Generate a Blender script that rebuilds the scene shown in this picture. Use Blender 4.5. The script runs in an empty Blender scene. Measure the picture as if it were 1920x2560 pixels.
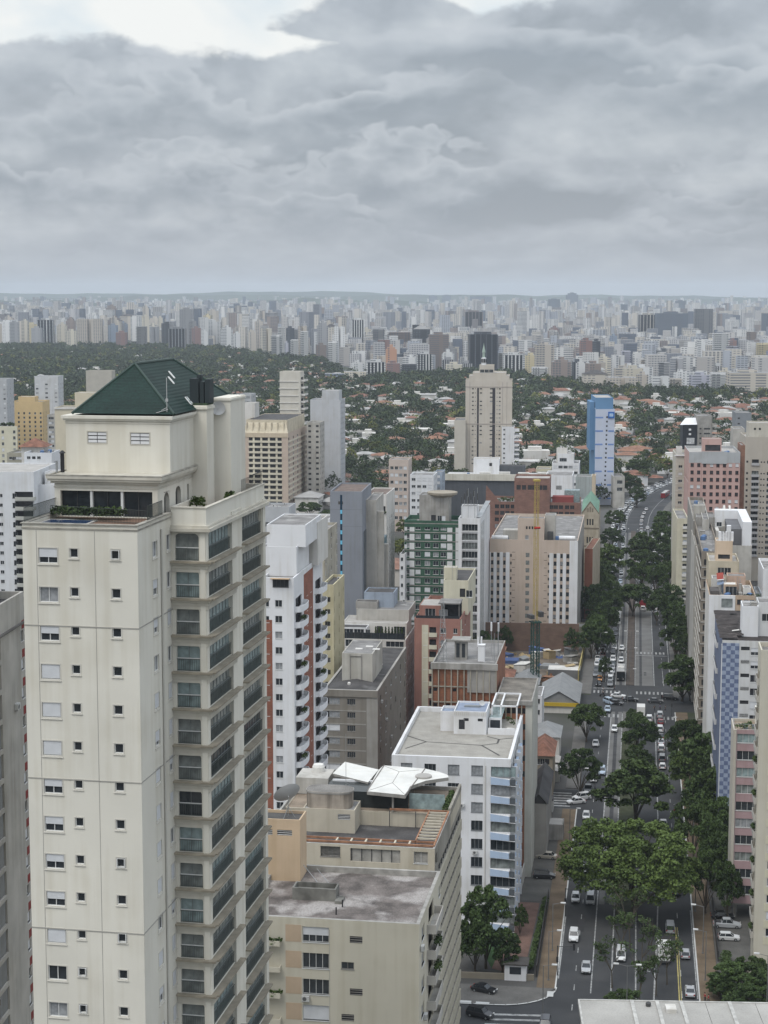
import bpy, math, random
import numpy as np
from mathutils import Vector
R_ = random.Random(7)
SC = bpy.context.scene
COL = SC.collection

# ------------------------------------------------------------------ camera, sky, sun, exposure
FPX, PX, PY, HORIZ, CH = 4500.0, 960.0, 1280.0, 730.0, 120.0
PITCH = math.atan((PY - HORIZ) / FPX)
cp, sp = math.cos(PITCH), math.sin(PITCH)
cam = bpy.data.objects.new('camera', bpy.data.cameras.new('camera'))
COL.objects.link(cam)
cam.location = (0, 0, CH)
cam.rotation_euler = (math.pi / 2 - PITCH, 0, 0)
cam.data.sensor_fit = 'VERTICAL'
cam.data.sensor_height = 36.0
cam.data.lens = FPX / 2560 * 36.0
cam.data.clip_start = 1.0
cam.data.clip_end = 60000.0
SC.camera = cam

SUN_EL, SUN_AZ = math.radians(58), math.radians(215)      # high, behind the camera to its left
sun = bpy.data.objects.new('sun', bpy.data.lights.new('sun', 'SUN'))
COL.objects.link(sun)
sun.data.energy = 1.3
sun.data.angle = math.radians(24)
sun.data.color = (1.0, 0.965, 0.91)
sdir = Vector((math.sin(SUN_AZ) * math.cos(SUN_EL), math.cos(SUN_AZ) * math.cos(SUN_EL), math.sin(SUN_EL)))
sun.rotation_euler = sdir.to_track_quat('Z', 'Y').to_euler()

world = bpy.data.worlds.new('World')
SC.world = world
world.use_nodes = True
SC.view_settings.view_transform = 'Standard'
SC.view_settings.look = 'None'
SC.view_settings.exposure = 0.08
SC.view_settings.gamma = 1.0
SC.view_settings.use_curve_mapping = False
SC.cycles.max_bounces = 5
SC.cycles.diffuse_bounces = 2
SC.cycles.glossy_bounces = 2
SC.cycles.transmission_bounces = 2
SC.cycles.transparent_max_bounces = 4
SC.cycles.volume_bounces = 1
SC.cycles.volume_max_steps = 64

def build_sky():
 nt = world.node_tree
 nt.nodes.clear()
 N, L = nt.nodes.new, nt.links.new

 def math_(op, a, b=None, c=None):
  n = N('ShaderNodeMath'); n.operation = op
  for i, q in enumerate((a, b, c)):
   if q is None: continue
   if isinstance(q, (int, float)): n.inputs[i].default_value = q
   else: L(q, n.inputs[i])
  return n.outputs[0]

 def noise(vec, scale, detail, rough=0.5, dist=0.0):
  n = N('ShaderNodeTexNoise')
  n.inputs['Scale'].default_value = scale
  n.inputs['Detail'].default_value = detail
  n.inputs['Roughness'].default_value = rough
  n.inputs['Distortion'].default_value = dist
  L(vec, n.inputs['Vector'])
  return n.outputs['Fac']

 def ramp(f, stops):
  n = N('ShaderNodeValToRGB')
  while len(n.color_ramp.elements) < len(stops): n.color_ramp.elements.new(0.5)
  for e, (p, c) in zip(n.color_ramp.elements, stops):
   e.position = p
   e.color = (c, c, c, 1) if isinstance(c, float) else (*c, 1)
  L(f, n.inputs['Fac'])
  return n.outputs['Color']

 def mix(f, a, b, t='MIX'):
  n = N('ShaderNodeMix'); n.data_type = 'RGBA'; n.blend_type = t
  for s, q in ((0, f), (6, a), (7, b)):
   if isinstance(q, (int, float)): n.inputs[s].default_value = q
   elif isinstance(q, tuple): n.inputs[s].default_value = (*q, 1)
   else: L(q, n.inputs[s])
  return n.outputs[2]

 sky = N('ShaderNodeTexSky')
 sky.sky_type = 'NISHITA'
 sky.sun_disc = False
 sky.sun_elevation = SUN_EL
 sky.sun_rotation = SUN_AZ
 sky.air_density = 1.5; sky.dust_density = 3.0
 bg1 = N('ShaderNodeBackground'); L(sky.outputs[0], bg1.inputs['Color']); bg1.inputs['Strength'].default_value = 0.12
 tc = N('ShaderNodeTexCoord')
 sep = N('ShaderNodeSeparateXYZ'); L(tc.outputs['Generated'], sep.inputs[0])
 x, y, z = sep.outputs
 az = math_('ARCTAN2', x, y)
 el = math_('MAXIMUM', math_('ARCSINE', z), 0.0)
 e2 = math_('MULTIPLY', math_('POWER', math_('ADD', el, 0.004), 0.72), 1.30)
 comb = N('ShaderNodeCombineXYZ')
 L(az, comb.inputs[0]); L(e2, comb.inputs[1])
 comb.inputs[2].default_value = CLOUD_SEED
 v = comb.outputs[0]
 def shift(vec, dx, dy):
  o = N('ShaderNodeVectorMath'); o.operation = 'ADD'; L(vec, o.inputs[0]); o.inputs[1].default_value = (dx, dy, 0.0); return o.outputs[0]
 up = shift(v, -0.006, 0.02)
 def lumps(vec):
  return math_('ADD', math_('MULTIPLY', noise(vec, 9.5, 5.0, 0.5, 0.2), 1.0), math_('MULTIPLY', noise(vec, 26.0, 3.0, 0.5, 0.2), 0.22))
 f0, f1 = lumps(v), lumps(up)
 sheet = noise(shift(v, 3.1, 1.7), 4.5, 3.0, 0.5, 0.3)
 shade = math_('ADD', math_('ADD', 0.5, math_('MULTIPLY', math_('SUBTRACT', f0, f1), 2.3)), math_('ADD', math_('MULTIPLY', math_('SUBTRACT', f0, 0.61), -0.75), math_('MULTIPLY', math_('SUBTRACT', sheet, 0.5), 1.1)))
 cloud = ramp(shade, [(0.22, (0.345, 0.383, 0.435)), (0.45, (0.445, 0.487, 0.545)), (0.62, (0.525, 0.568, 0.62)), (0.85, (0.65, 0.685, 0.725))])
 def smooth(f, a, b_, c=0.0, d_=1.0):
  n = N('ShaderNodeMapRange'); n.interpolation_type = 'SMOOTHSTEP'; L(f, n.inputs[0])
  for i, q in enumerate((a, b_, c, d_)): n.inputs[i + 1].default_value = q
  return n.outputs[0]
 v3 = N('ShaderNodeCombineXYZ'); L(az, v3.inputs[0]); L(math_('MULTIPLY', el, 1.6), v3.inputs[1])
 for k, (e0, amp, fr, dep, op) in enumerate(((0.136, 0.040, 7.0, 0.036, .85), (0.112, 0.050, 8.0, 0.036, .85), (0.083, 0.046, 9.0, 0.032, .8), (0.060, 0.036, 11.0, 0.024, .7), (0.040, 0.026, 14.0, 0.018, .55), (0.024, 0.014, 18.0, 0.012, .4))):
  w = shift(v3.outputs[0], 2.37 * k + 6.4, 5.1 * k)
  nz = N('ShaderNodeTexNoise'); nz.inputs['Scale'].default_value = fr; nz.inputs['Detail'].default_value = 4; nz.inputs['Roughness'].default_value = .45; L(w, nz.inputs['Vector'])
  def puffs(sc, dt): return math_('ABSOLUTE', math_('MULTIPLY_ADD', noise(shift(w, 9.3, 0.7), sc, dt, 0.45), 2.0, -1.0))
  pf = math_('ADD', puffs(fr * 2.3, 1.0), math_('MULTIPLY', puffs(fr * 6.0, 2.0), 0.5))
  d = math_('SUBTRACT', math_('ADD', math_('MULTIPLY_ADD', math_('SUBTRACT', nz.outputs['Fac'], 0.5), amp * 2.4, e0), math_('MULTIPLY', math_('SUBTRACT', pf, 0.3), amp * .75)), el)
  here = smooth(noise(shift(w, 4.4, 7.9), fr * .62, 2.0, 0.5), 0.43, 0.60)
  m = math_('MULTIPLY', math_('MULTIPLY', math_('MULTIPLY', smooth(d, 0.0, dep * .17), smooth(d, dep * 1.5, dep * .3)), op), here)
  tone = math_('ADD', math_('ADD', smooth(d, 0.0, dep * .8), math_('MULTIPLY', pf, -0.22)), math_('MULTIPLY', math_('SUBTRACT', f0, f1), -1.6))
  col = ramp(tone, [(0.0, (0.56, 0.60, 0.655)), (0.30, (0.478, 0.522, 0.58)), (0.9, (0.325, 0.37, 0.43))])
  cloud = mix(m, cloud, col)
 low = N('ShaderNodeMapRange'); low.interpolation_type = 'SMOOTHSTEP'; L(el, low.inputs[0])
 for i, q in enumerate((0.0, 0.055, 0.8, 0.0)): low.inputs[i + 1].default_value = q
 cloud = mix(low.outputs[0], cloud, (0.505, 0.54, 0.585))
 def mrange(f, a, b_, c=0.0, d_=1.0):
  n = N('ShaderNodeMapRange'); n.interpolation_type = 'SMOOTHSTEP'; L(f, n.inputs[0])
  for i, q in enumerate((a, b_, c, d_)): n.inputs[i + 1].default_value = q
  return n.outputs[0]
 thr = math_('ADD', math_('ADD', 0.1275, mrange(az, -0.09, 0.0, 0.0, 0.012)), mrange(az, 0.085, 0.125, 0.0, 0.05))
 wedge = math_('MULTIPLY', math_('MULTIPLY', mrange(az, -0.095, -0.055), mrange(az, 0.055, 0.03)), mrange(el, 0.133, 0.141, 0.0, 0.022))
 ragged = math_('ADD', math_('MULTIPLY', math_('SUBTRACT', noise(v, 17.0, 6.0, 0.55, 0.1), 0.5), 0.050), math_('MULTIPLY', math_('SUBTRACT', f0, 0.61), -0.05))
 gap = math_('ADD', math_('SUBTRACT', math_('SUBTRACT', el, thr), wedge), ragged)
 gapc = math_('MULTIPLY', mrange(gap, -0.002, 0.006), mrange(el, 0.34, 0.22))
 hi = math_('MINIMUM', math_('MULTIPLY', el, 1.0), 1.6)
 zen = math_('ADD', 1.0, math_('MULTIPLY', math_('MAXIMUM', math_('SUBTRACT', math_('SINE', hi), 0.16), 0.0), ZENITH))
 cl = N('ShaderNodeVectorMath'); cl.operation = 'SCALE'; L(cloud, cl.inputs[0]); L(zen, cl.inputs['Scale'])
 bg2 = N('ShaderNodeBackground'); L(cl.outputs[0], bg2.inputs['Color']); bg2.inputs['Strength'].default_value = 0.97
 glow = ramp(noise(v, 8.0, 4.0, 0.5, 0.3), [(0.33, (0.60, 0.71, 0.79)), (0.5, (0.86, 0.88, 0.87))])
 bg3 = N('ShaderNodeBackground'); L(glow, bg3.inputs['Color']); bg3.inputs['Strength'].default_value = 1.0
 m0 = N('ShaderNodeMixShader'); m0.inputs[0].default_value = 0.9
 L(bg1.outputs[0], m0.inputs[1]); L(bg2.outputs[0], m0.inputs[2])
 m1 = N('ShaderNodeMixShader'); L(gapc, m1.inputs[0])
 L(m0.outputs[0], m1.inputs[1]); L(bg3.outputs[0], m1.inputs[2])
 out = N('ShaderNodeOutputWorld'); L(m1.outputs[0], out.inputs['Surface'])

CLOUD_SEED = 6.4
ZENITH = 2.6
build_sky()

# ------------------------------------------------------------------ where a photographed point stands
def ray(x, y):
 a = (x - PX) / FPX; b = -(y - PY) / FPX
 return (a, b * sp + cp, b * cp - sp)
def at(x, y, Y):
 d = ray(x, y); t = Y / d[1]
 return (d[0] * t, Y, CH + d[2] * t)
def gnd(x, y, z=0.0):
 d = ray(x, y); t = (z - CH) / d[2]
 return (d[0] * t, d[1] * t, z)
def pxm(Y, z=0):          # photo pixels per metre at a depth
 return FPX / (Y * cp + (CH - z) * sp)

# ------------------------------------------------------------------ materials
MATS = {}
def nodes_of(name):
 m = bpy.data.materials.new(name); m.use_nodes = True
 nt = m.node_tree
 return m, nt, nt.nodes['Principled BSDF']

def mat(name, col, rough=0.85, var=0.14, scale=0.25, streak=0.0, spec=0.25, metal=0.0, blotch=None, fine=0.0):
 if name in MATS: return MATS[name]
 m, nt, b = nodes_of(name)
 N, L = nt.nodes.new, nt.links.new
 b.inputs['Roughness'].default_value = rough
 b.inputs['Specular IOR Level'].default_value = spec
 b.inputs['Metallic'].default_value = metal
 tc = N('ShaderNodeTexCoord')
 def noise(scale, detail, sx=(1, 1, 1)):
  mp = N('ShaderNodeMapping'); mp.inputs['Scale'].default_value = sx
  L(tc.outputs['Object'], mp.inputs[0])
  n = N('ShaderNodeTexNoise'); n.inputs['Scale'].default_value = scale; n.inputs['Detail'].default_value = detail
  L(mp.outputs[0], n.inputs['Vector'])
  return n.outputs['Fac']
 def ramp(f, a, b_, lo, hi):
  n = N('ShaderNodeValToRGB')
  n.color_ramp.elements[0].position = a; n.color_ramp.elements[0].color = (*lo, 1)
  n.color_ramp.elements[1].position = b_; n.color_ramp.elements[1].color = (*hi, 1)
  L(f, n.inputs['Fac']); return n.outputs['Color']
 def mul(c, f):
  n = N('ShaderNodeMix'); n.data_type = 'RGBA'; n.blend_type = 'MULTIPLY'; n.inputs[0].default_value = 1
  L(c, n.inputs[6]); L(f, n.inputs[7]); return n.outputs[2]
 lo = tuple(c * (1 - var) for c in col); hi = tuple(min(1, c * (1 + var * 0.5)) for c in col)
 c = ramp(noise(scale, 5), 0.32, 0.68, lo, hi)
 if blotch:
  n = N('ShaderNodeMix'); n.data_type = 'RGBA'
  L(ramp(noise(blotch[1], 6), blotch[2], blotch[2] + 0.12, (0, 0, 0), (1, 1, 1)), n.inputs[0])
  L(c, n.inputs[6]); n.inputs[7].default_value = (*blotch[0], 1); c = n.outputs[2]
 if streak:
  k = 1 - streak
  ms = N('ShaderNodeMath'); ms.operation = 'MULTIPLY_ADD'; L(noise(.16, 3), ms.inputs[0]); ms.inputs[1].default_value = .9; L(noise(1.0, 6, (1.1, 1.1, 0.045)), ms.inputs[2])
  c = mul(c, ramp(ms.outputs[0], 0.72, 0.98, (k, k * 0.985, k * 0.95), (1, 1, 1)))
 if fine:
  k = 1 - fine
  c = mul(c, ramp(noise(6.0, 3), 0.35, 0.6, (k, k, k), (1, 1, 1)))
 L(c, b.inputs['Base Color'])
 MATS[name] = m
 return m

def paint_mat(name='car_paint'):
 if name in MATS: return MATS[name]
 m, nt, b = nodes_of(name)
 oi = nt.nodes.new('ShaderNodeObjectInfo')
 nt.links.new(oi.outputs['Color'], b.inputs['Base Color'])
 b.inputs['Roughness'].default_value = 0.28; b.inputs['Coat Weight'].default_value = 0.35
 MATS[name] = m; return m

def brick_mat(name, c1, c2, mortar, bw=0.9, bh=0.3):
 if name in MATS: return MATS[name]
 m, nt, b = nodes_of(name)
 N, L = nt.nodes.new, nt.links.new
 tc = N('ShaderNodeTexCoord'); sx = N('ShaderNodeSeparateXYZ'); L(tc.outputs['Object'], sx.inputs[0])
 ad = N('ShaderNodeMath'); ad.operation = 'ADD'; L(sx.outputs[0], ad.inputs[0]); L(sx.outputs[1], ad.inputs[1])
 cb = N('ShaderNodeCombineXYZ'); L(ad.outputs[0], cb.inputs[0]); L(sx.outputs[2], cb.inputs[1])
 bt = N('ShaderNodeTexBrick'); L(cb.outputs[0], bt.inputs['Vector'])
 bt.inputs['Color1'].default_value = (*c1, 1); bt.inputs['Color2'].default_value = (*c2, 1); bt.inputs['Mortar'].default_value = (*mortar, 1)
 bt.inputs['Scale'].default_value = 1.0; bt.inputs['Brick Width'].default_value = bw; bt.inputs['Row Height'].default_value = bh
 bt.inputs['Mortar Size'].default_value = 0.015
 n = N('ShaderNodeTexNoise'); n.inputs['Scale'].default_value = 0.35; n.inputs['Detail'].default_value = 5; L(tc.outputs['Object'], n.inputs['Vector'])
 r = N('ShaderNodeValToRGB'); r.color_ramp.elements[0].position = .3; r.color_ramp.elements[0].color = (.72, .72, .72, 1); r.color_ramp.elements[1].position = .62
 L(n.outputs['Fac'], r.inputs['Fac'])
 mx = N('ShaderNodeMix'); mx.data_type = 'RGBA'; mx.blend_type = 'MULTIPLY'; mx.inputs[0].default_value = 1
 L(bt.outputs['Color'], mx.inputs[6]); L(r.outputs['Color'], mx.inputs[7]); L(mx.outputs[2], b.inputs['Base Color'])
 b.inputs['Roughness'].default_value = .9
 MATS[name] = m; return m

def check_mat(name, c1, c2, size):
 if name in MATS: return MATS[name]
 m, nt, b = nodes_of(name)
 N, L = nt.nodes.new, nt.links.new
 tc = N('ShaderNodeTexCoord'); mp = N('ShaderNodeMapping'); L(tc.outputs['Object'], mp.inputs[0]); mp.inputs['Location'].default_value = (0, 0.5, 0)
 sx = N('ShaderNodeSeparateXYZ'); L(tc.outputs['Object'], sx.inputs[0])
 cb = N('ShaderNodeCombineXYZ'); L(sx.outputs[0], cb.inputs[0]); cb.inputs[1].default_value = size * .5; L(sx.outputs[2], cb.inputs[2])
 ck = N('ShaderNodeTexChecker'); L(cb.outputs[0], ck.inputs[0]); ck.inputs['Scale'].default_value = 1 / size
 ck.inputs['Color1'].default_value = (*c1, 1); ck.inputs['Color2'].default_value = (*c2, 1)
 n = N('ShaderNodeTexNoise'); n.inputs['Scale'].default_value = 1.3; n.inputs['Detail'].default_value = 5; L(tc.outputs['Object'], n.inputs['Vector'])
 r = N('ShaderNodeValToRGB'); r.color_ramp.elements[0].position = .3; r.color_ramp.elements[0].color = (.75, .75, .78, 1); r.color_ramp.elements[1].position = .6
 L(n.outputs['Fac'], r.inputs['Fac'])
 mx = N('ShaderNodeMix'); mx.data_type = 'RGBA'; mx.blend_type = 'MULTIPLY'; mx.inputs[0].default_value = 1
 L(ck.outputs['Color'], mx.inputs[6]); L(r.outputs['Color'], mx.inputs[7]); L(mx.outputs[2], b.inputs['Base Color'])
 b.inputs['Roughness'].default_value = .6
 MATS[name] = m; return m

def leaf_mat(name, lo, hi, scale=0.35, isl=0.3):
 if name in MATS: return MATS[name]
 m, nt, b = nodes_of(name)
 N, L = nt.nodes.new, nt.links.new
 g = N('ShaderNodeNewGeometry'); tc = N('ShaderNodeTexCoord'); oi = N('ShaderNodeObjectInfo')
 n = N('ShaderNodeTexNoise'); n.inputs['Scale'].default_value = scale; n.inputs['Detail'].default_value = 4; L(tc.outputs['Object'], n.inputs['Vector'])
 a = N('ShaderNodeMath'); a.operation = 'MULTIPLY_ADD'; L(g.outputs['Random Per Island'], a.inputs[0]); a.inputs[1].default_value = isl; L(n.outputs['Fac'], a.inputs[2])
 a2 = N('ShaderNodeMath'); a2.operation = 'MULTIPLY_ADD'; L(oi.outputs['Random'], a2.inputs[0]); a2.inputs[1].default_value = 0.3; L(a.outputs[0], a2.inputs[2])
 r = N('ShaderNodeValToRGB'); e = r.color_ramp.elements
 e[0].position = 0.30 + isl / 2; e[0].color = (*lo, 1); e[1].position = 0.72 + isl; e[1].color = (*hi, 1)
 L(a2.outputs[0], r.inputs['Fac']); L(r.outputs['Color'], b.inputs['Base Color'])
 b.inputs['Roughness'].default_value = .6; b.inputs['Specular IOR Level'].default_value = .2
 MATS[name] = m; return m

def facade_mat(name='far_facade', island=False, dark=False):
 if name in MATS: return MATS[name]
 m, nt, b = nodes_of(name)
 N, L = nt.nodes.new, nt.links.new
 def math_(op, a, b=None):
  n = N('ShaderNodeMath'); n.operation = op
  for i, q in enumerate((a, b)):
   if q is None: continue
   if isinstance(q, (int, float)): n.inputs[i].default_value = q
   else: L(q, n.inputs[i])
  return n.outputs[0]
 tc = N('ShaderNodeTexCoord'); g = N('ShaderNodeNewGeometry'); oi = N('ShaderNodeObjectInfo')
 s = N('ShaderNodeSeparateXYZ'); L(tc.outputs['Object'], s.inputs[0])
 nn = N('ShaderNodeSeparateXYZ'); L(tc.outputs['Normal'], nn.inputs[0])
 rnd = g.outputs['Random Per Island'] if island else oi.outputs['Random']
 ax = math_('ABSOLUTE', nn.outputs[0]); ay = math_('ABSOLUTE', nn.outputs[1])
 u = math_('ADD', math_('MULTIPLY', s.outputs[0], ay), math_('MULTIPLY', s.outputs[1], ax))
 pitch = math_('ADD', 2.6, math_('MULTIPLY', math_('FRACT', math_('MULTIPLY', rnd, 7.13)), 3.0))
 fu = math_('FRACT', math_('DIVIDE', u, pitch)); fz = math_('FRACT', math_('DIVIDE', s.outputs[2], 3.1))
 open_u = math_('ADD', 0.35, math_('MULTIPLY', math_('FRACT', math_('MULTIPLY', rnd, 13.7)), 0.75))
 open_z = math_('ADD', 0.34, math_('MULTIPLY', math_('FRACT', math_('MULTIPLY', rnd, 5.9)), 0.45))
 wz = math_('LESS_THAN', fz, open_z); wu = math_('LESS_THAN', fu, open_u)
 side = math_('LESS_THAN', math_('ABSOLUTE', nn.outputs[2]), 0.5)
 win = math_('MULTIPLY', math_('MULTIPLY', wz, wu), side)
 bay = math_('GREATER_THAN', math_('FRACT', math_('MULTIPLY', math_('FLOOR', math_('DIVIDE', u, math_('MULTIPLY', pitch, 2.0))), 0.37)), 0.22)
 win = math_('MULTIPLY', win, bay)
 if island:
  cr = N('ShaderNodeValToRGB'); cr.color_ramp.interpolation = 'CONSTANT'
  pal = [(.52, .50, .48), (.66, .65, .63), (.40, .38, .36), (.56, .52, .46), (.70, .69, .67), (.26, .27, .30), (.50, .49, .49), (.30, .25, .23), (.60, .56, .50), (.42, .44, .48), (.13, .15, .19), (.64, .63, .61)]
  while len(cr.color_ramp.elements) < len(pal): cr.color_ramp.elements.new(.5)
  for i, (e, c) in enumerate(zip(cr.color_ramp.elements, pal)): e.position = i / len(pal); e.color = (*c, 1)
  L(math_('FRACT', math_('MULTIPLY', rnd, 3.31)), cr.inputs['Fac']); base = cr.outputs['Color']
 else:
  base = oi.outputs['Color']
 mx = N('ShaderNodeMix'); mx.data_type = 'RGBA'
 L(math_('MULTIPLY', win, 0.8), mx.inputs[0]); L(base, mx.inputs[6])
 mx.inputs[7].default_value = (.115, .128, .148, 1)  # window colour lightened to stand in for reflected sky
 rf = N('ShaderNodeMix'); rf.data_type = 'RGBA'
 L(math_('GREATER_THAN', nn.outputs[2], 0.5), rf.inputs[0]); L(mx.outputs[2], rf.inputs[6]); rf.inputs[7].default_value = (.27, .265, .255, 1)
 L(rf.outputs[2], b.inputs['Base Color'])
 b.inputs['Roughness'].default_value = .75; b.inputs['Specular IOR Level'].default_value = .3
 MATS[name] = m; return m

def stripe_glass(name, c1, c2, period, duty):
 if name in MATS: return MATS[name]
 m, nt, b = nodes_of(name)
 N, L = nt.nodes.new, nt.links.new
 tc = N('ShaderNodeTexCoord'); s = N('ShaderNodeSeparateXYZ'); L(tc.outputs['Object'], s.inputs[0])
 def math_(op, a, bb):
  n = N('ShaderNodeMath'); n.operation = op
  for i, q in enumerate((a, bb)):
   if isinstance(q, (int, float)): n.inputs[i].default_value = q
   else: L(q, n.inputs[i])
  return n.outputs[0]
 f = math_('LESS_THAN', math_('FRACT', math_('DIVIDE', math_('ADD', s.outputs[0], s.outputs[1]), period), 0), duty)
 mx = N('ShaderNodeMix'); mx.data_type = 'RGBA'; L(f, mx.inputs[0])
 mx.inputs[6].default_value = (*c1, 1); mx.inputs[7].default_value = (*c2, 1)
 L(mx.outputs[2], b.inputs['Base Color']); b.inputs['Roughness'].default_value = .3
 MATS[name] = m; return m

GLASS = mat('window_glass', (.030, .036, .042), rough=.08, var=.3, scale=1.5, spec=.6)
GLASS_L = mat('curtained_glass', (.30, .31, .32), rough=.25, var=.3, scale=2.0, spec=.5)
GLASS_T = mat('teal_glass', (.26, .33, .33), rough=.15, var=.35, scale=1.2, spec=.5)
GLASS_G = mat('smoky_glass', (.225, .245, .235), rough=.15, var=.45, scale=.9, spec=.5)
WHITE_FR = mat('white_frame', (.68, .68, .66), rough=.5, var=.06)
DARK_FR = mat('dark_frame', (.07, .07, .07), rough=.5, var=.1)
SHUT = mat('roller_shutter', (.64, .65, .66), rough=.6, var=.08, scale=.8)
DARKV = mat('dark_opening', (.045, .045, .048), rough=.9, var=.3, scale=.7)
CREAM = mat('cream_render', (.715, .685, .60), var=.09, scale=.12, streak=.11)
CREAM_TR = mat('cream_moulding', (.56, .53, .455), var=.14, scale=.5, streak=.12)
JOINT = mat('joint_line', (.36, .345, .31), var=.1)
WHITE = mat('white_render', (.73, .73, .735), var=.07, scale=.15, streak=.12)
OFFW = mat('off_white_render', (.64, .62, .58), var=.1, scale=.15, streak=.15)
CONC = mat('raw_concrete', (.33, .315, .29), var=.22, scale=.3, streak=.28)
CONC_L = mat('light_concrete', (.46, .44, .40), var=.16, scale=.3, streak=.2)
ROOFG = mat('grey_roof_slab', (.24, .23, .22), var=.35, scale=.25, fine=.2, blotch=((.36, .35, .33), .35, .58))
ROOFD = mat('dark_roof_felt', (.085, .08, .078), var=.35, scale=.3, fine=.25, blotch=((.15, .145, .14), .25, .6))
ROOFL = mat('pale_roof_slab', (.42, .40, .37), var=.2, scale=.25, fine=.15)
RUST = mat('rusty_steel', (.33, .17, .10), var=.35, scale=1.2)
METAL = mat('galvanised_metal', (.36, .37, .37), rough=.45, metal=.5, var=.2)
TILE_R = mat('terracotta_tiles', (.26, .125, .085), var=.4, scale=.5, fine=.35)
ASPH = mat('asphalt', (.055, .056, .058), var=.28, scale=.10, fine=.2, blotch=((.072, .071, .070), .06, .55))
BLACKM = mat('black_metal', (.03, .03, .032), rough=.5, var=.2)

# ------------------------------------------------------------------ mesh building
class MB:
 def __init__(s): s.v = []; s.f = []; s.m = []
 def quad(s, a, b, c, d, m=0):
  n = len(s.v); s.v += [a, b, c, d]; s.f.append((n, n + 1, n + 2, n + 3)); s.m.append(m)
 def poly(s, pts, m=0):
  n = len(s.v); s.v += list(pts); s.f.append(tuple(range(n, n + len(pts)))); s.m.append(m)
 def box(s, x0, y0, z0, x1, y1, z1, m=0, bottom=True):
  n = len(s.v)
  s.v += [(x0, y0, z0), (x1, y0, z0), (x1, y1, z0), (x0, y1, z0), (x0, y0, z1), (x1, y0, z1), (x1, y1, z1), (x0, y1, z1)]
  fs = [(4, 5, 6, 7), (0, 1, 5, 4), (1, 2, 6, 5), (2, 3, 7, 6), (3, 0, 4, 7)] + ([(3, 2, 1, 0)] if bottom else [])
  for f in fs: s.f.append(tuple(n + i for i in f)); s.m.append(m)
  return s
 def tube(s, p, q, r, n=6, m=0, r2=None):
  p, q = Vector(p), Vector(q); d = (q - p)
  if d.length < 1e-6: return s
  r2 = r if r2 is None else r2
  d.normalize(); a = d.orthogonal().normalized(); b = d.cross(a)
  k = len(s.v)
  for c, rr in ((p, r), (q, r2)):
   for i in range(n):
    t = 2 * math.pi * i / n
    s.v.append(tuple(c + a * (math.cos(t) * rr) + b * (math.sin(t) * rr)))
  for i in range(n):
   j = (i + 1) % n
   s.f.append((k + i, k + j, k + n + j, k + n + i)); s.m.append(m)
  s.f.append(tuple(k + n + i for i in range(n))); s.m.append(m)
  s.f.append(tuple(k + n - 1 - i for i in range(n))); s.m.append(m)
  return s
 def lathe(s, prof, n=16, m=0, c=(0, 0)):
  k = len(s.v)
  for r, z in prof:
   for i in range(n):
    t = 2 * math.pi * i / n
    s.v.append((c[0] + r * math.cos(t), c[1] + r * math.sin(t), z))
  for j in range(len(prof) - 1):
   for i in range(n):
    i2 = (i + 1) % n
    s.f.append((k + j * n + i, k + j * n + i2, k + (j + 1) * n + i2, k + (j + 1) * n + i)); s.m.append(m)
  s.f.append(tuple(k + (len(prof) - 1) * n + i for i in range(n))); s.m.append(m)
  return s
 def prism(s, pts, z0, z1, m=0, mt=None):
  n = len(pts); k = len(s.v)
  s.v += [(x, y, z0) for x, y in pts] + [(x, y, z1) for x, y in pts]
  for i in range(n):
   j = (i + 1) % n; s.f.append((k + i, k + j, k + n + j, k + n + i)); s.m.append(m)
  s.f.append(tuple(k + n + i for i in range(n))); s.m.append(m if mt is None else mt)
  s.f.append(tuple(k + n - 1 - i for i in range(n))); s.m.append(m)
  return s
 def hip(s, x0, y0, x1, y1, z, h, over=.4, m=0, ridge=None):
  x0 -= over; y0 -= over; x1 += over; y1 += over
  w, d = x1 - x0, y1 - y0
  if w > d: a, b = (x0 + d / 2, (y0 + y1) / 2, z + h), (x1 - d / 2, (y0 + y1) / 2, z + h)
  else: a, b = ((x0 + x1) / 2, y0 + w / 2, z + h), ((x0 + x1) / 2, y1 - w / 2, z + h)
  A, B_, C_, D = (x0, y0, z), (x1, y0, z), (x1, y1, z), (x0, y1, z)
  if w > d:
   s.quad(A, B_, b, a, m); s.quad(C_, D, a, b, m); s.poly([B_, C_, b], m); s.poly([D, A, a], m)
  else:
   s.quad(B_, C_, b, a, m); s.quad(D, A, a, b, m); s.poly([A, B_, a], m); s.poly([C_, D, b], m)
  s.quad(D, C_, B_, A, m)
  return s
 def mesh(s, name, mats):
  me = bpy.data.meshes.new(name)
  me.from_pydata(s.v, [], s.f)
  for mt in (mats if isinstance(mats, (list, tuple)) else [mats]): me.materials.append(mt)
  me.polygons.foreach_set('material_index', s.m)
  me.update()
  return me

def link(name, data, parent=None, loc=(0, 0, 0), rz=0.0, col=None):
 o = bpy.data.objects.new(name, data)
 COL.objects.link(o)
 if parent is not None: o.parent = parent
 o.location = loc
 if rz: o.rotation_euler = (0, 0, rz)
 if col is not None: o.color = (*col, 1)
 return o
def tag(o, label, cat, group=None):
 o['label'] = label; o['category'] = cat
 if group: o['group'] = group
 return o
def kind(o, k): o['kind'] = k; return o

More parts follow.
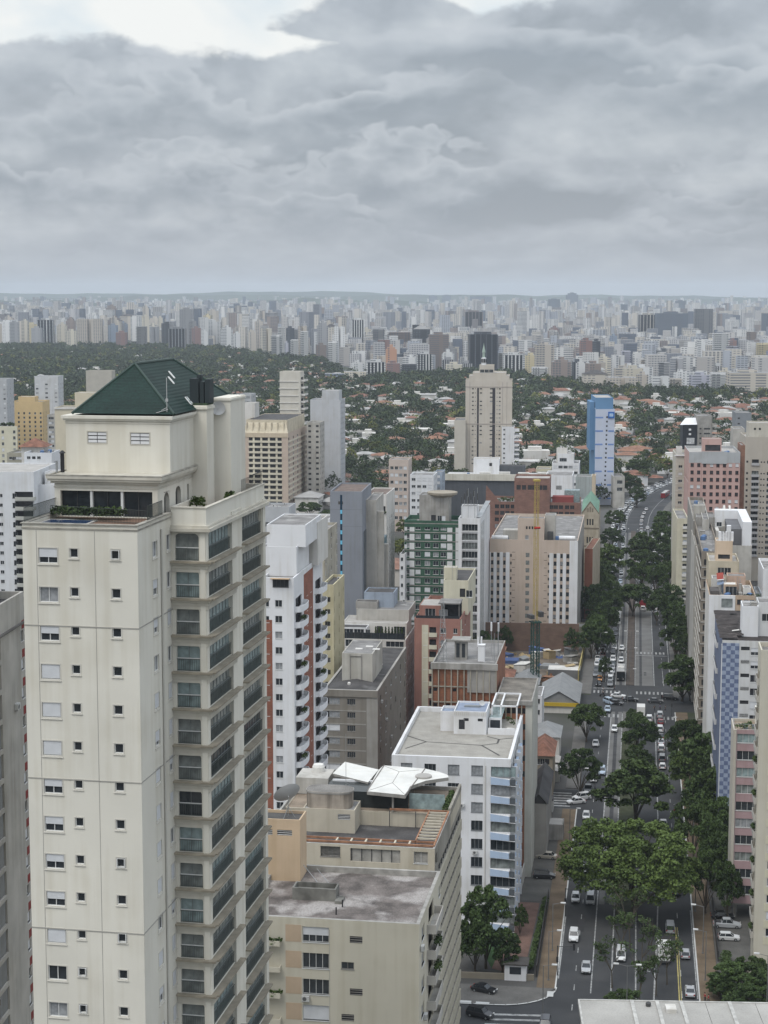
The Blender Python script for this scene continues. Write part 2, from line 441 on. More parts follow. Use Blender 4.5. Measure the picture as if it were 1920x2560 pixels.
def big_mesh(name, verts, quads, mats, mi=None):
 me = bpy.data.meshes.new(name)
 me.vertices.add(len(verts)); me.vertices.foreach_set('co', np.ascontiguousarray(verts, dtype=np.float32).ravel())
 me.loops.add(quads.size); me.loops.foreach_set('vertex_index', np.ascontiguousarray(quads, dtype=np.int32).ravel())
 k = quads.shape[1]
 me.polygons.add(len(quads))
 me.polygons.foreach_set('loop_start', np.arange(0, quads.size, k, dtype=np.int32))
 for mt in (mats if isinstance(mats, (list, tuple)) else [mats]): me.materials.append(mt)
 if mi is not None: me.polygons.foreach_set('material_index', np.ascontiguousarray(mi, dtype=np.int32))
 me.update(calc_edges=True); me.shade_flat()
 return me

# ------------------------------------------------------------------ windows (shared meshes, each window an object)
WCACHE = {}
def win_mesh(k, w, h, dep=.2, fr=None):
 w, h = round(w, 2), round(h, 2)
 key = (k, w, h, dep, fr.name if fr else None)
 if key in WCACHE: return WCACHE[key]
 mb = MB(); f = .055
 n = 1 if w < .95 else (2 if w < 2.1 else (3 if w < 3 else max(4, int(w / 1.0))))
 def frame():
  y0, y1 = dep - .07, dep - .01
  mb.box(0, y0, 0, w, y1, f, 0); mb.box(0, y0, h - f, w, y1, h, 0)
  mb.box(0, y0, f, f, y1, h - f, 0); mb.box(w - f, y0, f, w, y1, h - f, 0)
  for i in range(1, n):
   x = w * i / n; mb.box(x - f / 2, y0, f, x + f / 2, y1, h - f, 0)
 def pane(m, z0=0, z1=h): mb.quad((0, dep, z0), (w, dep, z0), (w, dep, z1), (0, dep, z1), m)
 mats = [fr or WHITE_FR, GLASS, SHUT]
 if k == 'g': frame(); pane(1)
 elif k == 'c': mats[1] = GLASS_L; frame(); pane(1)
 elif k == 't': mats[1] = GLASS_T; frame(); pane(1)
 elif k == 'k': mats[1] = GLASS_G; frame(); pane(1)
 elif k == 's': mb.box(0, dep - .09, 0, w, dep, h, 2); mb.box(f, dep - .1, .02, w - f, dep - .09, .07, 1)
 elif k == 'h': frame(); pane(1); mb.box(f, dep - .11, h * .45, w - f, dep - .071, h - f, 2)
 elif k == 'd': mats[1] = DARKV; pane(1)
 elif k == 'l':
  mats[1] = DARKV; pane(1)
  m = max(2, int(h / .22))
  for i in range(m):
   z = h * (i + .3) / m; mb.box(0, dep - .14, z, w, dep - .02, z + .06, 0)
 if k in 'gchst' and w > .7: mb.box(-.06, -.07, -.09, w + .06, dep - .07, 0, 0)       # sill
 me = mb.mesh('window', mats)
 WCACHE[key] = me
 return me

def wall_rows(mb, o, xd, W, z0, z1, holes, dep=.2, m=0, mr=None):
 mr = m if mr is None else mr
 n = (xd[1], -xd[0])
 def P(s, z, d=0.0): return (o[0] + xd[0] * s - n[0] * d, o[1] + xd[1] * s - n[1] * d, z)
 holes = [(max(0, q[0]), max(z0, q[1]), min(W, q[0] + q[2]), min(z1, q[1] + q[3])) for q in holes]
 holes = [q for q in holes if q[2] - q[0] > .02 and q[3] - q[1] > .02]
 zs = sorted({round(z0, 3), round(z1, 3), *[round(h[1], 3) for h in holes], *[round(h[3], 3) for h in holes]})
 for za, zb in zip(zs[:-1], zs[1:]):
  zm = (za + zb) / 2
  hs = sorted([h for h in holes if h[1] < zm < h[3]])
  s0 = 0.0
  for h in hs:
   if h[0] > s0 + 1e-4: mb.quad(P(s0, za), P(h[0], za), P(h[0], zb), P(s0, zb), m)
   s0 = max(s0, h[2])
  if s0 < W - 1e-4: mb.quad(P(s0, za), P(W, za), P(W, zb), P(s0, zb), m)
 for a, b, c, d in holes:
  mb.quad(P(a, b), P(c, b), P(c, b, dep), P(a, b, dep), mr)
  mb.quad(P(a, d, dep), P(c, d, dep), P(c, d), P(a, d), mr)
  mb.quad(P(a, b), P(a, b, dep), P(a, d, dep), P(a, d), mr)
  mb.quad(P(c, b, dep), P(c, b), P(c, d), P(c, d, dep), mr)

FACE_ROT = {'F': 0.0, 'R': math.pi / 2, 'B': math.pi, 'L': -math.pi / 2}

BLDS = []
class Bld:
 def __init__(s, name, label, cx, cy, Y, th, W=None, D=None, side='R', wall=None, group=None, cat='building', z0=0.0, Hadd=0.0):
  s.th = math.radians(th); s.a = (math.cos(s.th), -math.sin(s.th)); s.u = (math.sin(s.th), math.cos(s.th))
  P = at(cx, cy, Y); s.H = P[2] + Hadd
  def solve(px, d):
   c = (px - PX) / FPX; Zp = P[1] * cp + (CH - P[2]) * sp
   return (c * Zp - P[0]) / (d[0] - c * d[1] * cp)
  if isinstance(W, tuple): W = abs(solve(W[0], s.a))
  if isinstance(D, tuple): D = abs(solve(D[0], s.u))
  s.W, s.D = W, D
  s.o = (P[0] - s.a[0] * W, P[1] - s.a[1] * W) if side == 'R' else (P[0], P[1])
  s.root = link(name, None, None, (s.o[0], s.o[1], 0), -s.th)
  s.root.empty_display_size = 1
  tag(s.root, label, cat, group)
  s.wallm = wall or OFFW
  s.holes = {k: [] for k in 'FRLB'}
  s.z0 = z0
  s.facem = {}; BLDS.append(s)
 def hit(s, face, px, py):
  d = ray(px, py)
  if face in 'FB': n = s.u; off = 0 if face == 'F' else s.D
  else: n = s.a; off = 0 if face == 'L' else s.W
  c = n[0] * s.o[0] + n[1] * s.o[1] + off
  t = c / (n[0] * d[0] + n[1] * d[1])
  dx, dy, z = d[0] * t - s.o[0], d[1] * t - s.o[1], CH + d[2] * t
  x, y = dx * s.a[0] + dy * s.a[1], dx * s.u[0] + dy * s.u[1]
  return {'F': x, 'R': y, 'L': s.D - y, 'B': s.W - x}[face], z
 def top(s, px, py, z=None):
  z = s.H if z is None else z
  X, Y, _ = gnd(px, py, z)
  dx, dy = X - s.o[0], Y - s.o[1]
  return dx * s.a[0] + dy * s.a[1], dx * s.u[0] + dy * s.u[1]
 def pos(s, face, q, z, out=0.0):
  return {'F': (q, -out, z), 'R': (s.W + out, q, z), 'L': (-out, s.D - q, z), 'B': (s.W - q, s.D + out, z)}[face]
 def face_w(s, face): return s.W if face in 'FB' else s.D
 def child(s, name, me, face, q, z, out=0.0, parent=None, col=None):
  return link(name, me, parent or s.root, s.pos(face, q, z, out), FACE_ROT[face], col)
 def win(s, face, q, z, w, h, k='g', dep=.2, fr=None, name='window'):
  if q < .05 or q + w > s.face_w(face) - .05 or z < s.z0 or z + h > s.H: return None
  s.holes[face].append((q, z, w, h))
  return s.child(name, win_mesh(k, w, h, dep, fr), face, q, z)
 def grid(s, face, qs, ztop, fh, n, w, h, kinds='g', dep=.2, fr=None, seed=1, skip=0.0):
  r = random.Random(seed)
  for i in range(n):
   for q in qs:
    if skip and r.random() < skip: continue
    s.win(face, q, ztop - h - i * fh, w, h, r.choice(kinds), dep, fr)
 def even(s, face, n, w, q0=.8, q1=None):
  q1 = s.face_w(face) - .8 if q1 is None else q1
  if n == 1: return [(q0 + q1 - w) / 2]
  return [q0 + (q1 - q0 - w) * i / (n - 1) for i in range(n)]
 def bands(s, face, q0, q1, zs, h, mt, out=.04, name='band'):
  mb = MB()
  for z in zs: mb.box(q0, -out, z, q1, 0, z + h)
  return s.child(name, mb.mesh(name, mt), face, 0, 0)
 def strip(s, face, q0, q1, z0, z1, mt, out=.03, name='panel'):
  mb = MB(); mb.box(q0, -out, 0, q1, .0, z1 - z0)
  return s.child(name, mb.mesh(name, mt), face, 0, z0)
 def part(s, name, mb, mats, parent=None): return link(name, mb.mesh(name, mats), parent or s.root)
 def vol(s, name, x0, y0, x1, y1, z0, z1, mt, roof=None, par=.35, holes=None):
  mb = MB(); holes = holes or {}
  W, D = x1 - x0, y1 - y0
  wall_rows(mb, (x0, y0), (1, 0), W, z0, z1, holes.get('F', []))
  wall_rows(mb, (x1, y0), (0, 1), D, z0, z1, holes.get('R', []))
  wall_rows(mb, (x1, y1), (-1, 0), W, z0, z1, [])
  wall_rows(mb, (x0, y1), (0, -1), D, z0, z1, holes.get('L', []))
  roofing(mb, x0, y0, x1, y1, z1, par, .18)
  o = link(name, mb.mesh(name, [mt, roof or ROOFG]), s.root)
  for f, lst in holes.items():
   for h in lst:
    k = h[4] if len(h) > 4 else 'g'
    me = win_mesh(k, h[2], h[3])
    p = {'F': (x0 + h[0], y0, h[1]), 'R': (x1, y0 + h[0], h[1]), 'L': (x0, y1 - h[0], h[1])}[f]
    link('window', me, o, p, FACE_ROT[f])
  return o
 def balc(s, face, q0, q1, z, out, ph, mt, kindb='solid', slab=.18, name='balcony'):
  key = ('balc', round(q1 - q0, 2), out, ph, mt.name, kindb)
  if key not in WCACHE:
   W = q1 - q0; mb = MB(); mb.box(0, -out, -slab, W, 0, 0, 0)
   if kindb == 'solid':
    mb.box(0, -out, 0, W, -out + .1, ph, 0); mb.box(0, -out + .1, 0, .1, 0, ph, 0); mb.box(W - .1, -out + .1, 0, W, 0, ph, 0)
   elif kindb == 'rail':
    for i in range(int(W / .22) + 1):
     x = min(W - .03, i * .22); mb.box(x, -out + .03, 0, x + .03, -out + .06, ph, 1)
    mb.box(0, -out + .02, ph, W, -out + .08, ph + .05, 1)
   elif kindb == 'glass':
    mb.box(0, -out + .03, .05, W, -out + .06, ph, 2); mb.box(0, -out + .02, ph, W, -out + .08, ph + .05, 1)
   elif kindb == 'round':
    mb = MB(); pts = [(0, 0)]
    for i in range(9):
     t = math.pi * (1 - i / 8); pts.append((W / 2 + W / 2 * math.cos(t), -out * (math.sin(t) ** .55)))
    pts.append((W, 0)); mb.prism([(x, min(0, y)) for x, y in pts][::1], -slab, 0, 0)
    for (xa, ya), (xb, yb) in zip(pts[1:-2], pts[2:-1]):
     mb.quad((xa, ya, 0), (xb, yb, 0), (xb, yb, ph), (xa, ya, ph), 0)
     mb.quad((xb, yb + .1, 0), (xa, ya + .1, 0), (xa, ya + .1, ph), (xb, yb + .1, ph), 0)
     mb.quad((xa, ya, ph), (xb, yb, ph), (xb, yb + .1, ph), (xa, ya + .1, ph), 0)
   WCACHE[key] = mb.mesh('balcony', [mt, BLACKM, GLASS_T])
  return s.child(name, WCACHE[key], face, q0, z)
 def finish(s, par=.9, roof=None, pt=.25, coping=None):
  H, W, D = s.H, s.W, s.D
  mb = MB(); ms = [s.wallm]
  for f, o, xd, w in (('F', (0, 0), (1, 0), W), ('R', (W, 0), (0, 1), D), ('B', (W, D), (-1, 0), W), ('L', (0, D), (0, -1), D)):
   mt = s.facem.get(f)
   mi = 0
   if mt is not None:
    if mt not in ms: ms.append(mt)
    mi = ms.index(mt)
   wall_rows(mb, o, xd, w, s.z0, H, s.holes[f], m=mi)
  link('wall', mb.mesh('wall', ms), s.root)
  rb = MB(); roofing(rb, 0, 0, W, D, H, par, pt)
  link('roof', rb.mesh('roof', [coping or s.wallm, roof or ROOFG]), s.root)
  s.zr = H - par
  return s
 def clutter(s, seed, x0=None, y0=None, x1=None, y1=None, z=None, n=5, tank=True):
  r = random.Random(seed); z = s.zr if z is None else z
  x0 = .6 if x0 is None else x0; y0 = .6 if y0 is None else y0
  x1 = s.W - .6 if x1 is None else x1; y1 = s.D - .6 if y1 is None else y1
  for i in range(n):
   x, y = r.uniform(x0, x1), r.uniform(y0, y1); t = r.random()
   if t < .35:
    mb = MB(); mb.box(0, 0, .12, .9, .4, .75); mb.lathe([(.26, 0), (.26, .03)], 10, 1, (.45, 0)); s_ = mb
    link('air_conditioner', AC_MESH(), s.root, (x, y, z), r.choice((0, 1.57, 3.14)))
   elif t < .6:
    mb = MB(); h = r.uniform(2.5, 5); mb.tube((0, 0, 0), (0, 0, h), .04, 5)
    for k in range(4): zz = h * (.62 + .1 * k); mb.tube((-.5 + .08 * k, 0, zz), (.5 - .08 * k, 0, zz), .025, 4)
    link('antenna', mb.mesh('antenna', METAL), s.root, (x, y, z), r.uniform(0, 3))
   elif t < .8:
    w, d, h = r.uniform(.8, 1.8), r.uniform(.8, 1.8), r.uniform(.5, 1.2)
    mb = MB(); mb.box(-w / 2, -d / 2, 0, w / 2, d / 2, h); mb.box(-w / 2 - .08, -d / 2 - .08, h, w / 2 + .08, d / 2 + .08, h + .08)
    link('roof_vent', mb.mesh('roof_vent', r.choice((CONC, CONC_L, METAL))), s.root, (x, y, z))
   else:
    mb = MB(); mb.lathe([(.75, 0), (.8, .1), (.72, 1.0), (.7, 1.05), (.3, 1.25)], 14)
    link('water_tank', mb.mesh('water_tank', mat('blue_tank', (.09, .16, .30), rough=.5)), s.root, (x, y, z))

_ac = []
def AC_MESH():
 if not _ac:
  mb = MB(); mb.box(-.45, -.18, .08, .45, .18, .72, 0)
  mb.box(-.40, -.14, 0, -.3, .14, .08, 1); mb.box(.3, -.14, 0, .4, .14, .08, 1)
  k = MB(); pts = [(-.1 + .25 * math.cos(t * math.pi / 6), .4 + .25 * math.sin(t * math.pi / 6)) for t in range(12)]
  mb.poly([(x, -.185, z) for x, z in pts], 1)
  _ac.append(mb.mesh('air_conditioner', [mat('ac_casing', (.55, .55, .53), rough=.5), mat('ac_grille', (.12, .12, .12))]))
 return _ac[0]

def roofing(mb, x0, y0, x1, y1, H, par, t):
 z = H - par
 a, b, c, d = x0 + t, y0 + t, x1 - t, y1 - t
 mb.quad((a, b, z), (c, b, z), (c, d, z), (a, d, z), 1)
 for p, q, P, Q in (((x0, y0), (x1, y0), (a, b), (c, b)), ((x1, y0), (x1, y1), (c, b), (c, d)), ((x1, y1), (x0, y1), (c, d), (a, d)), ((x0, y1), (x0, y0), (a, d), (a, b))):
  mb.quad((*p, H), (*q, H), (*Q, H), (*P, H), 0)
  mb.quad((*Q, z), (*P, z), (*P, H), (*Q, H), 0)

# ------------------------------------------------------------------ the ground, the avenue, the air
TH = math.radians(8.0)                       # the avenue runs 8 degrees right of the view
def bend(t): return 6.0e-4 * (t - 930) ** 2 if t > 930 else 0.0
def st(s, t, z=0.0):
 s = s + bend(t)
 return (s * math.cos(TH) + t * math.sin(TH), -s * math.sin(TH) + t * math.cos(TH), z)
def st_of(x, y): return x * math.cos(TH) - y * math.sin(TH), x * math.sin(TH) + y * math.cos(TH)
def heading(t): return -TH - math.atan(1.2e-3 * max(0, t - 930))

def ribbon(mb, s0, s1, t0, t1, z, m=0, step=30, z0=None):
 n = max(1, int((t1 - t0) / step)); q = [t0 + (t1 - t0) * i / n for i in range(n + 1)]
 for a, b in zip(q[:-1], q[1:]):
  mb.quad(st(s0, a, z), st(s1, a, z), st(s1, b, z), st(s0, b, z), m)
  if z0 is not None:
   mb.quad(st(s0, b, z0), st(s0, a, z0), st(s0, a, z), st(s0, b, z), m)
   mb.quad(st(s1, a, z0), st(s1, b, z0), st(s1, b, z), st(s1, a, z), m)
 if z0 is not None:
  mb.quad(st(s0, t0, z0), st(s1, t0, z0), st(s1, t0, z), st(s0, t0, z), m)
  mb.quad(st(s1, t1, z0), st(s0, t1, z0), st(s0, t1, z), st(s1, t1, z), m)

def build_ground():
 g = mat('city_ground', (.10, .096, .09), var=.35, scale=.02, fine=.25, blotch=((.045, .055, .028), .011, .52))
 mb = MB(); mb.quad((-30000, -3000, 0), (30000, -3000, 0), (30000, 40000, 0), (-30000, 40000, 0))
 kind(link('ground', mb.mesh('ground', g)), 'structure')
 mb = MB(); ribbon(mb, -12.2, 12.2, 215, 1330, .004)
 mb.quad(st(-75, 268, .003), st(-12, 276, .003), st(-12, 300, .003), st(-75, 292, .003))     # side street by the guard house
 mb.quad(st(-42, 412, .003), st(-12, 412, .003), st(-12, 428, .003), st(-42, 428, .003))
 mb.quad(st(-90, 514, .003), st(-12, 514, .003), st(-12, 533, .003), st(-90, 533, .003))
 mb.quad(st(12, 514, .003), st(90, 514, .003), st(90, 533, .003), st(12, 533, .003))
 kind(link('road', mb.mesh('road', ASPH)), 'structure')
 cl = mat('bus_lane_concrete', (.16, .157, .15), var=.18, scale=.2, fine=.12)
 tr = mat('tyre_darkened_strip', (.06, .06, .062), var=.3, scale=.4)
 mb = MB(); ribbon(mb, -5.8, -2.7, 346, 512, .008); ribbon(mb, -5.0, -2.0, 548, 905, .008)
 ribbon(mb, 1.0, 6.4, 548, 905, .008)
 ribbon(mb, -4.7, -3.8, 346, 512, .012, 1); ribbon(mb, -3.9, -3.1, 548, 905, .012, 1); ribbon(mb, 2.2, 3.0, 548, 760, .012, 1)
 kind(link('bus_lane_road', mb.mesh('bus_lane_road', [cl, tr])), 'structure')
 och = mat('ochre_paving', (.165, .122, .08), var=.3, scale=.3, fine=.2, blotch=((.20, .15, .11), .06, .55))
 gry = mat('grey_paving', (.145, .138, .127), var=.22, scale=.3, fine=.2)
 kb = mat('white_kerb', (.52, .52, .50), var=.15)
 mb = MB()
 for a, b in ((301, 411), (429, 513), (534, 920), (920, 1300)):
  ribbon(mb, -15.6, -12.45, a, b, .14, 0 if a < 420 else 1, z0=0); ribbon(mb, -12.45, -12.2, a, b, .14, 2 if a < 340 else 1, z0=0)
 for a, b in ((215, 513), (534, 920), (920, 1300)):
  ribbon(mb, 12.45, 15.8, a, b, .14, 0 if a < 500 else 1, z0=0); ribbon(mb, 12.2, 12.45, a, b, .14, 2 if a < 340 else 1, z0=0)
 pts = [st(-12.2, 301)] + [st(-14.2 - 8 + 10 * math.cos(k), 301.5 - 9 * math.sin(k)) for k in [i * math.pi / 16 for i in range(0, 9)]] + [st(-44, 292), st(-44, 301)]
 mb.prism([(p[0], p[1]) for p in pts], 0, .13, 1)
 arc = [st(-14.2 - 8 + 10.2 * math.cos(k), 301.5 - 9.2 * math.sin(k)) for k in [i * math.pi / 16 for i in range(0, 9)]] + [st(-44, 291.8)]
 for p, q in zip(arc[:-1], arc[1:]):
  mb.quad((*p[:2], .135), (*q[:2], .135), (q[0], q[1] + .35, .137), (p[0] - .2, p[1] + .3, .137), 2)
 for a, b, c, d in ((-13.6, -12.5, 297.2, 299.6), (-28.5, -26.2, 292.6, 293.5), (-25.4, -23.1, 292.4, 293.3)):
  mb.quad(st(a, c, .15), st(b, c, .15), st(b, d, .15), st(a, d, .15), 2)
 kind(link('pavement', mb.mesh('pavement', [och, gry, kb])), 'structure')
 med = mat('median_paving', (.095, .075, .062), var=.3, scale=.3, fine=.25)
 grass = mat('median_soil', (.055, .062, .03), var=.4, scale=.5, fine=.3)
 mb = MB(); ribbon(mb, -1.9, .6, 548, 910, .16, 0, z0=0); ribbon(mb, -2.5, 1.2, 488, 512, .16, 2, z0=0); ribbon(mb, -2.5, 1.2, 338, 488, .16, 1, z0=0)
 kind(link('median_pavement', mb.mesh('median_pavement', [med, grass, gry])), 'structure')
 wp = mat('road_paint', (.40, .40, .39), var=.45, scale=1.2, fine=.35, blotch=((.14, .14, .14), 1.5, .6))
 yp = mat('yellow_road_paint', (.50, .42, .16), var=.25, scale=.8, fine=.2)
 mb = MB(); z = .018
 def line(s0, t0, s1, t1, w=.22, m=0):
  n = max(1, int(abs(t1 - t0) / 30))
  for i in range(n):
   a, b = i / n, (i + 1) / n
   sa, sb = s0 + (s1 - s0) * a, s0 + (s1 - s0) * b; ta, tb = t0 + (t1 - t0) * a, t0 + (t1 - t0) * b
   mb.quad(st(sa - w / 2, ta, z), st(sa + w / 2, ta, z), st(sb + w / 2, tb, z), st(sb - w / 2, tb, z), m)
 line(-6.2, 300, -6.0, 400); line(-6.0, 400, -5.8, 505, .3); line(-5.1, 548, -4.5, 690); line(-4.5, 690, -4.5, 1200)
 line(-2.75, 300, -2.65, 420, .25); line(-2.6, 420, -2.6, 510, .28); line(-2.1, 548, -1.9, 905)
 line(1.5, 290, 1.45, 345, .25); line(4.4, 292, 5.3, 326, .3); line(5.3, 326, 6.3, 372, .25); line(6.3, 372, 6.6, 512, .25)
 line(.85, 548, .95, 905, .2); line(6.7, 548, 6.6, 660, .26); line(6.6, 660, 6.6, 1250, .24)
 line(8.9, 296, 8.95, 335, .2, 1); line(9.25, 296, 9.3, 335, .12, 1)
 line(-12.0, 306, -12.0, 338, .25); line(12.0, 300, 12.0, 345, .2); line(11.7, 548, 11.6, 700, .25); line(9.6, 548, 9.3, 585, .18)
 for t in range(292, 510, 9): line(-9.1 + (t - 300) * .004, t, -9.1 + (t - 300) * .004, t + 2.6, .16)
 for t in range(300, 510, 10): line(9.4, t, 9.4, t + 3, .16)
 for t in range(552, 900, 9): line(-8.2, t, -8.2, t + 3, .16); line(9.4, t, 9.4, t + 3, .15)
 def zebra(s0, s1, t, ln=3.6, step=1.25, w=.55):
  s = s0
  while s < s1:
   mb.quad(st(s, t, z), st(s + w, t, z), st(s + w, t + ln, z), st(s, t + ln, z)); s += step
 zebra(-11.6, -3, 536); zebra(1.2, 9.5, 536); zebra(-11.6, -3, 505); zebra(2.5, 11.5, 504)
 zebra(-10, -2.4, 598); zebra(1.2, 11.2, 597); zebra(-11, -2.6, 755); zebra(2, 11, 752); zebra(-11, -2.6, 918); zebra(1.2, 10.5, 916)
 mb.quad(st(1, 594.2, z), st(11.3, 594.2, z), st(11.3, 594.8, z), st(1, 594.8, z))
 mb.quad(st(-11.8, 542.5, z), st(-5.3, 542.5, z), st(-5.3, 543.1, z), st(-11.8, 543.1, z))
 for i in range(9):                                        # zebra over the side street
  t = 271.0 + i * 2.15
  mb.quad(st(-26.5 + i * .55, t, z), st(-16.0 + i * .35, t + .6, z), st(-16.0 + i * .35, t + 1.35, z), st(-26.5 + i * .55, t + .75, z))
 for i in range(6):
  mb.quad(st(-20, 413.3 + i * 2.2, z), st(-14, 413.3 + i * 2.2, z), st(-14, 414.2 + i * 2.2, z), st(-20, 414.2 + i * 2.2, z))
 for dx, dt, w, l in ((0, 0, .18, 1.9), (.18, 1.6, .35, .3), (.18, 0, .3, .3), (.75, 0, .16, 1.5), (1.0, .7, .25, .25), (1.25, 0, .16, 1.5), (2.0, .2, .18, 1.9), (2.18, 1.7, .35, .3), (2.5, -.6, .16, 1.4), (2.7, -.7, .4, .3), (3.0, .9, .2, .8), (3.4, 1.1, .5, .3)):
  mb.quad(st(1.55 + dx * .8, 312 + dt, z), st(1.55 + (dx + w) * .8, 312 + dt, z), st(1.55 + (dx + w) * .8, 312 + dt + l, z), st(1.55 + dx * .8, 312 + dt + l, z))
 kind(link('road_markings', mb.mesh('road_markings', [wp, yp])), 'structure')
 mb = MB()
 for s, t, w, l in ((3.6, 566, .8, 1.8), (3.6, 563, .8, 1.6), (-9.5, 330, 1.2, 9), (-7.4, 352, .9, 14), (-10.6, 318, .8, 5), (9.6, 560, 1.0, 8), (8.0, 640, 1.4, 12)):
  mb.quad(st(s, t, .016), st(s + w, t, .016), st(s + w, t + l, .016), st(s, t + l, .016))
 kind(link('road_patches', mb.mesh('road_patches', mat('tar_patch', (.045, .045, .047), var=.2))), 'structure')
 r = np.random.RandomState(3)
 hb = MB(); hm = mat('far_hill_woods', (.05, .065, .04), var=.3, scale=.002)
 for yy, hh, x0, x1 in ((13500, 116, -5200, 5200), (10500, 92, -2600, 500), (15500, 138, -6000, 6000)):
  n = 90; prev = None
  ph = r.uniform(0, 6, 6)
  for i in range(n + 1):
   x = x0 + (x1 - x0) * i / n
   e = min(1, min(i, n - i) / 8)
   h = hh * (.72 + .13 * math.sin(i * .11 + ph[0]) + .07 * math.sin(i * .31 + ph[1]) + .035 * math.sin(i * .83 + ph[2]) + .02 * math.sin(i * 2.1 + ph[3])) * e + .5
   ring = [(x, yy - 900, 0), (x, yy - 350, h * .6), (x, yy, h), (x, yy + 500, h * .6), (x, yy + 1200, 0)]
   if prev:
    for a in range(4): hb.quad(prev[a], ring[a], ring[a + 1], prev[a + 1])
   prev = ring
 kind(link('hills', hb.mesh('hills', hm)), 'structure')

build_ground()

def build_haze():
 hz = bpy.data.materials.new('city_haze'); hz.use_nodes = True
 nt = hz.node_tree; nt.nodes.clear()
 v = nt.nodes.new('ShaderNodeVolumePrincipled'); out = nt.nodes.new('ShaderNodeOutputMaterial')
 v.inputs['Color'].default_value = (.83, .91, 1.0, 1); v.inputs['Density'].default_value = HAZE
 v.inputs['Anisotropy'].default_value = 0.0
 nt.links.new(v.outputs[0], out.inputs['Volume'])
 mb = MB(); mb.box(-9000, -400, -1, 9000, 19000, 205)
 o = link('haze', mb.mesh('haze', hz)); kind(o, 'stuff')
HAZE = 5.6e-5
build_haze()

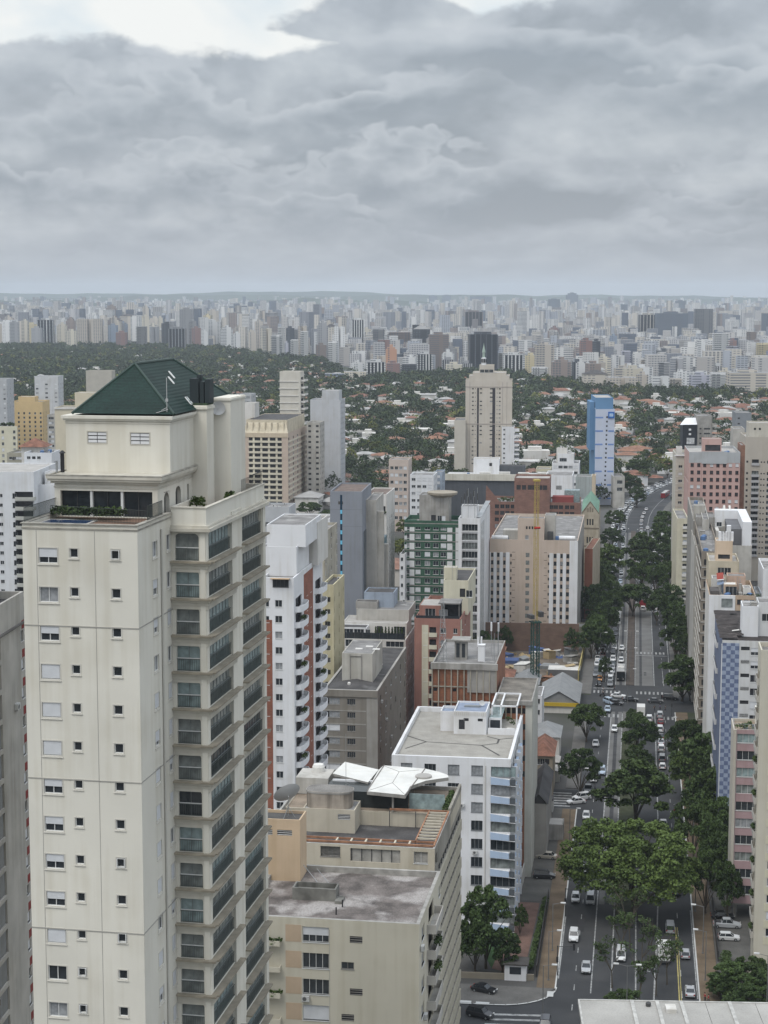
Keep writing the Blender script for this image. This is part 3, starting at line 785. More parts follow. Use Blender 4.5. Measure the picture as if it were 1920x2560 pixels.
# ------------------------------------------------------------------ the cream tower on the left
def cream_tower():
 b = Bld('cream_apartment_tower', 'tall cream tower with green hipped roof and glazed balconies in the left foreground', 343, 1315, 140, 10.5, W=9.55, D=30.0, side='R', wall=CREAM)
 W, top = b.W, b.H
 X2 = W + 3.03                                     # balcony wing stands out to the right
 Y1, Y2 = 8.86, 28.4
 fh = 3.13
 z1 = 98.62                                        # sill of the highest large window
 r = random.Random(5)
 seq = ['h', 'c', 'h', 's', 's', 's', 'h', 'h', 'h', 'h', 's', 'g', 'c'] + ['h', 's', 'g', 'h', 's'] * 4
 NF = 21
 Q = {'big': W - 8.22, 's1': W - 5.62, 's2': W - 2.2}
 for i in range(NF):
  z = z1 - i * fh
  def hero(face, q, zz, w, h, k):
   b.holes[face].append((q, zz, w, h))
   fm = win_frame(w, h); o = b.child('window', fm, face, q, zz)
   link('pane', win_pane(w, h, GLASS_L if k == 'c' else GLASS), o)
   if k in 'hs':
    hh = h * (r.uniform(.42, .68) if k == 'h' else .94)
    link('roller_shutter', win_shut(w, round(hh, 1)), o, (0, 0, h - round(hh, 1) - .02))
   elif k == 't':
    mb_key = ('tilt', w)
    if mb_key not in WCACHE:
     m = MB(); m.box(.03, -.16, .02, w - .03, -.12, .07); m.box(.03, -.02, h - .1, w - .03, .03, h - .05); m.box(.03, -.14, .05, .08, .02, h - .08); m.box(w - .08, -.14, .05, w - .03, .02, h - .08)
     WCACHE[mb_key] = m.mesh('tilted_sash', WHITE_FR)
    link('tilted_sash', WCACHE[mb_key], o)
  hero('F', Q['big'], z, 1.58, 1.22, seq[i])
  hero('F', Q['s1'], z + .5, .68, .74, r.choice('gggt'))
  hero('F', Q['s2'], z + .46, .74, .78, r.choice('tggt'))
  hero('R', 3.75, z + .05, 1.25, 1.3, r.choice('hsgcs'))
  hero('R', 7.5, z + .08, 1.1, 1.35, r.choice('sghs'))
 for i in range(6):
  z = 93.55 - i * 4 * fh
  if z > 5: b.bands('F', .0, W, [z], .09, JOINT, .035, 'joint_line'); b.bands('R', 0, Y1, [z + .02], .09, JOINT, .035, 'joint_line')
 for q in (W - 8.4, W - 3.56): b.strip('F', q, q + .045, 0, top - .5, JOINT, .014, 'joint_line')
 mb = MB(); mb.tube((0, 0, 0), (0, 0, top - 1), .09, 8)
 link('downpipe', mb.mesh('downpipe', mat('downpipe_paint', (.50, .48, .43))), b.root, (W + .1, 5.9, 0))
 wing_holes_F, wing_holes_R = [], []
 H2 = 102.2
 kinds = ['k', 't', 'k', 't', 't', 'k', 'k', 'g', 't', 'k', 't', 'k', 'k'] + ['k', 't', 'k', 'g'] * 4
 bays = ((9.05 - Y1 + .45, 7.1), (20.1 - Y1, 7.2))
 slabm = MB()
 for i in range(NF):
  zt = 100.05 - i * fh; zb = zt - 2.3
  wing_holes_F.append((.32, zb, 2.05, 2.3))
  for q, w in bays: wing_holes_R.append((q, zb, w, 2.3))
 mb = MB()
 wall_rows(mb, (W, Y1), (1, 0), 3.03, 0, H2, wing_holes_F, dep=.35)
 wall_rows(mb, (X2, Y1), (0, 1), Y2 - Y1, 0, H2, wing_holes_R, dep=.35)
 wall_rows(mb, (X2, Y2), (-1, 0), 3.03, 0, H2, [])
 roofing(mb, W - .2, Y1, X2, Y2, H2, .9, .25)
 link('balcony_wing', mb.mesh('balcony_wing', [CREAM, mat('terrace_floor', (.30, .22, .17), var=.2, scale=.4)]), b.root)
 def glazing(w, k):
  key = ('glz', w, k)
  if key in WCACHE: return WCACHE[key]
  m = MB(); n = max(2, round(w / .95)); d = .3
  m.quad((0, d, 0), (w, d, 0), (w, d, 2.3), (0, d, 2.3), 1)
  for j in range(1, n): x = w * j / n; m.box(x - .02, d - .05, .05, x + .02, d - .01, 2.25, 0)
  m.box(0, d - .08, 1.04, w, d - .02, 1.12, 3 if w < 3 else 0); m.box(0, d - .06, 0, w, d - .01, .06, 0); m.box(0, d - .06, 2.24, w, d - .01, 2.3, 0)
  for x0, sg in ((0, 1), (w, -1)):
   m.poly([(x0, .02, 2.3), (x0, .02, 1.95), (x0 + sg * .08, .02, 2.14), (x0 + sg * .3, .02, 2.3)][::(1 if sg > 0 else -1)], 2)
  WCACHE[key] = m.mesh('balcony_glazing', [mat('glazing_bar', (.20, .22, .215), rough=.4), {'k': GLASS_G, 't': GLASS_T, 'g': GLASS}[k], CREAM, WHITE_FR])
  return WCACHE[key]
 def rail(w):
  key = ('rail', w)
  if key in WCACHE: return WCACHE[key]
  m = MB(); x = .06
  while x < w: m.box(x, .10, .04, x + .025, .125, 1.0); x += .16
  m.box(0, .09, 1.0, w, .14, 1.05); m.box(0, .09, .06, w, .13, .10)
  WCACHE[key] = m.mesh('railing', mat('green_grey_railing', (.085, .10, .095), rough=.5))
  return WCACHE[key]
 prof = ((.0, .16, .5), (.16, .34, .3), (.34, .62, .16), (.62, .95, .09))     # cornice steps: z below/above sill, overhang
 key_front, key_b1, key_b2 = MB(), MB(), MB()
 for za, zb_, o in prof:
  z0_, z1_ = -zb_, -za; mi = 1 if za == 0 else 0
  key_front.box(-.1, -o, z0_, 3.03 + o, 0, z1_, mi); key_b1.box(0, 0, z0_, o * 1.35, 9.0, z1_, mi); key_b2.box(0, 0, z0_, o * 1.35, 8.0, z1_, mi)
 mf, m1, m2 = (k.mesh('balcony_cornice', [CREAM_TR, mat('worn_ledge', (.30, .265, .205), var=.3, scale=.7)]) for k in (key_front, key_b1, key_b2))
 for i in range(NF):
  zt = 100.05 - i * fh; zb = zt - 2.3
  kf, k1, k2 = kinds[i], kinds[(i + 1) % len(kinds)], kinds[(i * 3 + 2) % len(kinds)]
  g = link('balcony_glazing', glazing(2.05, kf), b.root, (W + .32, Y1, zb)); link('railing', rail(2.05), g)
  for (q, w), k in zip(bays, (k1, k2)):
   g = link('balcony_glazing', glazing(w, k), b.root, (X2, Y1 + q, zb), math.pi / 2); link('railing', rail(w), g)
  link('balcony_cornice', mf, b.root, (W, Y1, zb)); link('balcony_cornice', m1, b.root, (X2, Y1, zb)); link('balcony_cornice', m2, b.root, (X2, 19.7, zb))
  if r.random() < .5:
   link('air_conditioner', AC_MESH(), b.root, (W + r.choice((.85, 1.2, 1.7)), Y1 + .5, zb + .02))
   if r.random() < .0: link('air_conditioner', AC_MESH(), b.root, (W + 1.8, Y1 + .24, zb + .02))
 for x, y in ((W + 2.5, Y1),):
  m = MB(); m.box(0, -.1, 0, .46, 0, 100.2); link('pilaster', m.mesh('pilaster', CREAM), b.root, (x, y, 0))
 m = MB(); m.box(0, 0, 0, .12, 3.3, 101.0); link('pilaster', m.mesh('pilaster', CREAM), b.root, (X2, 16.55, 0))
 m = MB(); m.box(0, 0, 0, .12, .9, 100.9); link('pilaster', m.mesh('pilaster', CREAM), b.root, (X2, 27.4, 0))
 m = MB()
 for z, h, o in ((100.25, .28, .42), (100.53, .2, .22)): m.box(W - .05, Y1 - o, z, X2 + o, Y1, z + h); m.box(X2, Y1, z, X2 + o, Y2 + .2, z + h)
 m.box(W - .05, Y1 - .08, H2 - .02, X2 + .1, Y1 + .28, H2 + .08); m.box(X2 - .25, Y1 + .28, H2 - .02, X2 + .1, Y2 + .1, H2 + .08)
 link('parapet_moulding', m.mesh('parapet_moulding', CREAM_TR), b.root)
 m = MB(); m.box(-.12, -.12, top - .02, W + .12, .3, top + .06); m.box(W - .3, .3, top - .02, W + .12, Y1 - .1, top + .06); m.box(-.12, .3, top - .02, .3, 24, top + .06)
 m.box(-.06, -.06, top - .42, W + .06, 0, top - .3); m.box(W, 0, top - .42, W + .06, Y1 - .1, top - .3)
 link('parapet_moulding', m.mesh('parapet_moulding', mat('stained_coping', (.34, .32, .275), var=.35, scale=1.2)), b.root)
 b.finish(par=.35, roof=mat('timber_deck', (.21, .13, .09), var=.3, scale=.6, fine=.2), pt=.3)
 zf = top - .35
 m = MB(); m.box(.35, .5, zf, 4.6, 4.9, zf + .10, 0); m.quad((.6, .75, zf + .104), (4.4, .75, zf + .104), (4.4, 4.6, zf + .104), (.6, 4.6, zf + .104), 1)
 link('swimming_pool', m.mesh('swimming_pool', [CONC_L, mat('pool_water', (.03, .055, .12), rough=.08, spec=.6)]), b.root)
 m = MB()
 def railing3(p, q):
  p, q = Vector(p), Vector(q); n = int((q - p).length / .14)
  for i in range(n + 1):
   c = p.lerp(q, i / n); m.box(c.x - .012, c.y - .012, c.z, c.x + .012, c.y + .012, c.z + 1.15)
  for h in (.12, 1.15): m.tube(p + Vector((0, 0, h)), q + Vector((0, 0, h)), .028, 5)
 zz = top + .06
 railing3((.1, .2, zz), (.1, 7.6, zz))
 railing3((W - .15, 3.0, zz), (W - .15, 7.0, zz)); railing3((.4, 5.3, zf), (W - .2, 3.2, zf))
 link('terrace_railing', m.mesh('terrace_railing', mat('dark_green_railing', (.045, .055, .05), rough=.5)), b.root)
 me = leaf_cloud('terrace_hedge', [(x * .5 + .7, 5.9 + .2 * math.sin(x * 2.0), zf + .55, .55, .5) for x in range(12)], 90, .16, LEAF_D, 11)
 link('terrace_hedge', me, b.root)
 x0, x1, y0 = .0, W - .63, 7.3
 zc0, zc1 = 104.35, 104.9
 m = MB(); wall_rows(m, (x0, y0), (1, 0), x1 - x0, zf, zc0, [(.5, zf + .05, x1 - x0 - .95, 2.15)], dep=.5)
 wall_rows(m, (x1, y0), (0, 1), 20, zf, zc0, [(1.75, zf + .1, 1.5, 1.9), (5.0, zf, 1.6, 2.1), (8.4, zf, .6, 2.0)], dep=.4)
 wall_rows(m, (x0, y0 + 20), (0, -1), 20, zf, zc0, [])
 link('penthouse_wall', m.mesh('penthouse_wall', CREAM), b.root)
 m = MB(); w = x1 - x0 - .95; m.quad((0, .45, 0), (w, .45, 0), (w, .45, 2.15), (0, .45, 2.15), 1)
 for j in (1, 2): m.box(w * j / 3 - .1, .1, 0, w * j / 3 + .1, .42, 2.15, 0)
 for j in range(7): m.box(w * j / 6 - .02, .4, 0, w * j / 6 + .02, .44, 2.15, 2)
 link('terrace_window', m.mesh('terrace_window', [WHITE_FR, GLASS, DARK_FR]), b.root, (x0 + .5, y0, zf + .05))
 for q, ww, h in ((1.75, 1.5, 1.9), (5.0, 1.6, 2.1), (8.4, .6, 2.0)):
  m = MB(); m.quad((0, .35, 0), (ww, .35, 0), (ww, .35, h), (0, .35, h), 1)
  n = 8
  for k in range(n):                    # round-headed surround
   a0, a1 = math.pi * k / n, math.pi * (k + 1) / n; rr = ww / 2
   pa, pb = (ww / 2 + rr * math.cos(a0), h - rr + rr * math.sin(a0)), (ww / 2 + rr * math.cos(a1), h - rr + rr * math.sin(a1))
   m.quad((pa[0], .02, pa[1]), (pa[0], .02, h + .0), (pb[0], .02, h), (pb[0], .02, pb[1]), 0)
  m.box(ww / 2 - .03, .28, 0, ww / 2 + .03, .33, h, 2)
  link('arched_window', m.mesh('arched_window', [CREAM, GLASS, DARK_FR]), b.root, (x1, y0 + q, zf + .05), math.pi / 2)
 m = MB()
 for z, h, o in ((zc0 - .5, .14, .05), (zc0 - .1, .2, .25), (zc0 + .1, .2, .45), (zc0 + .3, .25, .55)):
  m.box(x0 - o, y0 - o, z, x1 + o, y0 + 11.6, z + h)
 link('penthouse_cornice', m.mesh('penthouse_cornice', CREAM_TR), b.root)
 m = MB(); m.box(x0 - .57, y0 - .57, zc1 - .0, x1 + .57, y0 - .3, zc1 + .1); m.box(x1 + .3, y0 - .3, zc1, x1 + .57, y0 + 11.5, zc1 + .1); m.box(x0 - .57, y0 - .3, zc1, x0 - .3, y0 + 11.5, zc1 + .1)
 link('cornice_coping', m.mesh('cornice_coping', mat('stained_coping', (.3, .3, .3))), b.root)
 ux0, ux1, uy0, uy1, ut = -.0, W - .4, 10.2, 33.0, 109.6
 m = MB(); hs = [(W - 7.6, 107.38, 1.65, .93), (W - 3.84, 107.3, 1.65, .97)]
 wall_rows(m, (ux0, uy0), (1, 0), ux1 - ux0, zc1, ut, [(q - ux0, z, w, h) for q, z, w, h in hs], dep=.18)
 wall_rows(m, (ux1, uy0), (0, 1), uy1 - uy0, zc1, ut, []); wall_rows(m, (ux0, uy1), (0, -1), uy1 - uy0, zc1, ut, []); wall_rows(m, (ux1, uy1), (-1, 0), ux1 - ux0, zc1, ut, [])
 m.quad((ux0, uy0, ut), (ux1, uy0, ut), (ux1, uy1, ut), (ux0, uy1, ut))
 link('roof_storey_wall', m.mesh('roof_storey_wall', CREAM), b.root)
 for q, z, w, h in hs:
  m = MB(); m.quad((0, .16, 0), (w, .16, 0), (w, .16, h), (0, .16, h), 1)
  for k in range(3): m.box(.03, .02, h * k / 3 + .03, w / 2 - .03, .1, h * (k + 1) / 3 - .05, 0); m.box(w / 2 + .03, .02, h * k / 3 + .03, w - .03, .1, h * (k + 1) / 3 - .05, 0)
  m.box(-.08, -.03, -.08, w + .08, 0, 0, 2); m.box(-.08, -.03, h, w + .08, 0, h + .08, 2); m.box(-.08, -.03, 0, 0, 0, h, 2); m.box(w, -.03, 0, w + .08, 0, h, 2)
  link('louvred_window', m.mesh('louvred_window', [mat('white_louvre', (.72, .72, .72)), DARKV, CREAM_TR]), b.root, (q, uy0, z))
 m = MB()
 for z, h, o in ((ut - .55, .12, .06), (ut - .35, .18, .16), (ut - .17, .25, .3)): m.box(ux0 - o, uy0 - o, z, ux1 + o, uy1, z + h)
 link('eaves_moulding', m.mesh('eaves_moulding', CREAM), b.root)
 gm = mat('green_roof_tiles', (.011, .034, .027), rough=.65, var=.25, scale=.5, fine=.45)
 nt = gm.node_tree; bs = nt.nodes['Principled BSDF']; tcn = nt.nodes.new('ShaderNodeTexCoord'); wv = nt.nodes.new('ShaderNodeTexWave'); bp = nt.nodes.new('ShaderNodeBump')
 wv.bands_direction = 'Z'; wv.inputs['Scale'].default_value = 1.3; bp.inputs['Strength'].default_value = .22; bp.inputs['Distance'].default_value = .15
 nt.links.new(tcn.outputs['Object'], wv.inputs['Vector']); nt.links.new(wv.outputs['Fac'], bp.inputs['Height']); nt.links.new(bp.outputs[0], bs.inputs['Normal'])
 ez, rz = 109.85, 113.85; ex0, ex1, ey0, ey1 = .55, W - .05, 10.35, 30.5; xm = W - 5.05; ya, yb = 15.3, 26.2
 A, B_, C_, D_, P_, Q_ = (ex0, ey0, ez), (ex1, ey0, ez), (ex1, ey1, ez), (ex0, ey1, ez), (xm, ya, rz), (xm, yb, rz)
 m = MB(); m.poly([A, B_, P_]); m.quad(B_, C_, Q_, P_); m.poly([C_, D_, Q_]); m.quad(D_, A, P_, Q_); m.quad(D_, C_, B_, A)
 ro = link('hipped_roof', m.mesh('hipped_roof', gm), b.root)
 m = MB()
 for p, q in ((A, P_), (B_, P_), (P_, Q_), (C_, Q_), (D_, Q_)): m.tube(p, q, .13, 6)
 link('ridge_tiles', m.mesh('ridge_tiles', mat('green_ridge', (.035, .06, .05), rough=.5)), ro)
 for t, q, w, h in ((.10, .50, .55, 1.1), (.06, .64, .5, .9), (.52, .5, .18, 1.1), (.62, .62, .18, 1.1)):
  bl = Vector(B_).lerp(Vector(C_), q * .6); tl = Vector(P_).lerp(Vector(Q_), q)
  c = bl.lerp(tl, t); d = (tl - bl).normalized(); sd = Vector((0, 1, 0)); nn = sd.cross(d).normalized() * -1
  if nn.x < 0: nn = -nn
  m = MB(); c = c + nn * .06
  p0, p1, p2, p3 = c, c + sd * w, c + sd * w + d * h, c + d * h
  m.quad(tuple(p0), tuple(p1), tuple(p2), tuple(p3), 1)
  for aa, bb in ((p0, p1), (p1, p2), (p2, p3), (p3, p0)): m.tube(aa, bb, .05, 4, 0)
  link('skylight', m.mesh('skylight', [WHITE_FR, GLASS_T]), ro)
 m = MB(); m.box(W - .72, 17.2, zc1 - 4, W + .78, 19.4, 110.2); m.box(W - .85, 17.05, 109.85, W + .9, 19.5, 110.05)
 link('stair_tower', m.mesh('stair_tower', CREAM), b.root)
 m = MB(); m.box(W + .55, 20.2, 100.5, W + 2.1, 25.2, 110.7); m.box(W - .4, 19.4, 100.5, W + .55, 25, 109.5); m.box(W + .45, 20.1, 110.45, W + 2.2, 25.3, 110.62)
 link('lift_tower', m.mesh('lift_tower', CREAM), b.root)
 m = MB(); m.box(W - .85, 17.6, 110.35, W - .05, 18.9, 112.5); m.box(W + .05, 17.6, 110.35, W + .42, 18.9, 112.2); m.box(W + .5, 17.6, 110.35, W + .95, 18.9, 112.45); m.box(W - .3, 18, 112.5, W + .1, 18.5, 112.8)
 link('chimney', m.mesh('chimney', mat('dark_slate_flue', (.035, .045, .048), rough=.6)), b.root)
 m = MB(); m.box(W - .75, 17.2, 110.2, W + .8, 19.2, 110.36); link('chimney_base', m.mesh('chimney_base', mat('mossy_flashing', (.06, .09, .05), var=.4, scale=3)), b.root)
 link('satellite_dish', dish_mesh(.62), b.root, (W + 1.05, 20.05, 109.75), math.radians(10)).rotation_euler = (math.radians(80), 0, math.radians(12))
 m = MB(); m.tube((0, 0, 0), (0, 0, 3.0), .035, 6); m.tube((-.5, 0, .25), (.0, 0, .5), .03, 5); m.tube((-.9, -.2, .05), (.1, 0, .35), .03, 5); m.box(-.1, -.06, 1.0, .1, .06, 1.25)
 link('antenna', m.mesh('antenna', mat('pale_mast', (.45, .45, .44))), b.root, (W - .75, 10.6, 109.9))
 m = MB(); m.tube((0, 0, 0), (0, 0, 1.6), .17, 10); m.lathe([(.3, 1.62), (.05, 1.85)], 10); m.tube((0, 0, 1.6), (0, 0, 1.7), .06, 6)
 link('flue_pipe', m.mesh('flue_pipe', BLACKM), b.root, (.25, 8.6, zc1 + .1))
 m = MB(); m.tube((0, 0, 0), (0, 0, 1.0), .10, 8); link('vent_pipe', m.mesh('vent_pipe', METAL), b.root, (-.15, 8.3, zc1 + .1))
 me = leaf_cloud('terrace_plant', [(.2 * i, 0, .55, .35, .6) for i in range(5)], 60, .12, LEAF_M, 5)
 link('terrace_plant', me, b.root, (W + .35, 14.2, 101.4)); link('terrace_plant', me, b.root, (W + 2.3, 18.0, 101.4), 1.2)
 m = MB()
 x = 20.5
 while x < 28.0: m.box(X2 - .1, x, 102.25, X2 - .07, x + .03, 103.4); x += .3
 m.box(X2 - .12, 24.0, 103.4, X2 - .05, 28.0, 103.46)
 link('terrace_railing', m.mesh('terrace_railing', BLACKM), b.root)
 return b

def win_frame(w, h):
 key = ('hf', w, h)
 if key not in WCACHE:
  m = MB(); d0, d1 = .1, .17; f = .06
  m.box(0, d0, 0, w, d1, f); m.box(0, d0, h - f, w, d1, h); m.box(0, d0, f, f, d1, h - f); m.box(w - f, d0, f, w, d1, h - f)
  if w > 1: m.box(w / 2 - f / 2, d0, f, w / 2 + f / 2, d1, h - f)
  t = .09
  m.box(-t, -.025, -t, w + t, 0, 0, 1); m.box(-t, -.025, h, w + t, 0, h + t, 1); m.box(-t, -.025, 0, 0, 0, h, 1); m.box(w, -.025, 0, w + t, 0, h, 1)
  m.box(-t - .03, -.08, -t - .05, w + t + .03, 0, -t, 1)
  WCACHE[key] = m.mesh('window', [WHITE_FR, mat('window_surround', (.60, .575, .51), var=.1)])
 return WCACHE[key]
def win_pane(w, h, g):
 key = ('hp', w, h, g.name)
 if key not in WCACHE: m = MB(); m.quad((0, .18, 0), (w, .18, 0), (w, .18, h), (0, .18, h)); WCACHE[key] = m.mesh('pane', g)
 return WCACHE[key]
def win_shut(w, h):
 key = ('hs', w, h)
 if key not in WCACHE:
  m = MB(); n = max(2, int(h / .1))
  m.box(.05, .05, 0, w - .05, .09, h)
  for i in range(n): m.box(.05, .042, h * i / n, w - .05, .05, h * (i + .8) / n)
  WCACHE[key] = m.mesh('roller_shutter', SHUT)
 return WCACHE[key]
def dish_mesh(rad, mesh_like=False):
 key = ('dish', rad, mesh_like)
 if key not in WCACHE:
  m = MB(); m.lathe([(.02, 0)] + [(rad * k / 6, .28 * rad * (k / 6) ** 2) for k in range(1, 7)] + [(rad * .98, .28 * rad + .02)] + [(rad * k / 6, .28 * rad * (k / 6) ** 2 + .03) for k in range(5, 0, -1)], 20)
  m.tube((0, 0, 0), (0, 0, .75 * rad), .02, 5); m.tube((0, 0, -.25), (0, 0, 0), .06, 6)
  for a in (0, 2.1, 4.2): m.tube((rad * .95 * math.cos(a), rad * .95 * math.sin(a), .26 * rad), (0, 0, .75 * rad), .012, 4)
  WCACHE[key] = m.mesh('satellite_dish', mat('dish_grey', (.50, .50, .49), rough=.5))
 return WCACHE[key]

LEAF_D = leaf_mat('dark_leaves', (.021, .037, .011), (.062, .096, .026))
LEAF_M = leaf_mat('mid_leaves', (.030, .052, .014), (.085, .125, .032))
LEAF_Y = leaf_mat('yellow_green_leaves', (.055, .07, .015), (.15, .17, .035))

def leaf_cards(centres, sizes, rs, up=.5):
 n = len(centres)
 nrm = rs.normal(size=(n, 3)); nrm[:, 2] = np.abs(nrm[:, 2]) + up
 nrm /= np.linalg.norm(nrm, axis=1)[:, None]
 t = np.cross(nrm, rs.normal(size=(n, 3))); t /= np.linalg.norm(t, axis=1)[:, None] + 1e-9
 u = np.cross(nrm, t)
 s = sizes[:, None]; asp = rs.uniform(.55, 1.0, (n, 1))
 v = np.stack([centres - t * s - u * s * asp * .3, centres - u * s * asp, centres + t * s + u * s * asp * .2, centres + u * s * asp], 1)
 return v.reshape(-1, 3), np.arange(4 * n).reshape(n, 4)

def leaf_cloud(name, lobes, per, size, m, seed):
 rs = np.random.RandomState(seed); cs = []
 for x, y, z, r, rz in lobes:
  d = rs.normal(size=(per, 3)); d /= np.linalg.norm(d, axis=1)[:, None]
  d[:, 2] = np.where(d[:, 2] < -.35, -d[:, 2], d[:, 2])
  rad = rs.uniform(.55, 1.05, (per, 1))
  cs.append(np.array([x, y, z]) + d * rad * np.array([r, r, rz]))
 c = np.concatenate(cs); v, q = leaf_cards(c, size * rs.uniform(.6, 1.3, len(c)), rs)
 return big_mesh(name, v, q, m)

# ------------------------------------------------------------------ the buildings along the avenue
def grey_flank_tower():
 b = Bld('grey_apartment_block', 'grey concrete block with recessed window panels, cut by the left edge of the photo', 58.6, 1478, 182, 5.0, W=14, D=26, side='R', wall=CONC_L)
 sx, sy = b.u
 b.o = (b.o[0] - sx * b.D, b.o[1] - sy * b.D); b.root.location = (b.o[0], b.o[1], 0)
 fh = 2.98; pm = mat('grey_panel', (.27, .275, .275), var=.12, streak=.15)
 for i in range(26):
  z = 84.6 - i * fh
  if z < 4: break
  b.win('R', 24.6, z, .95, 1.1, 's' if i % 3 else 'g')
  for q in (9.0, 14.2):
   b.holes['R'].append((q, z - .5, 3.6, 2.5))
   o = b.child('recessed_panel', recess_panel(pm), 'R', q, z - .5)
  rb = b.strip('R', 25.0, 25.85, z + 1.25, z + 2.1, mat('red_spandrel', (.26, .05, .045), var=.15), .03, 'red_spandrel')
 b.finish(par=.8, roof=ROOFD)
 m = MB()
 m.box(b.W - .6, 5, 87.7, b.W - .02, 25.9, 88.6); m.box(b.W - .1, 5, 86.4, b.W + .25, 26, 86.6)
 b.part('eaves_band', m, mat('dirty_eaves', (.16, .15, .14), var=.3))
 b.vol('white_roof_block', 1, 14, 11.5, 25.5, b.zr, b.H + 4.8, WHITE, ROOFD, .5)
 m = MB(); m.box(0, -.35, 0, .8, 0, .6); b.child('air_conditioner', AC_MESH(), 'R', 22.3, 78, .2)
 return b
_rp = []
def recess_panel(pm):
 if not _rp:
  m = MB(); m.quad((0, .2, 0), (3.6, .2, 0), (3.6, .2, 2.5), (0, .2, 2.5), 0)
  m.box(.2, .14, 1.5, .9, .19, 2.2, 2); m.box(.26, .1, 1.56, .84, .15, 2.14, 1)
  _rp.append(m.mesh('recessed_panel', [pm, GLASS, WHITE_FR]))
 return _rp[0]

def cream_block():
 wallm = mat('cream_block_render', (.60, .56, .455), var=.08, scale=.12, streak=.10)
 rm = mat('stained_roof', (.185, .16, .145), var=.45, scale=.5, fine=.35, blotch=((.40, .37, .345), .22, .48))
 b = Bld('cream_apartment_block', 'cream block with stained flat roof and beige stair tower at bottom centre', 1048.5, 2311, 200, 9.0, W=(600,), D=(1101.5,), side='R', wall=wallm)
 f = lambda x, y: b.hit('F', 640 + .422 * x, 1700 + .422 * y)
 tan = mat('tan_spandrel', (.50, .385, .275), var=.12, scale=.3, streak=.08)
 fh = 3.16
 q1, z1 = f(275, 1550); q2, _ = f(432, 1550)
 q0, _ = f(170, 1550); qb, _ = f(50, 1550); qv, zv = f(555, 1535); qv2, _ = f(618, 1535)
 n = 0
 for i in range(15):
  z = z1 - i * fh
  if z < 2: break
  b.win('F', q1, z, q2 - q1, 1.85, ['h', 'g', 'g', 's', 'h', 'g', 'c'][i % 7], dep=.25)
  b.win('F', qv - (1.0 if i % 2 else 0), z + .15, 1.5, .85, 'l' if i % 4 != 1 else 'g', dep=.15, fr=CONC)
  b.win('F', qb - 4.0, z + .0, 5.2, 2.3, 'g', dep=.5)
  b.strip('F', q0 + .1, q1 - .12, z - .05, z + 2.0, tan, .02, 'tan_panel')
  b.balc('F', qb - 4.2, qb + 2.0, z - .25, .9, .45, wallm)
  if i in (0, 2, 4, 7): b.child('air_conditioner', AC_MESH(), 'F', (q1 + .4 if i % 4 else q0 - 2.0), z - .85, .3)
  if i % 2 == 0:
   pl = planter_mesh(); b.child('balcony_plants', pl, 'F', q0 - 1.6, z - .2, .5)
  b.win('R', 2.0, z, 2.4, 1.6, 'g', dep=.25); b.win('R', 8.0, z - .4, 4.5, 2.3, 'd', dep=.5)
  b.balc('R', 6.6, 13.6, z - .5, 1.1, .95, CONC_L)
  if i in (1, 2, 5): b.child('balcony_plants', planter_mesh(), 'R', 10.2, z + .1, .9)
  if i in (0, 3): b.child('air_conditioner', AC_MESH(), 'R', 1.0 + i, z - .7, .25)
  if b.D > 15.5: b.win('R', b.D - 1.9, z, 1.5, 1.3, 'gc'[i % 2])
 b.strip('F', q2 + .05, q2 + .10, 0, b.H - 1.2, JOINT, .012, 'joint_line')
 b.finish(par=.75, roof=rm, pt=.42, coping=mat('weathered_coping', (.36, .345, .315), var=.3, scale=.8))
 t = lambda x, y, z=b.zr: b.top(640 + .422 * x, 1700 + .422 * y, z)
 xr, y0 = t(262, 1195)
 peach = mat('peach_render', (.58, .44, .30), var=.08, streak=.10)
 st_ = b.vol('stair_tower', xr - 9.5, y0, xr, min(b.D - .5, y0 + 6.2), b.zr, b.zr + 7.9, peach, mat('sooty_roof', (.11, .105, .10), var=.4, fine=.3), .35,
    holes={'F': [(9.5 - 5.4, b.zr + 5.8, 1.9, .75, 'l'), (9.5 - 2.9, b.zr + 5.8, 1.9, .75, 'l')]})
 xs = xr - 1.9
 d = link('satellite_dish', dish_mesh(1.75), st_, (xs, y0 + 2.0, b.zr + 10.4)); d.rotation_euler = (math.radians(-38), math.radians(-38), 0)
 m = MB(); m.tube((xs, y0 + 2.0, b.zr + 7.5), (xs, y0 + 2.0, b.zr + 10.3), .05, 6)
 for a in (0, 2.1, 4.2): m.tube((xs + .9 * math.cos(a), y0 + 2 + .9 * math.sin(a), b.zr + 7.6), (xs, y0 + 2.0, b.zr + 9.0), .035, 5)
 link('dish_stand', m.mesh('dish_stand', METAL), st_)
 xa, ya = t(215, 1300); xb, yb = t(480, 1300)
 m = MB(); hm = 1.5
 m.box(xa, ya, b.zr, xb, ya + .2, b.zr + hm); m.box(xa, ya + 2.2, b.zr, xb, ya + 2.4, b.zr + hm); m.box(xa, ya + .2, b.zr, xa + .2, ya + 2.2, b.zr + hm); m.box(xb - .2, ya + .2, b.zr, xb, ya + 2.2, b.zr + hm)
 m.box(xa + .2, ya + .2, b.zr, xb - .2, ya + 2.2, b.zr + .9)
 m.box(xb, ya - .8, b.zr, xb + .9, ya + 1.2, b.zr + .35)
 b.part('roof_tank', m, mat('mossy_concrete', (.20, .195, .175), var=.4, scale=.6, streak=.3))
 m = MB(); m.tube((0, 0, 0), (0, 0, .9), .09, 6); pm = m.mesh('vent_pipe', BLACKM)
 for x, y in (t(475, 1390), t(512, 1345)): link('vent_pipe', pm, b.root, (x, y, b.zr))
 m = MB()
 for x, y in ((xr + 1.2, y0 + .5), (xr + 3.4, y0 - 1.2)): m.tube((x - 1.4, y + 1.8, b.zr + 1.6), (x + 1, y - .6, b.zr + .1), .04, 4)
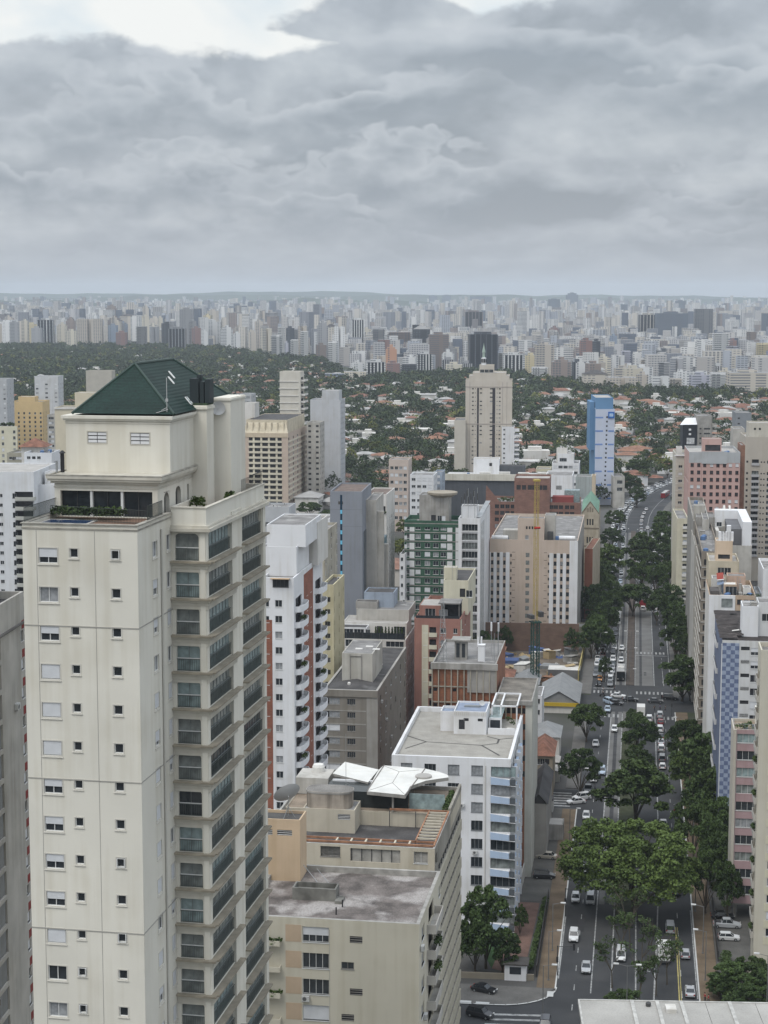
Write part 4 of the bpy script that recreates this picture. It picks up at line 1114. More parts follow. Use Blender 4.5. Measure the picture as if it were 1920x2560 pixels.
 b.part('pipework', m, METAL)
 return b
_pl = []
def planter_mesh():
 if not _pl: _pl.append(leaf_cloud('balcony_plants', [(-.9, 0, .2, .4, .4), (-.3, 0, .35, .45, .5), (.4, 0, .2, .5, .45), (1.0, 0, .3, .4, .4)], 55, .15, LEAF_M, 3))
 return _pl[0]

def roof_terrace_block():
 conc = mat('board_marked_concrete', (.31, .29, .25), var=.2, scale=.3, streak=.25)
 b = Bld('canopy_terrace_block', 'concrete block with white canopy roof, round tank and rusty pergola on top', 1087, 2122, 246, 9.0, W=(640,), D=(1152.7,), side='R', wall=conc)
 H = b.H
 zf = H - 3.4
 cream = mat('terrace_cream', (.53, .48, .385), var=.12, streak=.15)
 bandm = mat('beige_spandrel', (.46, .425, .335), var=.1, streak=.15)
 for i in range(12):
  z = H - 5.0 - i * 3.1
  if z < 1: break
  b.holes['R'].append((4.2, z, b.D - 5.2, 1.25))
  m = MB(); L_ = b.D - 5.2; m.quad((0, .2, 0), (L_, .2, 0), (L_, .2, 1.25), (0, .2, 1.25), 1)
  k = 0
  while k < L_: m.box(k, .1, 0, k + .12, .19, 1.25, 0); k += 2.4
  b.child('ribbon_window', m.mesh('ribbon_window', [DARK_FR, GLASS]), 'R', 4.2, z)
  b.strip('R', 4.1, b.D - .6, z - 1.75, z - .05, bandm, .22, 'spandrel')
 b.win('R', .8, H - 2.9, 2.2, 1.7, 'd', dep=.3)
 f = lambda x, y: b.hit('F', 740 + .2773 * x, 1860 + .2773 * y)
 q, z = f(220, 1010); b.win('F', q, z, 4.0 * .72, 1.5, 'c', dep=.3, fr=CONC)
 q, z = f(490, 1055); q2, _ = f(940, 1055); b.holes['F'].append((q, z, q2 - q, 1.9))
 m = MB(); w = q2 - q; m.quad((0, .35, 0), (w, .35, 0), (w, .35, 1.9), (0, .35, 1.9), 1)
 for k in range(5): m.box(w * k / 5 + .1, .22, 0, w * k / 5 + .22, .32, 1.9, 0)
 b.child('terrace_window', m.mesh('terrace_window', [DARK_FR, GLASS]), 'F', q, z)
 q, z = f(1062, 1075); b.win('F', q, z, 2.0, 1.7, 'c', dep=.3, fr=WHITE_FR)
 b.facem['F'] = cream
 b.finish(par=2.7, roof=ROOFD, pt=.3, coping=mat('weathered_coping', (.3, .3, .3)))
 t = lambda x, y, z=H: b.top(740 + .2773 * x, 1860 + .2773 * y, z)
 pz = H + .05
 m = MB()
 p = [t(150, 890, pz), t(1060, 960, pz), t(1330, 650, pz), t(800, 640, pz)]
 pf, pr = p[0], p[1]
 x1, y1 = p[1]; x2, y2 = p[2]; x0, y0 = p[0]; x3 = p[3][0]
 hp = 2.3
 rail = mat('rusty_steel', (.3, .2, .1))
 conb = mat('terrace_cream', (.5, .5, .4))
 yf, yb_ = 1.0, min(b.D - 7, 1.0 + abs(y2 - y1)); xr = b.W - .25
 m = MB()
 m.box(.5, yf - .12, pz - .5, xr, yf + .12, pz - .2, 0); m.box(.5, yf + 1.6, pz - .5, xr, yf + 1.75, pz - .2, 0)
 m.box(xr - .12, yf, pz - .5, xr + .1, yb_, pz - .2, 0); m.box(xr - 3.0, yf + 1.6, pz - .5, xr - 2.8, yb_, pz - .2, 0); m.box(xr - 9, yb_ - .1, pz - .5, xr, yb_ + .1, pz - .2, 0)
 for i in range(6): x = xr - 3.6 - i * 2.1; m.box(x - .12, yf + .12, pz - .48, x + .12, yf + 1.6, pz - .22, 1)
 n = max(5, int((yb_ - yf) / 1.5))
 for i in range(1, n): y = yf + 1.8 + i * 1.45; m.box(xr - 2.8, y - .1, pz - .48, xr - .12, y + .1, pz - .22, 1) if y < yb_ else None
 per = b.part('pergola', m, [rail, conb]); per.location = (0, 0, .35)
 m = MB()
 for x in (xr - 1, xr - 5, xr - 9): m.tube((x, yb_ - .2, H - 2.6), (x, yb_ - .2, H - .1), .07, 6)
 for y in (yf + .4, yf + 4): m.tube((xr - 2.9, y + 1.4, H - 2.6), (xr - 2.9, y + 1.4, H - .1), .08, 6)
 link('pergola_post', m.mesh('pergola_post', DARK_FR), per, (0, 0, -.35))
 yt = yb_ + .3; zt = H - .5
 up = b.vol('upper_terrace', .3, yt, b.W + .02, b.D, H - 2.75, zt, cream, mat('terrace_tiles', (.30, .24, .18), var=.25, scale=.5, fine=.2), .1)
 m = MB(); m.box(b.W - .35, yt, zt, b.W + .05, b.D, zt + 1.0); b.part('terrace_parapet', m, conc)
 tx, _ = t(400, 560, zt); tx = max(3.4, min(tx, b.W - 10))
 blk = b.vol('tank_base', tx - 4.5, yt - 4.6, tx + 3.4, yt + .6, H - 2.7, H + .9, cream, ROOFG, .1, holes={'F': [(5.3, H - .7, 1.9, .9, 'l')]})
 m = MB(); k = 28
 pts = [(tx + -1.0 + (3.7 if math.cos(a) >= 0 else 3.3) * math.copysign(abs(math.cos(a)) ** .6, math.cos(a)), yt - 2.2 + 2.2 * math.copysign(abs(math.sin(a)) ** .7, math.sin(a))) for a in [2 * math.pi * i / k for i in range(k)]]
 m.prism(pts, H + .8, H + 3.4, 0, 1)
 cx = sum(p[0] for p in pts) / k; cy = sum(p[1] for p in pts) / k
 tk = b.part('water_reservoir', m, [mat('streaked_reservoir', (.40, .345, .285), var=.2, scale=.5, streak=.62), mat('reservoir_top', (.25, .235, .215), var=.4, fine=.3)])
 m = MB(); m.prism([(cx + (x - cx) * 1.03, cy + (y - cy) * 1.03) for x, y in pts], H + 3.1, H + 3.35); link('rim', m.mesh('rim', CONC), tk)
 m = MB(); m.tube((0, 0, 0), (0, 0, 8.5), .035, 5); link('antenna', m.mesh('antenna', METAL), tk, (tx + 1.6, yt - 2, H + 3.4))
 wm = mat('white_membrane', (.66, .65, .61), var=.12, scale=.3, streak=.05)
 zc = zt + 3.0
 T = lambda x, y, dz=0: (*b.top(740 + .2773 * x, 1860 + .2773 * y, zc + dz), zc + dz)
 def sheet(pts, th, name, mt, parent=None):
  m = MB(); k = len(pts); top = [Vector(p) for p in pts]
  c = sum(top, Vector()) / k
  m.poly([tuple(p) for p in top], 0); m.poly([tuple(p - Vector((0, 0, th))) for p in top][::-1], 1)
  for i in range(k):
   j = (i + 1) % k; a, b2 = top[i], top[j]; dn = Vector((0, 0, th))
   m.quad(tuple(a - dn), tuple(b2 - dn), tuple(b2), tuple(a), 1)
  return link(name, m.mesh(name, [mt, CONC]), parent or b.root)
 can = sheet([T(640, 425), T(985, 460), T(1030, 380), T(1170, 330), T(1375, 300), T(1370, 280), T(1290, 250), T(1165, 222), T(790, 192), T(740, 240)], .55, 'canopy', wm)
 dark = mat('canopy_seam', (.19, .17, .155), var=.2)
 m = MB()
 for a, c in ((T(640, 425), T(795, 192)), (T(985, 460), T(1165, 222)), (T(640, 425), T(870, 350)), (T(870, 350), T(985, 460)), (T(870, 350), T(930, 250)), (T(930, 250), T(800, 200)), (T(930, 250), T(1110, 235))):
  m.tube(Vector(a) + Vector((0, 0, .01)), Vector(c) + Vector((0, 0, .01)), .10 if c in (T(795, 192), T(1165, 222)) else .035, 5)
 link('canopy_seam', m.mesh('canopy_seam', dark), can)
 m = MB(); x, y, z = T(1150, 298); m.lathe([(1.3, z), (1.3, z + .25), (1.15, z + .35), (.3, z + .38)], 20, 0, (x, y)); link('skylight_dome', m.mesh('skylight_dome', ROOFL), can)
 wl = sheet([T(330, 265, .2), T(650, 345, -.3), T(745, 230, -.1), T(440, 160, .4)], .3, 'white_lean_to', wm)
 g0 = T(640, 430); g1 = T(985, 465); gx = sorted((g0[0], g1[0]))
 m = MB(); yb2 = max(g0[1], g1[1]) + 2.0
 m.box(gx[0] - 7, yb2, zt - .1, gx[1], min(b.D - .3, yb2 + 6), zc - .6, 0); b.part('lounge_wall', m, [mat('dark_lounge_glass', (.03, .035, .035), rough=.15)])
 m = MB(); m.box(gx[1] + .1, yb2 + .5, zt - .1, b.W - 1.2, yb2 + .6, zc - .7); b.part('glass_screen', m, GLASS_T)
 m = MB(); x = g0[0] * .35 + g1[0] * .65; m.tube((x, max(g0[1], g1[1]) + .3, zt - .1), (x, max(g0[1], g1[1]) + .3, zc - .5), .16, 8); b.part('column', m, CONC)
 m = MB(); a0 = T(330, 300); m.box(a0[0], a0[1], zt - .1, a0[0] + 8, a0[1] + .3, zc - .3); m.box(a0[0] - 2.5, a0[1] - 1.6, zt - .1, a0[0] + 8, a0[1] - .1, zt + 1.3); b.part('plant_room_wall', m, WHITE)
 for i in range(5): link('air_conditioner', AC_MESH(), b.root, (a0[0] - .5 + i * 1.5, a0[1] - .9, zt + 1.3))
 m = MB(); yl = mat('yellow_chair_paint', (.55, .38, .03))
 for dx in (0, 1.5):
  for xx in (0, .9):
   for yy in (0, .8): m.tube((dx + xx, yy, 0), (dx + xx, yy, .9), .04, 5)
  m.box(dx, 0, .45, dx + .9, .8, .52); m.box(dx, .76, .52, dx + .9, .8, 1.1)
 cx_, cy_ = t(1190, 540, zt)
 o = link('garden_chairs', m.mesh('garden_chairs', yl), b.root, (min(cx_, b.W - 3.5), max(cy_, yt + .5), zt))
 me = leaf_cloud('terrace_plants', [(0, i * 1.2, .5, .55, .6) for i in range(8)], 70, .2, LEAF_D, 9)
 link('terrace_plants', me, b.root, (b.W - .95, yt + 1.2, zt))
 m = MB(); m.box(.3, b.D - 6, zt, 5.5, b.D - .3, zt + 2.6); m.lathe([(1.0, zt + 2.6), (1.0, zt + 3.4), (.8, zt + 3.8)], 16, 1, (3.2, b.D - 2)); b.part('tank_room', m, [CONC_L, OFFW])
 return b

def white_block_blue_balconies():
 b = Bld('white_apartment_block', 'white block with pale blue balcony fronts and a blue roof hut at centre right', 1277, 1898, 325, 8.0, W=(979,), D=(1311,), side='R', wall=WHITE)
 f = lambda x, y: b.hit('F', 960 + .2712 * x, 1700 + .2712 * y)
 grey_fr = mat('grey_steel_window', (.30, .31, .32), rough=.5)
 blue = mat('pale_blue_panel', (.42, .52, .66), var=.08, streak=.06)
 qa, za = f(805, 880); qb, _ = f(912, 880); w = qb - qa
 qs = [f(x, 880)[0] for x in (155, 372, 588)] + [qa]
 _, zb = f(800, 1218); fh = (za - zb) / 2
 q3, _ = f(985, 900); q4, _ = f(1215, 900)
 ks = ['c', 'c', 'c', 'g', 'g', 'g', 'g', 'g', 'g']
 ps = ['t', 'c', 'k', 'k', 'g', 'k', 'g', 'k', 'k']
 n = 0
 for i in range(10):
  z = za - i * fh
  if z < 2: break
  for j, q in enumerate(qs): b.win('F', q, z, w, fh * .55, ks[i] if j == 3 else R_.choice('gcg'), dep=.25, fr=grey_fr)
  b.holes['F'].append((q3, z - fh * .04, q4 - q3, fh * .56))
  b.child('window', win_mesh(ps[i % 9], round(q4 - q3, 2), round(fh * .56, 2), .3, grey_fr), 'F', q3, z - fh * .04)
  m = MB(); W_ = q4 - q3
  m.poly([(0, -.35, -fh * .42), (W_ * .76, -.35, -fh * .46), (W_ * .76, -.35, -fh * .14), (0, -.35, -fh * .02)], 0)
  m.poly([(0, -.35, -fh * .02), (W_ * .76, -.35, -fh * .14), (W_ * .76, 0, -fh * .14), (0, 0, -fh * .02)], 1)
  m.poly([(0, 0, -fh * .42), (W_, 0, -fh * .5), (W_, -.45, -fh * .5), (0, -.35, -fh * .42)], 1)
  m.quad((0, 0, -fh * .42), (0, -.35, -fh * .42), (0, -.35, -fh * .02), (0, 0, -fh * .02), 0)
  m.box(W_ * .78, -.3, -fh * .44, W_ - .05, -.02, -fh * .14, 2)
  b.child('balcony_front', m.mesh('balcony_front', [blue, WHITE, mat('dark_brise', (.09, .10, .11))]), 'F', q3, z)
  for q in (1.2, 6.4, 11.6, 16.8, 22.0):
   if q + 4.4 > b.D - .5: break
   b.win('R', q, z - fh * .04, 4.2, fh * .56, 'gkc'[(i + int(q)) % 3], dep=.3, fr=grey_fr)
   key = 'flank_balcony_front'
   if key not in WCACHE:
    m = MB(); m.box(-.1, -.5, -fh * .46, 4.3, 0, -fh * .06, 0); m.box(-.35, -.9, -fh * .5, -.1, 0, fh * .1, 1); m.box(-.35, -.6, -fh * .52, 4.3, 0, -fh * .465, 1)
    WCACHE[key] = m.mesh('balcony_front', [blue, WHITE])
   b.child('balcony_front', WCACHE[key], 'R', q, z)
 b.child('air_conditioner', AC_MESH(), 'F', qa - 1.7, za - 2 * fh + .9, .3); b.child('air_conditioner', AC_MESH(), 'F', qa + .8, za - 4 * fh - 1.0, .3)
 m = MB(); m.tube((0, -.1, 0), (0, -.1, b.H - 1.4), .09, 6); b.child('downpipe', m.mesh('downpipe', OFFW), 'F', q3 - 1.0, 0)
 gravel = mat('pale_gravel_roof', (.37, .35, .31), var=.15, scale=.4, fine=.2)
 b.finish(par=1.0, roof=gravel, pt=.55)
 t = lambda x, y, z=b.zr: b.top(960 + .2712 * x, 1700 + .2712 * y, z)
 m = MB()
 gut = [((195, 508), (390, 570)), ((390, 570), (195, 632)), ((390, 570), (900, 603)), ((900, 603), (1065, 697)), ((900, 603), (1045, 585)), ((1045, 585), (1060, 548)), ((1060, 548), (1190, 535)), ((1060, 548), (950, 520))]
 for a, c in gut:
  p, q = t(*a), t(*c); d = Vector((q[0] - p[0], q[1] - p[1], 0)); n_ = Vector((-d.y, d.x, 0)).normalized() * .2
  m.quad((p[0] - n_.x, p[1] - n_.y, b.zr + .012), (q[0] - n_.x, q[1] - n_.y, b.zr + .012), (q[0] + n_.x, q[1] + n_.y, b.zr + .012), (p[0] + n_.x, p[1] + n_.y, b.zr + .012))
 b.part('roof_gutter', m, mat('dark_gutter', (.085, .08, .075), var=.2))
 x0, y0 = t(510, 490); x1, _ = t(930, 540); xm, _ = t(640, 500)
 y0 = max(y0, 6.5)
 bl = mat('blue_grey_roof', (.25, .29, .37), var=.18, scale=.5)
 hut = b.vol('roof_hut', xm, y0, x1, min(b.D - .6, y0 + 9), b.zr, b.zr + 4.6, WHITE, bl, .35, holes={'F': [(x1 - xm - 4.5, b.zr + 2.6, 1.0, .6, 'd'), (x1 - xm - 1.7, b.zr + 2.6, 1.0, .6, 'd'), (1.0, b.zr + .9, 1.2, 2.0, 'd')]})
 m = MB()
 for i in range(16): x = xm + (x1 - xm) * (i + .3) / 16; m.box(x, y0 - .1, b.zr + 3.75, x + .14, y0 - .005, b.zr + 4.45)
 link('eaves_teeth', m.mesh('eaves_teeth', OFFW), hut)
 m = MB(); m.box(-1.6, 0, 0, 1.6, .7, .35); link('roof_unit', m.mesh('roof_unit', METAL), hut, (xm * .5 + x1 * .5, y0 + 5, b.zr + 4.25))
 d = link('satellite_dish', dish_mesh(.6), hut, (x1 - 1.4, y0 + 6, b.zr + 4.9)); d.rotation_euler = (.9, 0, .3)
 b.vol('side_hut', x0, y0 + 2, xm, min(b.D - .6, y0 + 7), b.zr, b.zr + 4.0, WHITE, bl, .5)
 m = MB(); ye = b.D - .7
 xr = b.W - .6
 m.box(x1 + .3, y0 + 3.5, b.zr, xr - 3.0, y0 + 3.7, b.zr + 2.6, 0); m.quad((x1 + .5, y0 + 3.48, b.zr + .3), (xr - 3.3, y0 + 3.48, b.zr + .3), (xr - 3.3, y0 + 3.48, b.zr + 2.2), (x1 + .5, y0 + 3.48, b.zr + 2.2), 1)
 m.box(x1 + .3, y0 + 3.7, b.zr + 2.4, xr - 3, ye, b.zr + 2.6, 2)
 m.box(x1 + .3, y0 + .3, b.zr, xr, y0 + .5, b.zr + 1.3, 0)
 for yy in (y0 + 6, ye - .2): m.box(x1 + .5, yy, b.zr + 4.3, xr, yy + .3, b.zr + 4.6, 0)
 for xx in (x1 + .5, xr - 3.5, xr - .3): m.box(xx, y0 + 6, b.zr + 4.3, xx + .3, ye, b.zr + 4.6, 0); m.box(xx, y0 + 6, b.zr, xx + .25, y0 + 6.25, b.zr + 4.3, 0)
 b.part('terrace_frame', m, [WHITE, GLASS, GLASS_T])
 m = MB(); m.lathe([(.5, 0), (.75, .9), (.7, .95)], 12); link('planter_pot', m.mesh('planter_pot', OFFW), b.root, (xr - 1.2, y0 + 2.2, b.zr))
 m = MB(); m.tube((0, 0, .8), (0, 0, 2.6), .05, 5); link('potted_tree', leaf_cloud('potted_tree', [(0, 0, 2.4, .9, .6), (.4, 0, 1.9, .6, .4), (-.4, .1, 2.9, .5, .4)], 60, .16, LEAF_D, 4), b.root, (xr - 1.2, y0 + 2.2, b.zr))
 return b

def brick_grille_block():
 bm = brick_mat('orange_brick', (.34, .135, .065), (.27, .105, .055), (.20, .15, .12), .8, .25)
 fin = mat('concrete_fin', (.36, .33, .27), var=.2, streak=.2)
 b = Bld('brick_grille_building', 'brown brick building behind concrete fins with roof aerials', 1241, 1660, 372, 8.0, W=(1081,), D=26, side='R', wall=bm)
 m = MB(); n = int(b.W / 1.25)
 for i in range(n + 1): x = b.W * i / n; m.box(x - .11, -.55, 2, x + .11, 0, b.H - 1.3)
 b.part('concrete_fins', m, fin)
 m = MB()
 for k in range(10):
  z = b.H - 5.2 - k * 3.35
  if z > 2: m.box(0, -.3, z, b.W, 0, z + .22)
 b.part('floor_bands', m, fin)
 for k in range(8):
  for i in range(0, n - 1, 2 if k % 3 else 3):
   x = b.W * i / n + .25; b.win('F', x, b.H - 6.2 - k * 3.35, .8, .7, 'd', dep=.15)
 b.strip('F', b.W * .55, b.W + .0, b.H - 6.2, b.H - 1.3, CONC, .35, 'blank_panel')
 b.bands('F', -.3, b.W + .3, [b.H - 1.3], 1.3, CONC, .7, 'cornice')
 b.finish(par=.6, roof=ROOFG, coping=CONC)
 x = b.W * .4
 m = MB(); m.box(x - 1.3, 6, b.zr, x + 1.3, 9, b.zr + 4.2); m.box(x - 2, 5.3, b.zr + 4.2, x + 2, 9.6, b.zr + 4.5); b.part('stair_hut', m, CONC)
 m = MB()
 for k in (-.6, .6): m.box(x + k - .35, 5.9, b.zr + .6, x + k + .35, 5.99, b.zr + 3.6)
 b.part('hut_door', m, GLASS)
 m = MB(); m.box(b.W * .68, 5, b.zr, b.W * .68 + 1.4, 6.4, b.zr + 3.4); m.box(b.W * .68 - .1, 4.9, b.zr + 3.4, b.W * .68 + 1.5, 6.5, b.zr + 3.6); b.part('chimney', m, WHITE)
 mm = MB(); hM = 13.0
 for sx, sy in ((-.5, -.4), (.5, -.4), (0, .5)): mm.tube((sx * 2.0, sy * 2.0, 0), (sx * .4, sy * .4, hM), .06, 5)
 for k in range(9):
  a, c = k * hM / 9, (k + 1) * hM / 9
  f1, f2 = 2 - 1.6 * a / hM, 2 - 1.6 * c / hM
  P_ = [(-.5, -.4), (.5, -.4), (0, .5)]
  for i in range(3):
   p, q = P_[i], P_[(i + 1) % 3]; mm.tube((p[0] * f1, p[1] * f1, a), (q[0] * f2, q[1] * f2, c), .03, 4); mm.tube((p[0] * f2, p[1] * f2, c), (q[0] * f2, q[1] * f2, c), .03, 4)
 mm.tube((0, 0, hM), (0, 0, hM + 9), .05, 5)
 link('lattice_mast', mm.mesh('lattice_mast', METAL), b.root, (b.W * .14, 3, b.zr))
 m = MB(); r = random.Random(4)
 for i in range(9):
  x, y = b.W * (.62 + .36 * r.random()), 5 + 10 * r.random(); h = r.uniform(3, 8)
  m.tube((x, y, b.zr), (x, y, b.zr + h), .06, 5)
  if i % 2: m.box(x - .18, y - .12, b.zr + h - 2, x + .18, y + .1, b.zr + h, 1)
 b.part('phone_aerials', m, [METAL, WHITE])
 c = Bld('brick_annexe', 'lower brick wing with pale windowless end wall behind the white block', 1331, 1752, 360, 8.0, W=(1238,), D=22, side='R', wall=bm)
 c.facem['R'] = mat('pale_end_wall', (.52, .51, .455), var=.08, streak=.12)
 m = MB(); n = 6
 for i in range(n): x = (c.W - 1.2) * i / n; m.box(x, -.4, 2, x + .2, 0, c.H - 1)
 c.part('concrete_fins', m, fin); c.strip('F', c.W - 1.4, c.W, 0, c.H - .02, c.facem['R'], .05, 'corner_pier')
 c.bands('F', 0, c.W, [c.H - .9], .88, CONC, .5, 'cornice')
 for k in range(5): c.grid('F', [(c.W - 1.2) * i / n + .35 for i in range(n)], c.H - 1.6 - k * 3.3, 3.3, 1, 1.6, 1.2, 'd')
 c.finish(par=.3, coping=CONC, roof=mat('mossy_slab_roof', (.22, .20, .17), var=.4, scale=.3, fine=.3))
 c.strip('R', .2, 1.0, 0, c.H - .1, c.facem['R'], .06, 'corner_pier')

def red_tower():
 red = mat('red_render', (.34, .175, .14), var=.12, streak=.12)
 yel = mat('pale_yellow_render', (.60, .565, .44), var=.08, streak=.1)
 b = Bld('red_apartment_tower', 'brick red tower with pale yellow flank strips and a roof terrace', 1151, 1548, 440, 8.0, W=(1036,), D=(1182,), side='R', wall=red)
 fh = 3.1
 f = lambda x, y: b.hit('F', 640 + .422 * x, 1200 + .422 * y)
 qa, z = f(985, 905); qb, _ = f(1020, 905); qc, _ = f(1072, 905); qd, _ = f(1155, 905)
 b.strip('F', qa - .1, qb + .05, 0, z + 2, yel, .02, 'yellow_strip')
 for i in range(12):
  zz = z - i * fh
  if zz < 2: break
  b.win('F', qa + .3, zz, qb - qa - .5, 1.3, 'gcsg'[i % 4]); b.win('F', qb + .3, zz - .7, qc - qb - .5, 2.2, 'd', dep=.5)
  b.balc('F', qb + .2, qc, zz - .75, .5, .9, yel); b.win('F', qd - 2.6, zz, 1.4, 1.3, 'gc'[i % 2]); b.win('F', qd + .6, zz, 1.0, 1.3, 'g')
  b.win('R', 5, zz, 1.2, 1.3, 'g'); b.win('R', 12, zz, 1.2, 1.3, 'gc'[i % 2])
 b.strip('R', .3, 3.4, 0, b.H - .5, yel, .05, 'yellow_strip'); b.strip('R', b.D - 7, b.D - .2, 0, b.H - .5, yel, .05, 'yellow_strip')
 b.finish(par=1.0, roof=ROOFD)
 zr = b.zr
 b.vol('terrace_house', .6, 5, b.W * .55, 15, zr, zr + 3.4, red, ROOFL, .1, holes={'F': [(1.5, zr + .4, 2.6, 2.2), (5.0, zr + .6, 2.2, 1.8, 'c')]})
 m = MB(); m.box(b.W * .5, 2.2, zr + 4.3, b.W - .3, 9, zr + 4.6); m.box(b.W * .52, 8.6, zr, b.W - .5, 9, zr + 4.3, 1)
 for x in (b.W * .55, b.W - .7): m.box(x, 2.6, zr, x + .2, 2.8, zr + 4.3)
 b.part('sun_roof', m, [ROOFG, GLASS])
 m = MB(); m.box(.3, .1, b.H, b.W - .3, .16, b.H + .7); b.part('glass_balustrade', m, GLASS)
 up = b.vol('penthouse', 6.0, 12, b.W + .8, b.D - 1, zr, zr + 8.8, yel, ROOFD, .5, holes={'F': [(b.W * .36, zr + 4.5, 1.4, 2.2, 'd'), (b.W * .5, zr + 4.5, 1.6, 1.8)]})
 b.vol('tank_house', b.W * .5, 15, b.W * .5 + 3.2, 18, zr + 8.3, zr + 11.6, yel, ROOFL, .1)
 m = MB(); m.tube((0, 0, 0), (0, 0, 9), .05, 5)
 for k in range(4): m.tube((-.6, 0, 6 + k), (.6, 0, 6 + k), .03, 4)
 link('antenna', m.mesh('antenna', METAL), b.root, (8, 14, zr + 8.5))

def white_terrace_block():
 b = Bld('white_terrace_building', 'white block with planted roof terrace and blue grey tank room behind the dark grey roof', 1014, 1600, 452, 8.0, W=(842,), D=(1040,), side='R', wall=OFFW)
 fh = 3.1
 f = lambda x, y: b.hit('F', 640 + .422 * x, 1200 + .422 * y)
 q, z = f(530, 985); b.win('F', q, z, 2.6, 1.8, 'g'); q, z = f(690, 985); b.win('F', q, z, 2.2, 1.2, 'd'); q, z = f(770, 990); b.win('F', q, z, 4.6, 1.5, 'g')
 for k in range(1, 7):
  for q0 in (1.5, 9, 13): b.win('F', q0, z - k * fh, 2.4, 1.4, 'gcs'[k % 3])
 for k in range(9):
  b.grid('R', b.even('R', 6, 1.4, 2, b.D - 2), b.H - 1.6 - k * fh, fh, 1, 1.4, 1.3, 'ggcs', seed=k)
 b.facem['R'] = WHITE
 b.finish(par=.4, roof=mat('terrace_tiles', (.3, .2, .2)))
 zr = b.zr; W = b.W
 m = MB(); m.box(.2, .2, b.H, W - .2, .26, b.H + 1.6, 1)
 for i in range(9): x = .3 + (W - .7) * i / 8; m.box(x, .15, b.H, x + .08, .3, b.H + 1.7, 0)
 b.part('glass_balustrade', m, [DARK_FR, GLASS])
 b.vol('pavilion', .8, 1.6, W * .42, 6, zr, zr + 3.0, WHITE, ROOFD, .1, holes={'F': [(.4, zr + .2, 2.8, 2.4), (3.4, zr + .2, 2.6, 2.4), (6.4, zr + .2, 1.2, 2.4)]})
 b.vol('terrace_house', .6, 6, W - .5, 16, zr, zr + 3.6, OFFW, ROOFL, .2, holes={'F': [(W * .5, zr + .4, 1.4, 2.3, 'd'), (W * .75, zr + .4, 3.0, 2.3)]})
 b.vol('upper_house', W * .2, 10, W - .4, 24, zr + 3.4, zr + 6.4, CONC_L, ROOFG, .2)
 b.vol('tank_room', W * .28, 14, W * .72, 22, zr + 6.2, zr + 10.2, mat('blue_grey_render', (.33, .38, .45), var=.15, streak=.25), ROOFD, .3)
 b.vol('side_room', W * .18, 11, W * .5, 14, zr + 6.2, zr + 8.2, CONC, ROOFD, .2)
 for i in range(9):
  me = cypress_mesh(); link('potted_cypress', me, b.root, (W * .55 + i * .85, 2.2, zr + .1), i)
 b.clutter(5, W * .2, 17, W - 1, 23, zr + 6.4, 4)
_cy = []
def cypress_mesh():
 if not _cy: _cy.append(leaf_cloud('potted_cypress', [(0, 0, .5 + i * .45, .42 - i * .06, .4) for i in range(6)], 50, .17, LEAF_D, 8))
 return _cy[0]

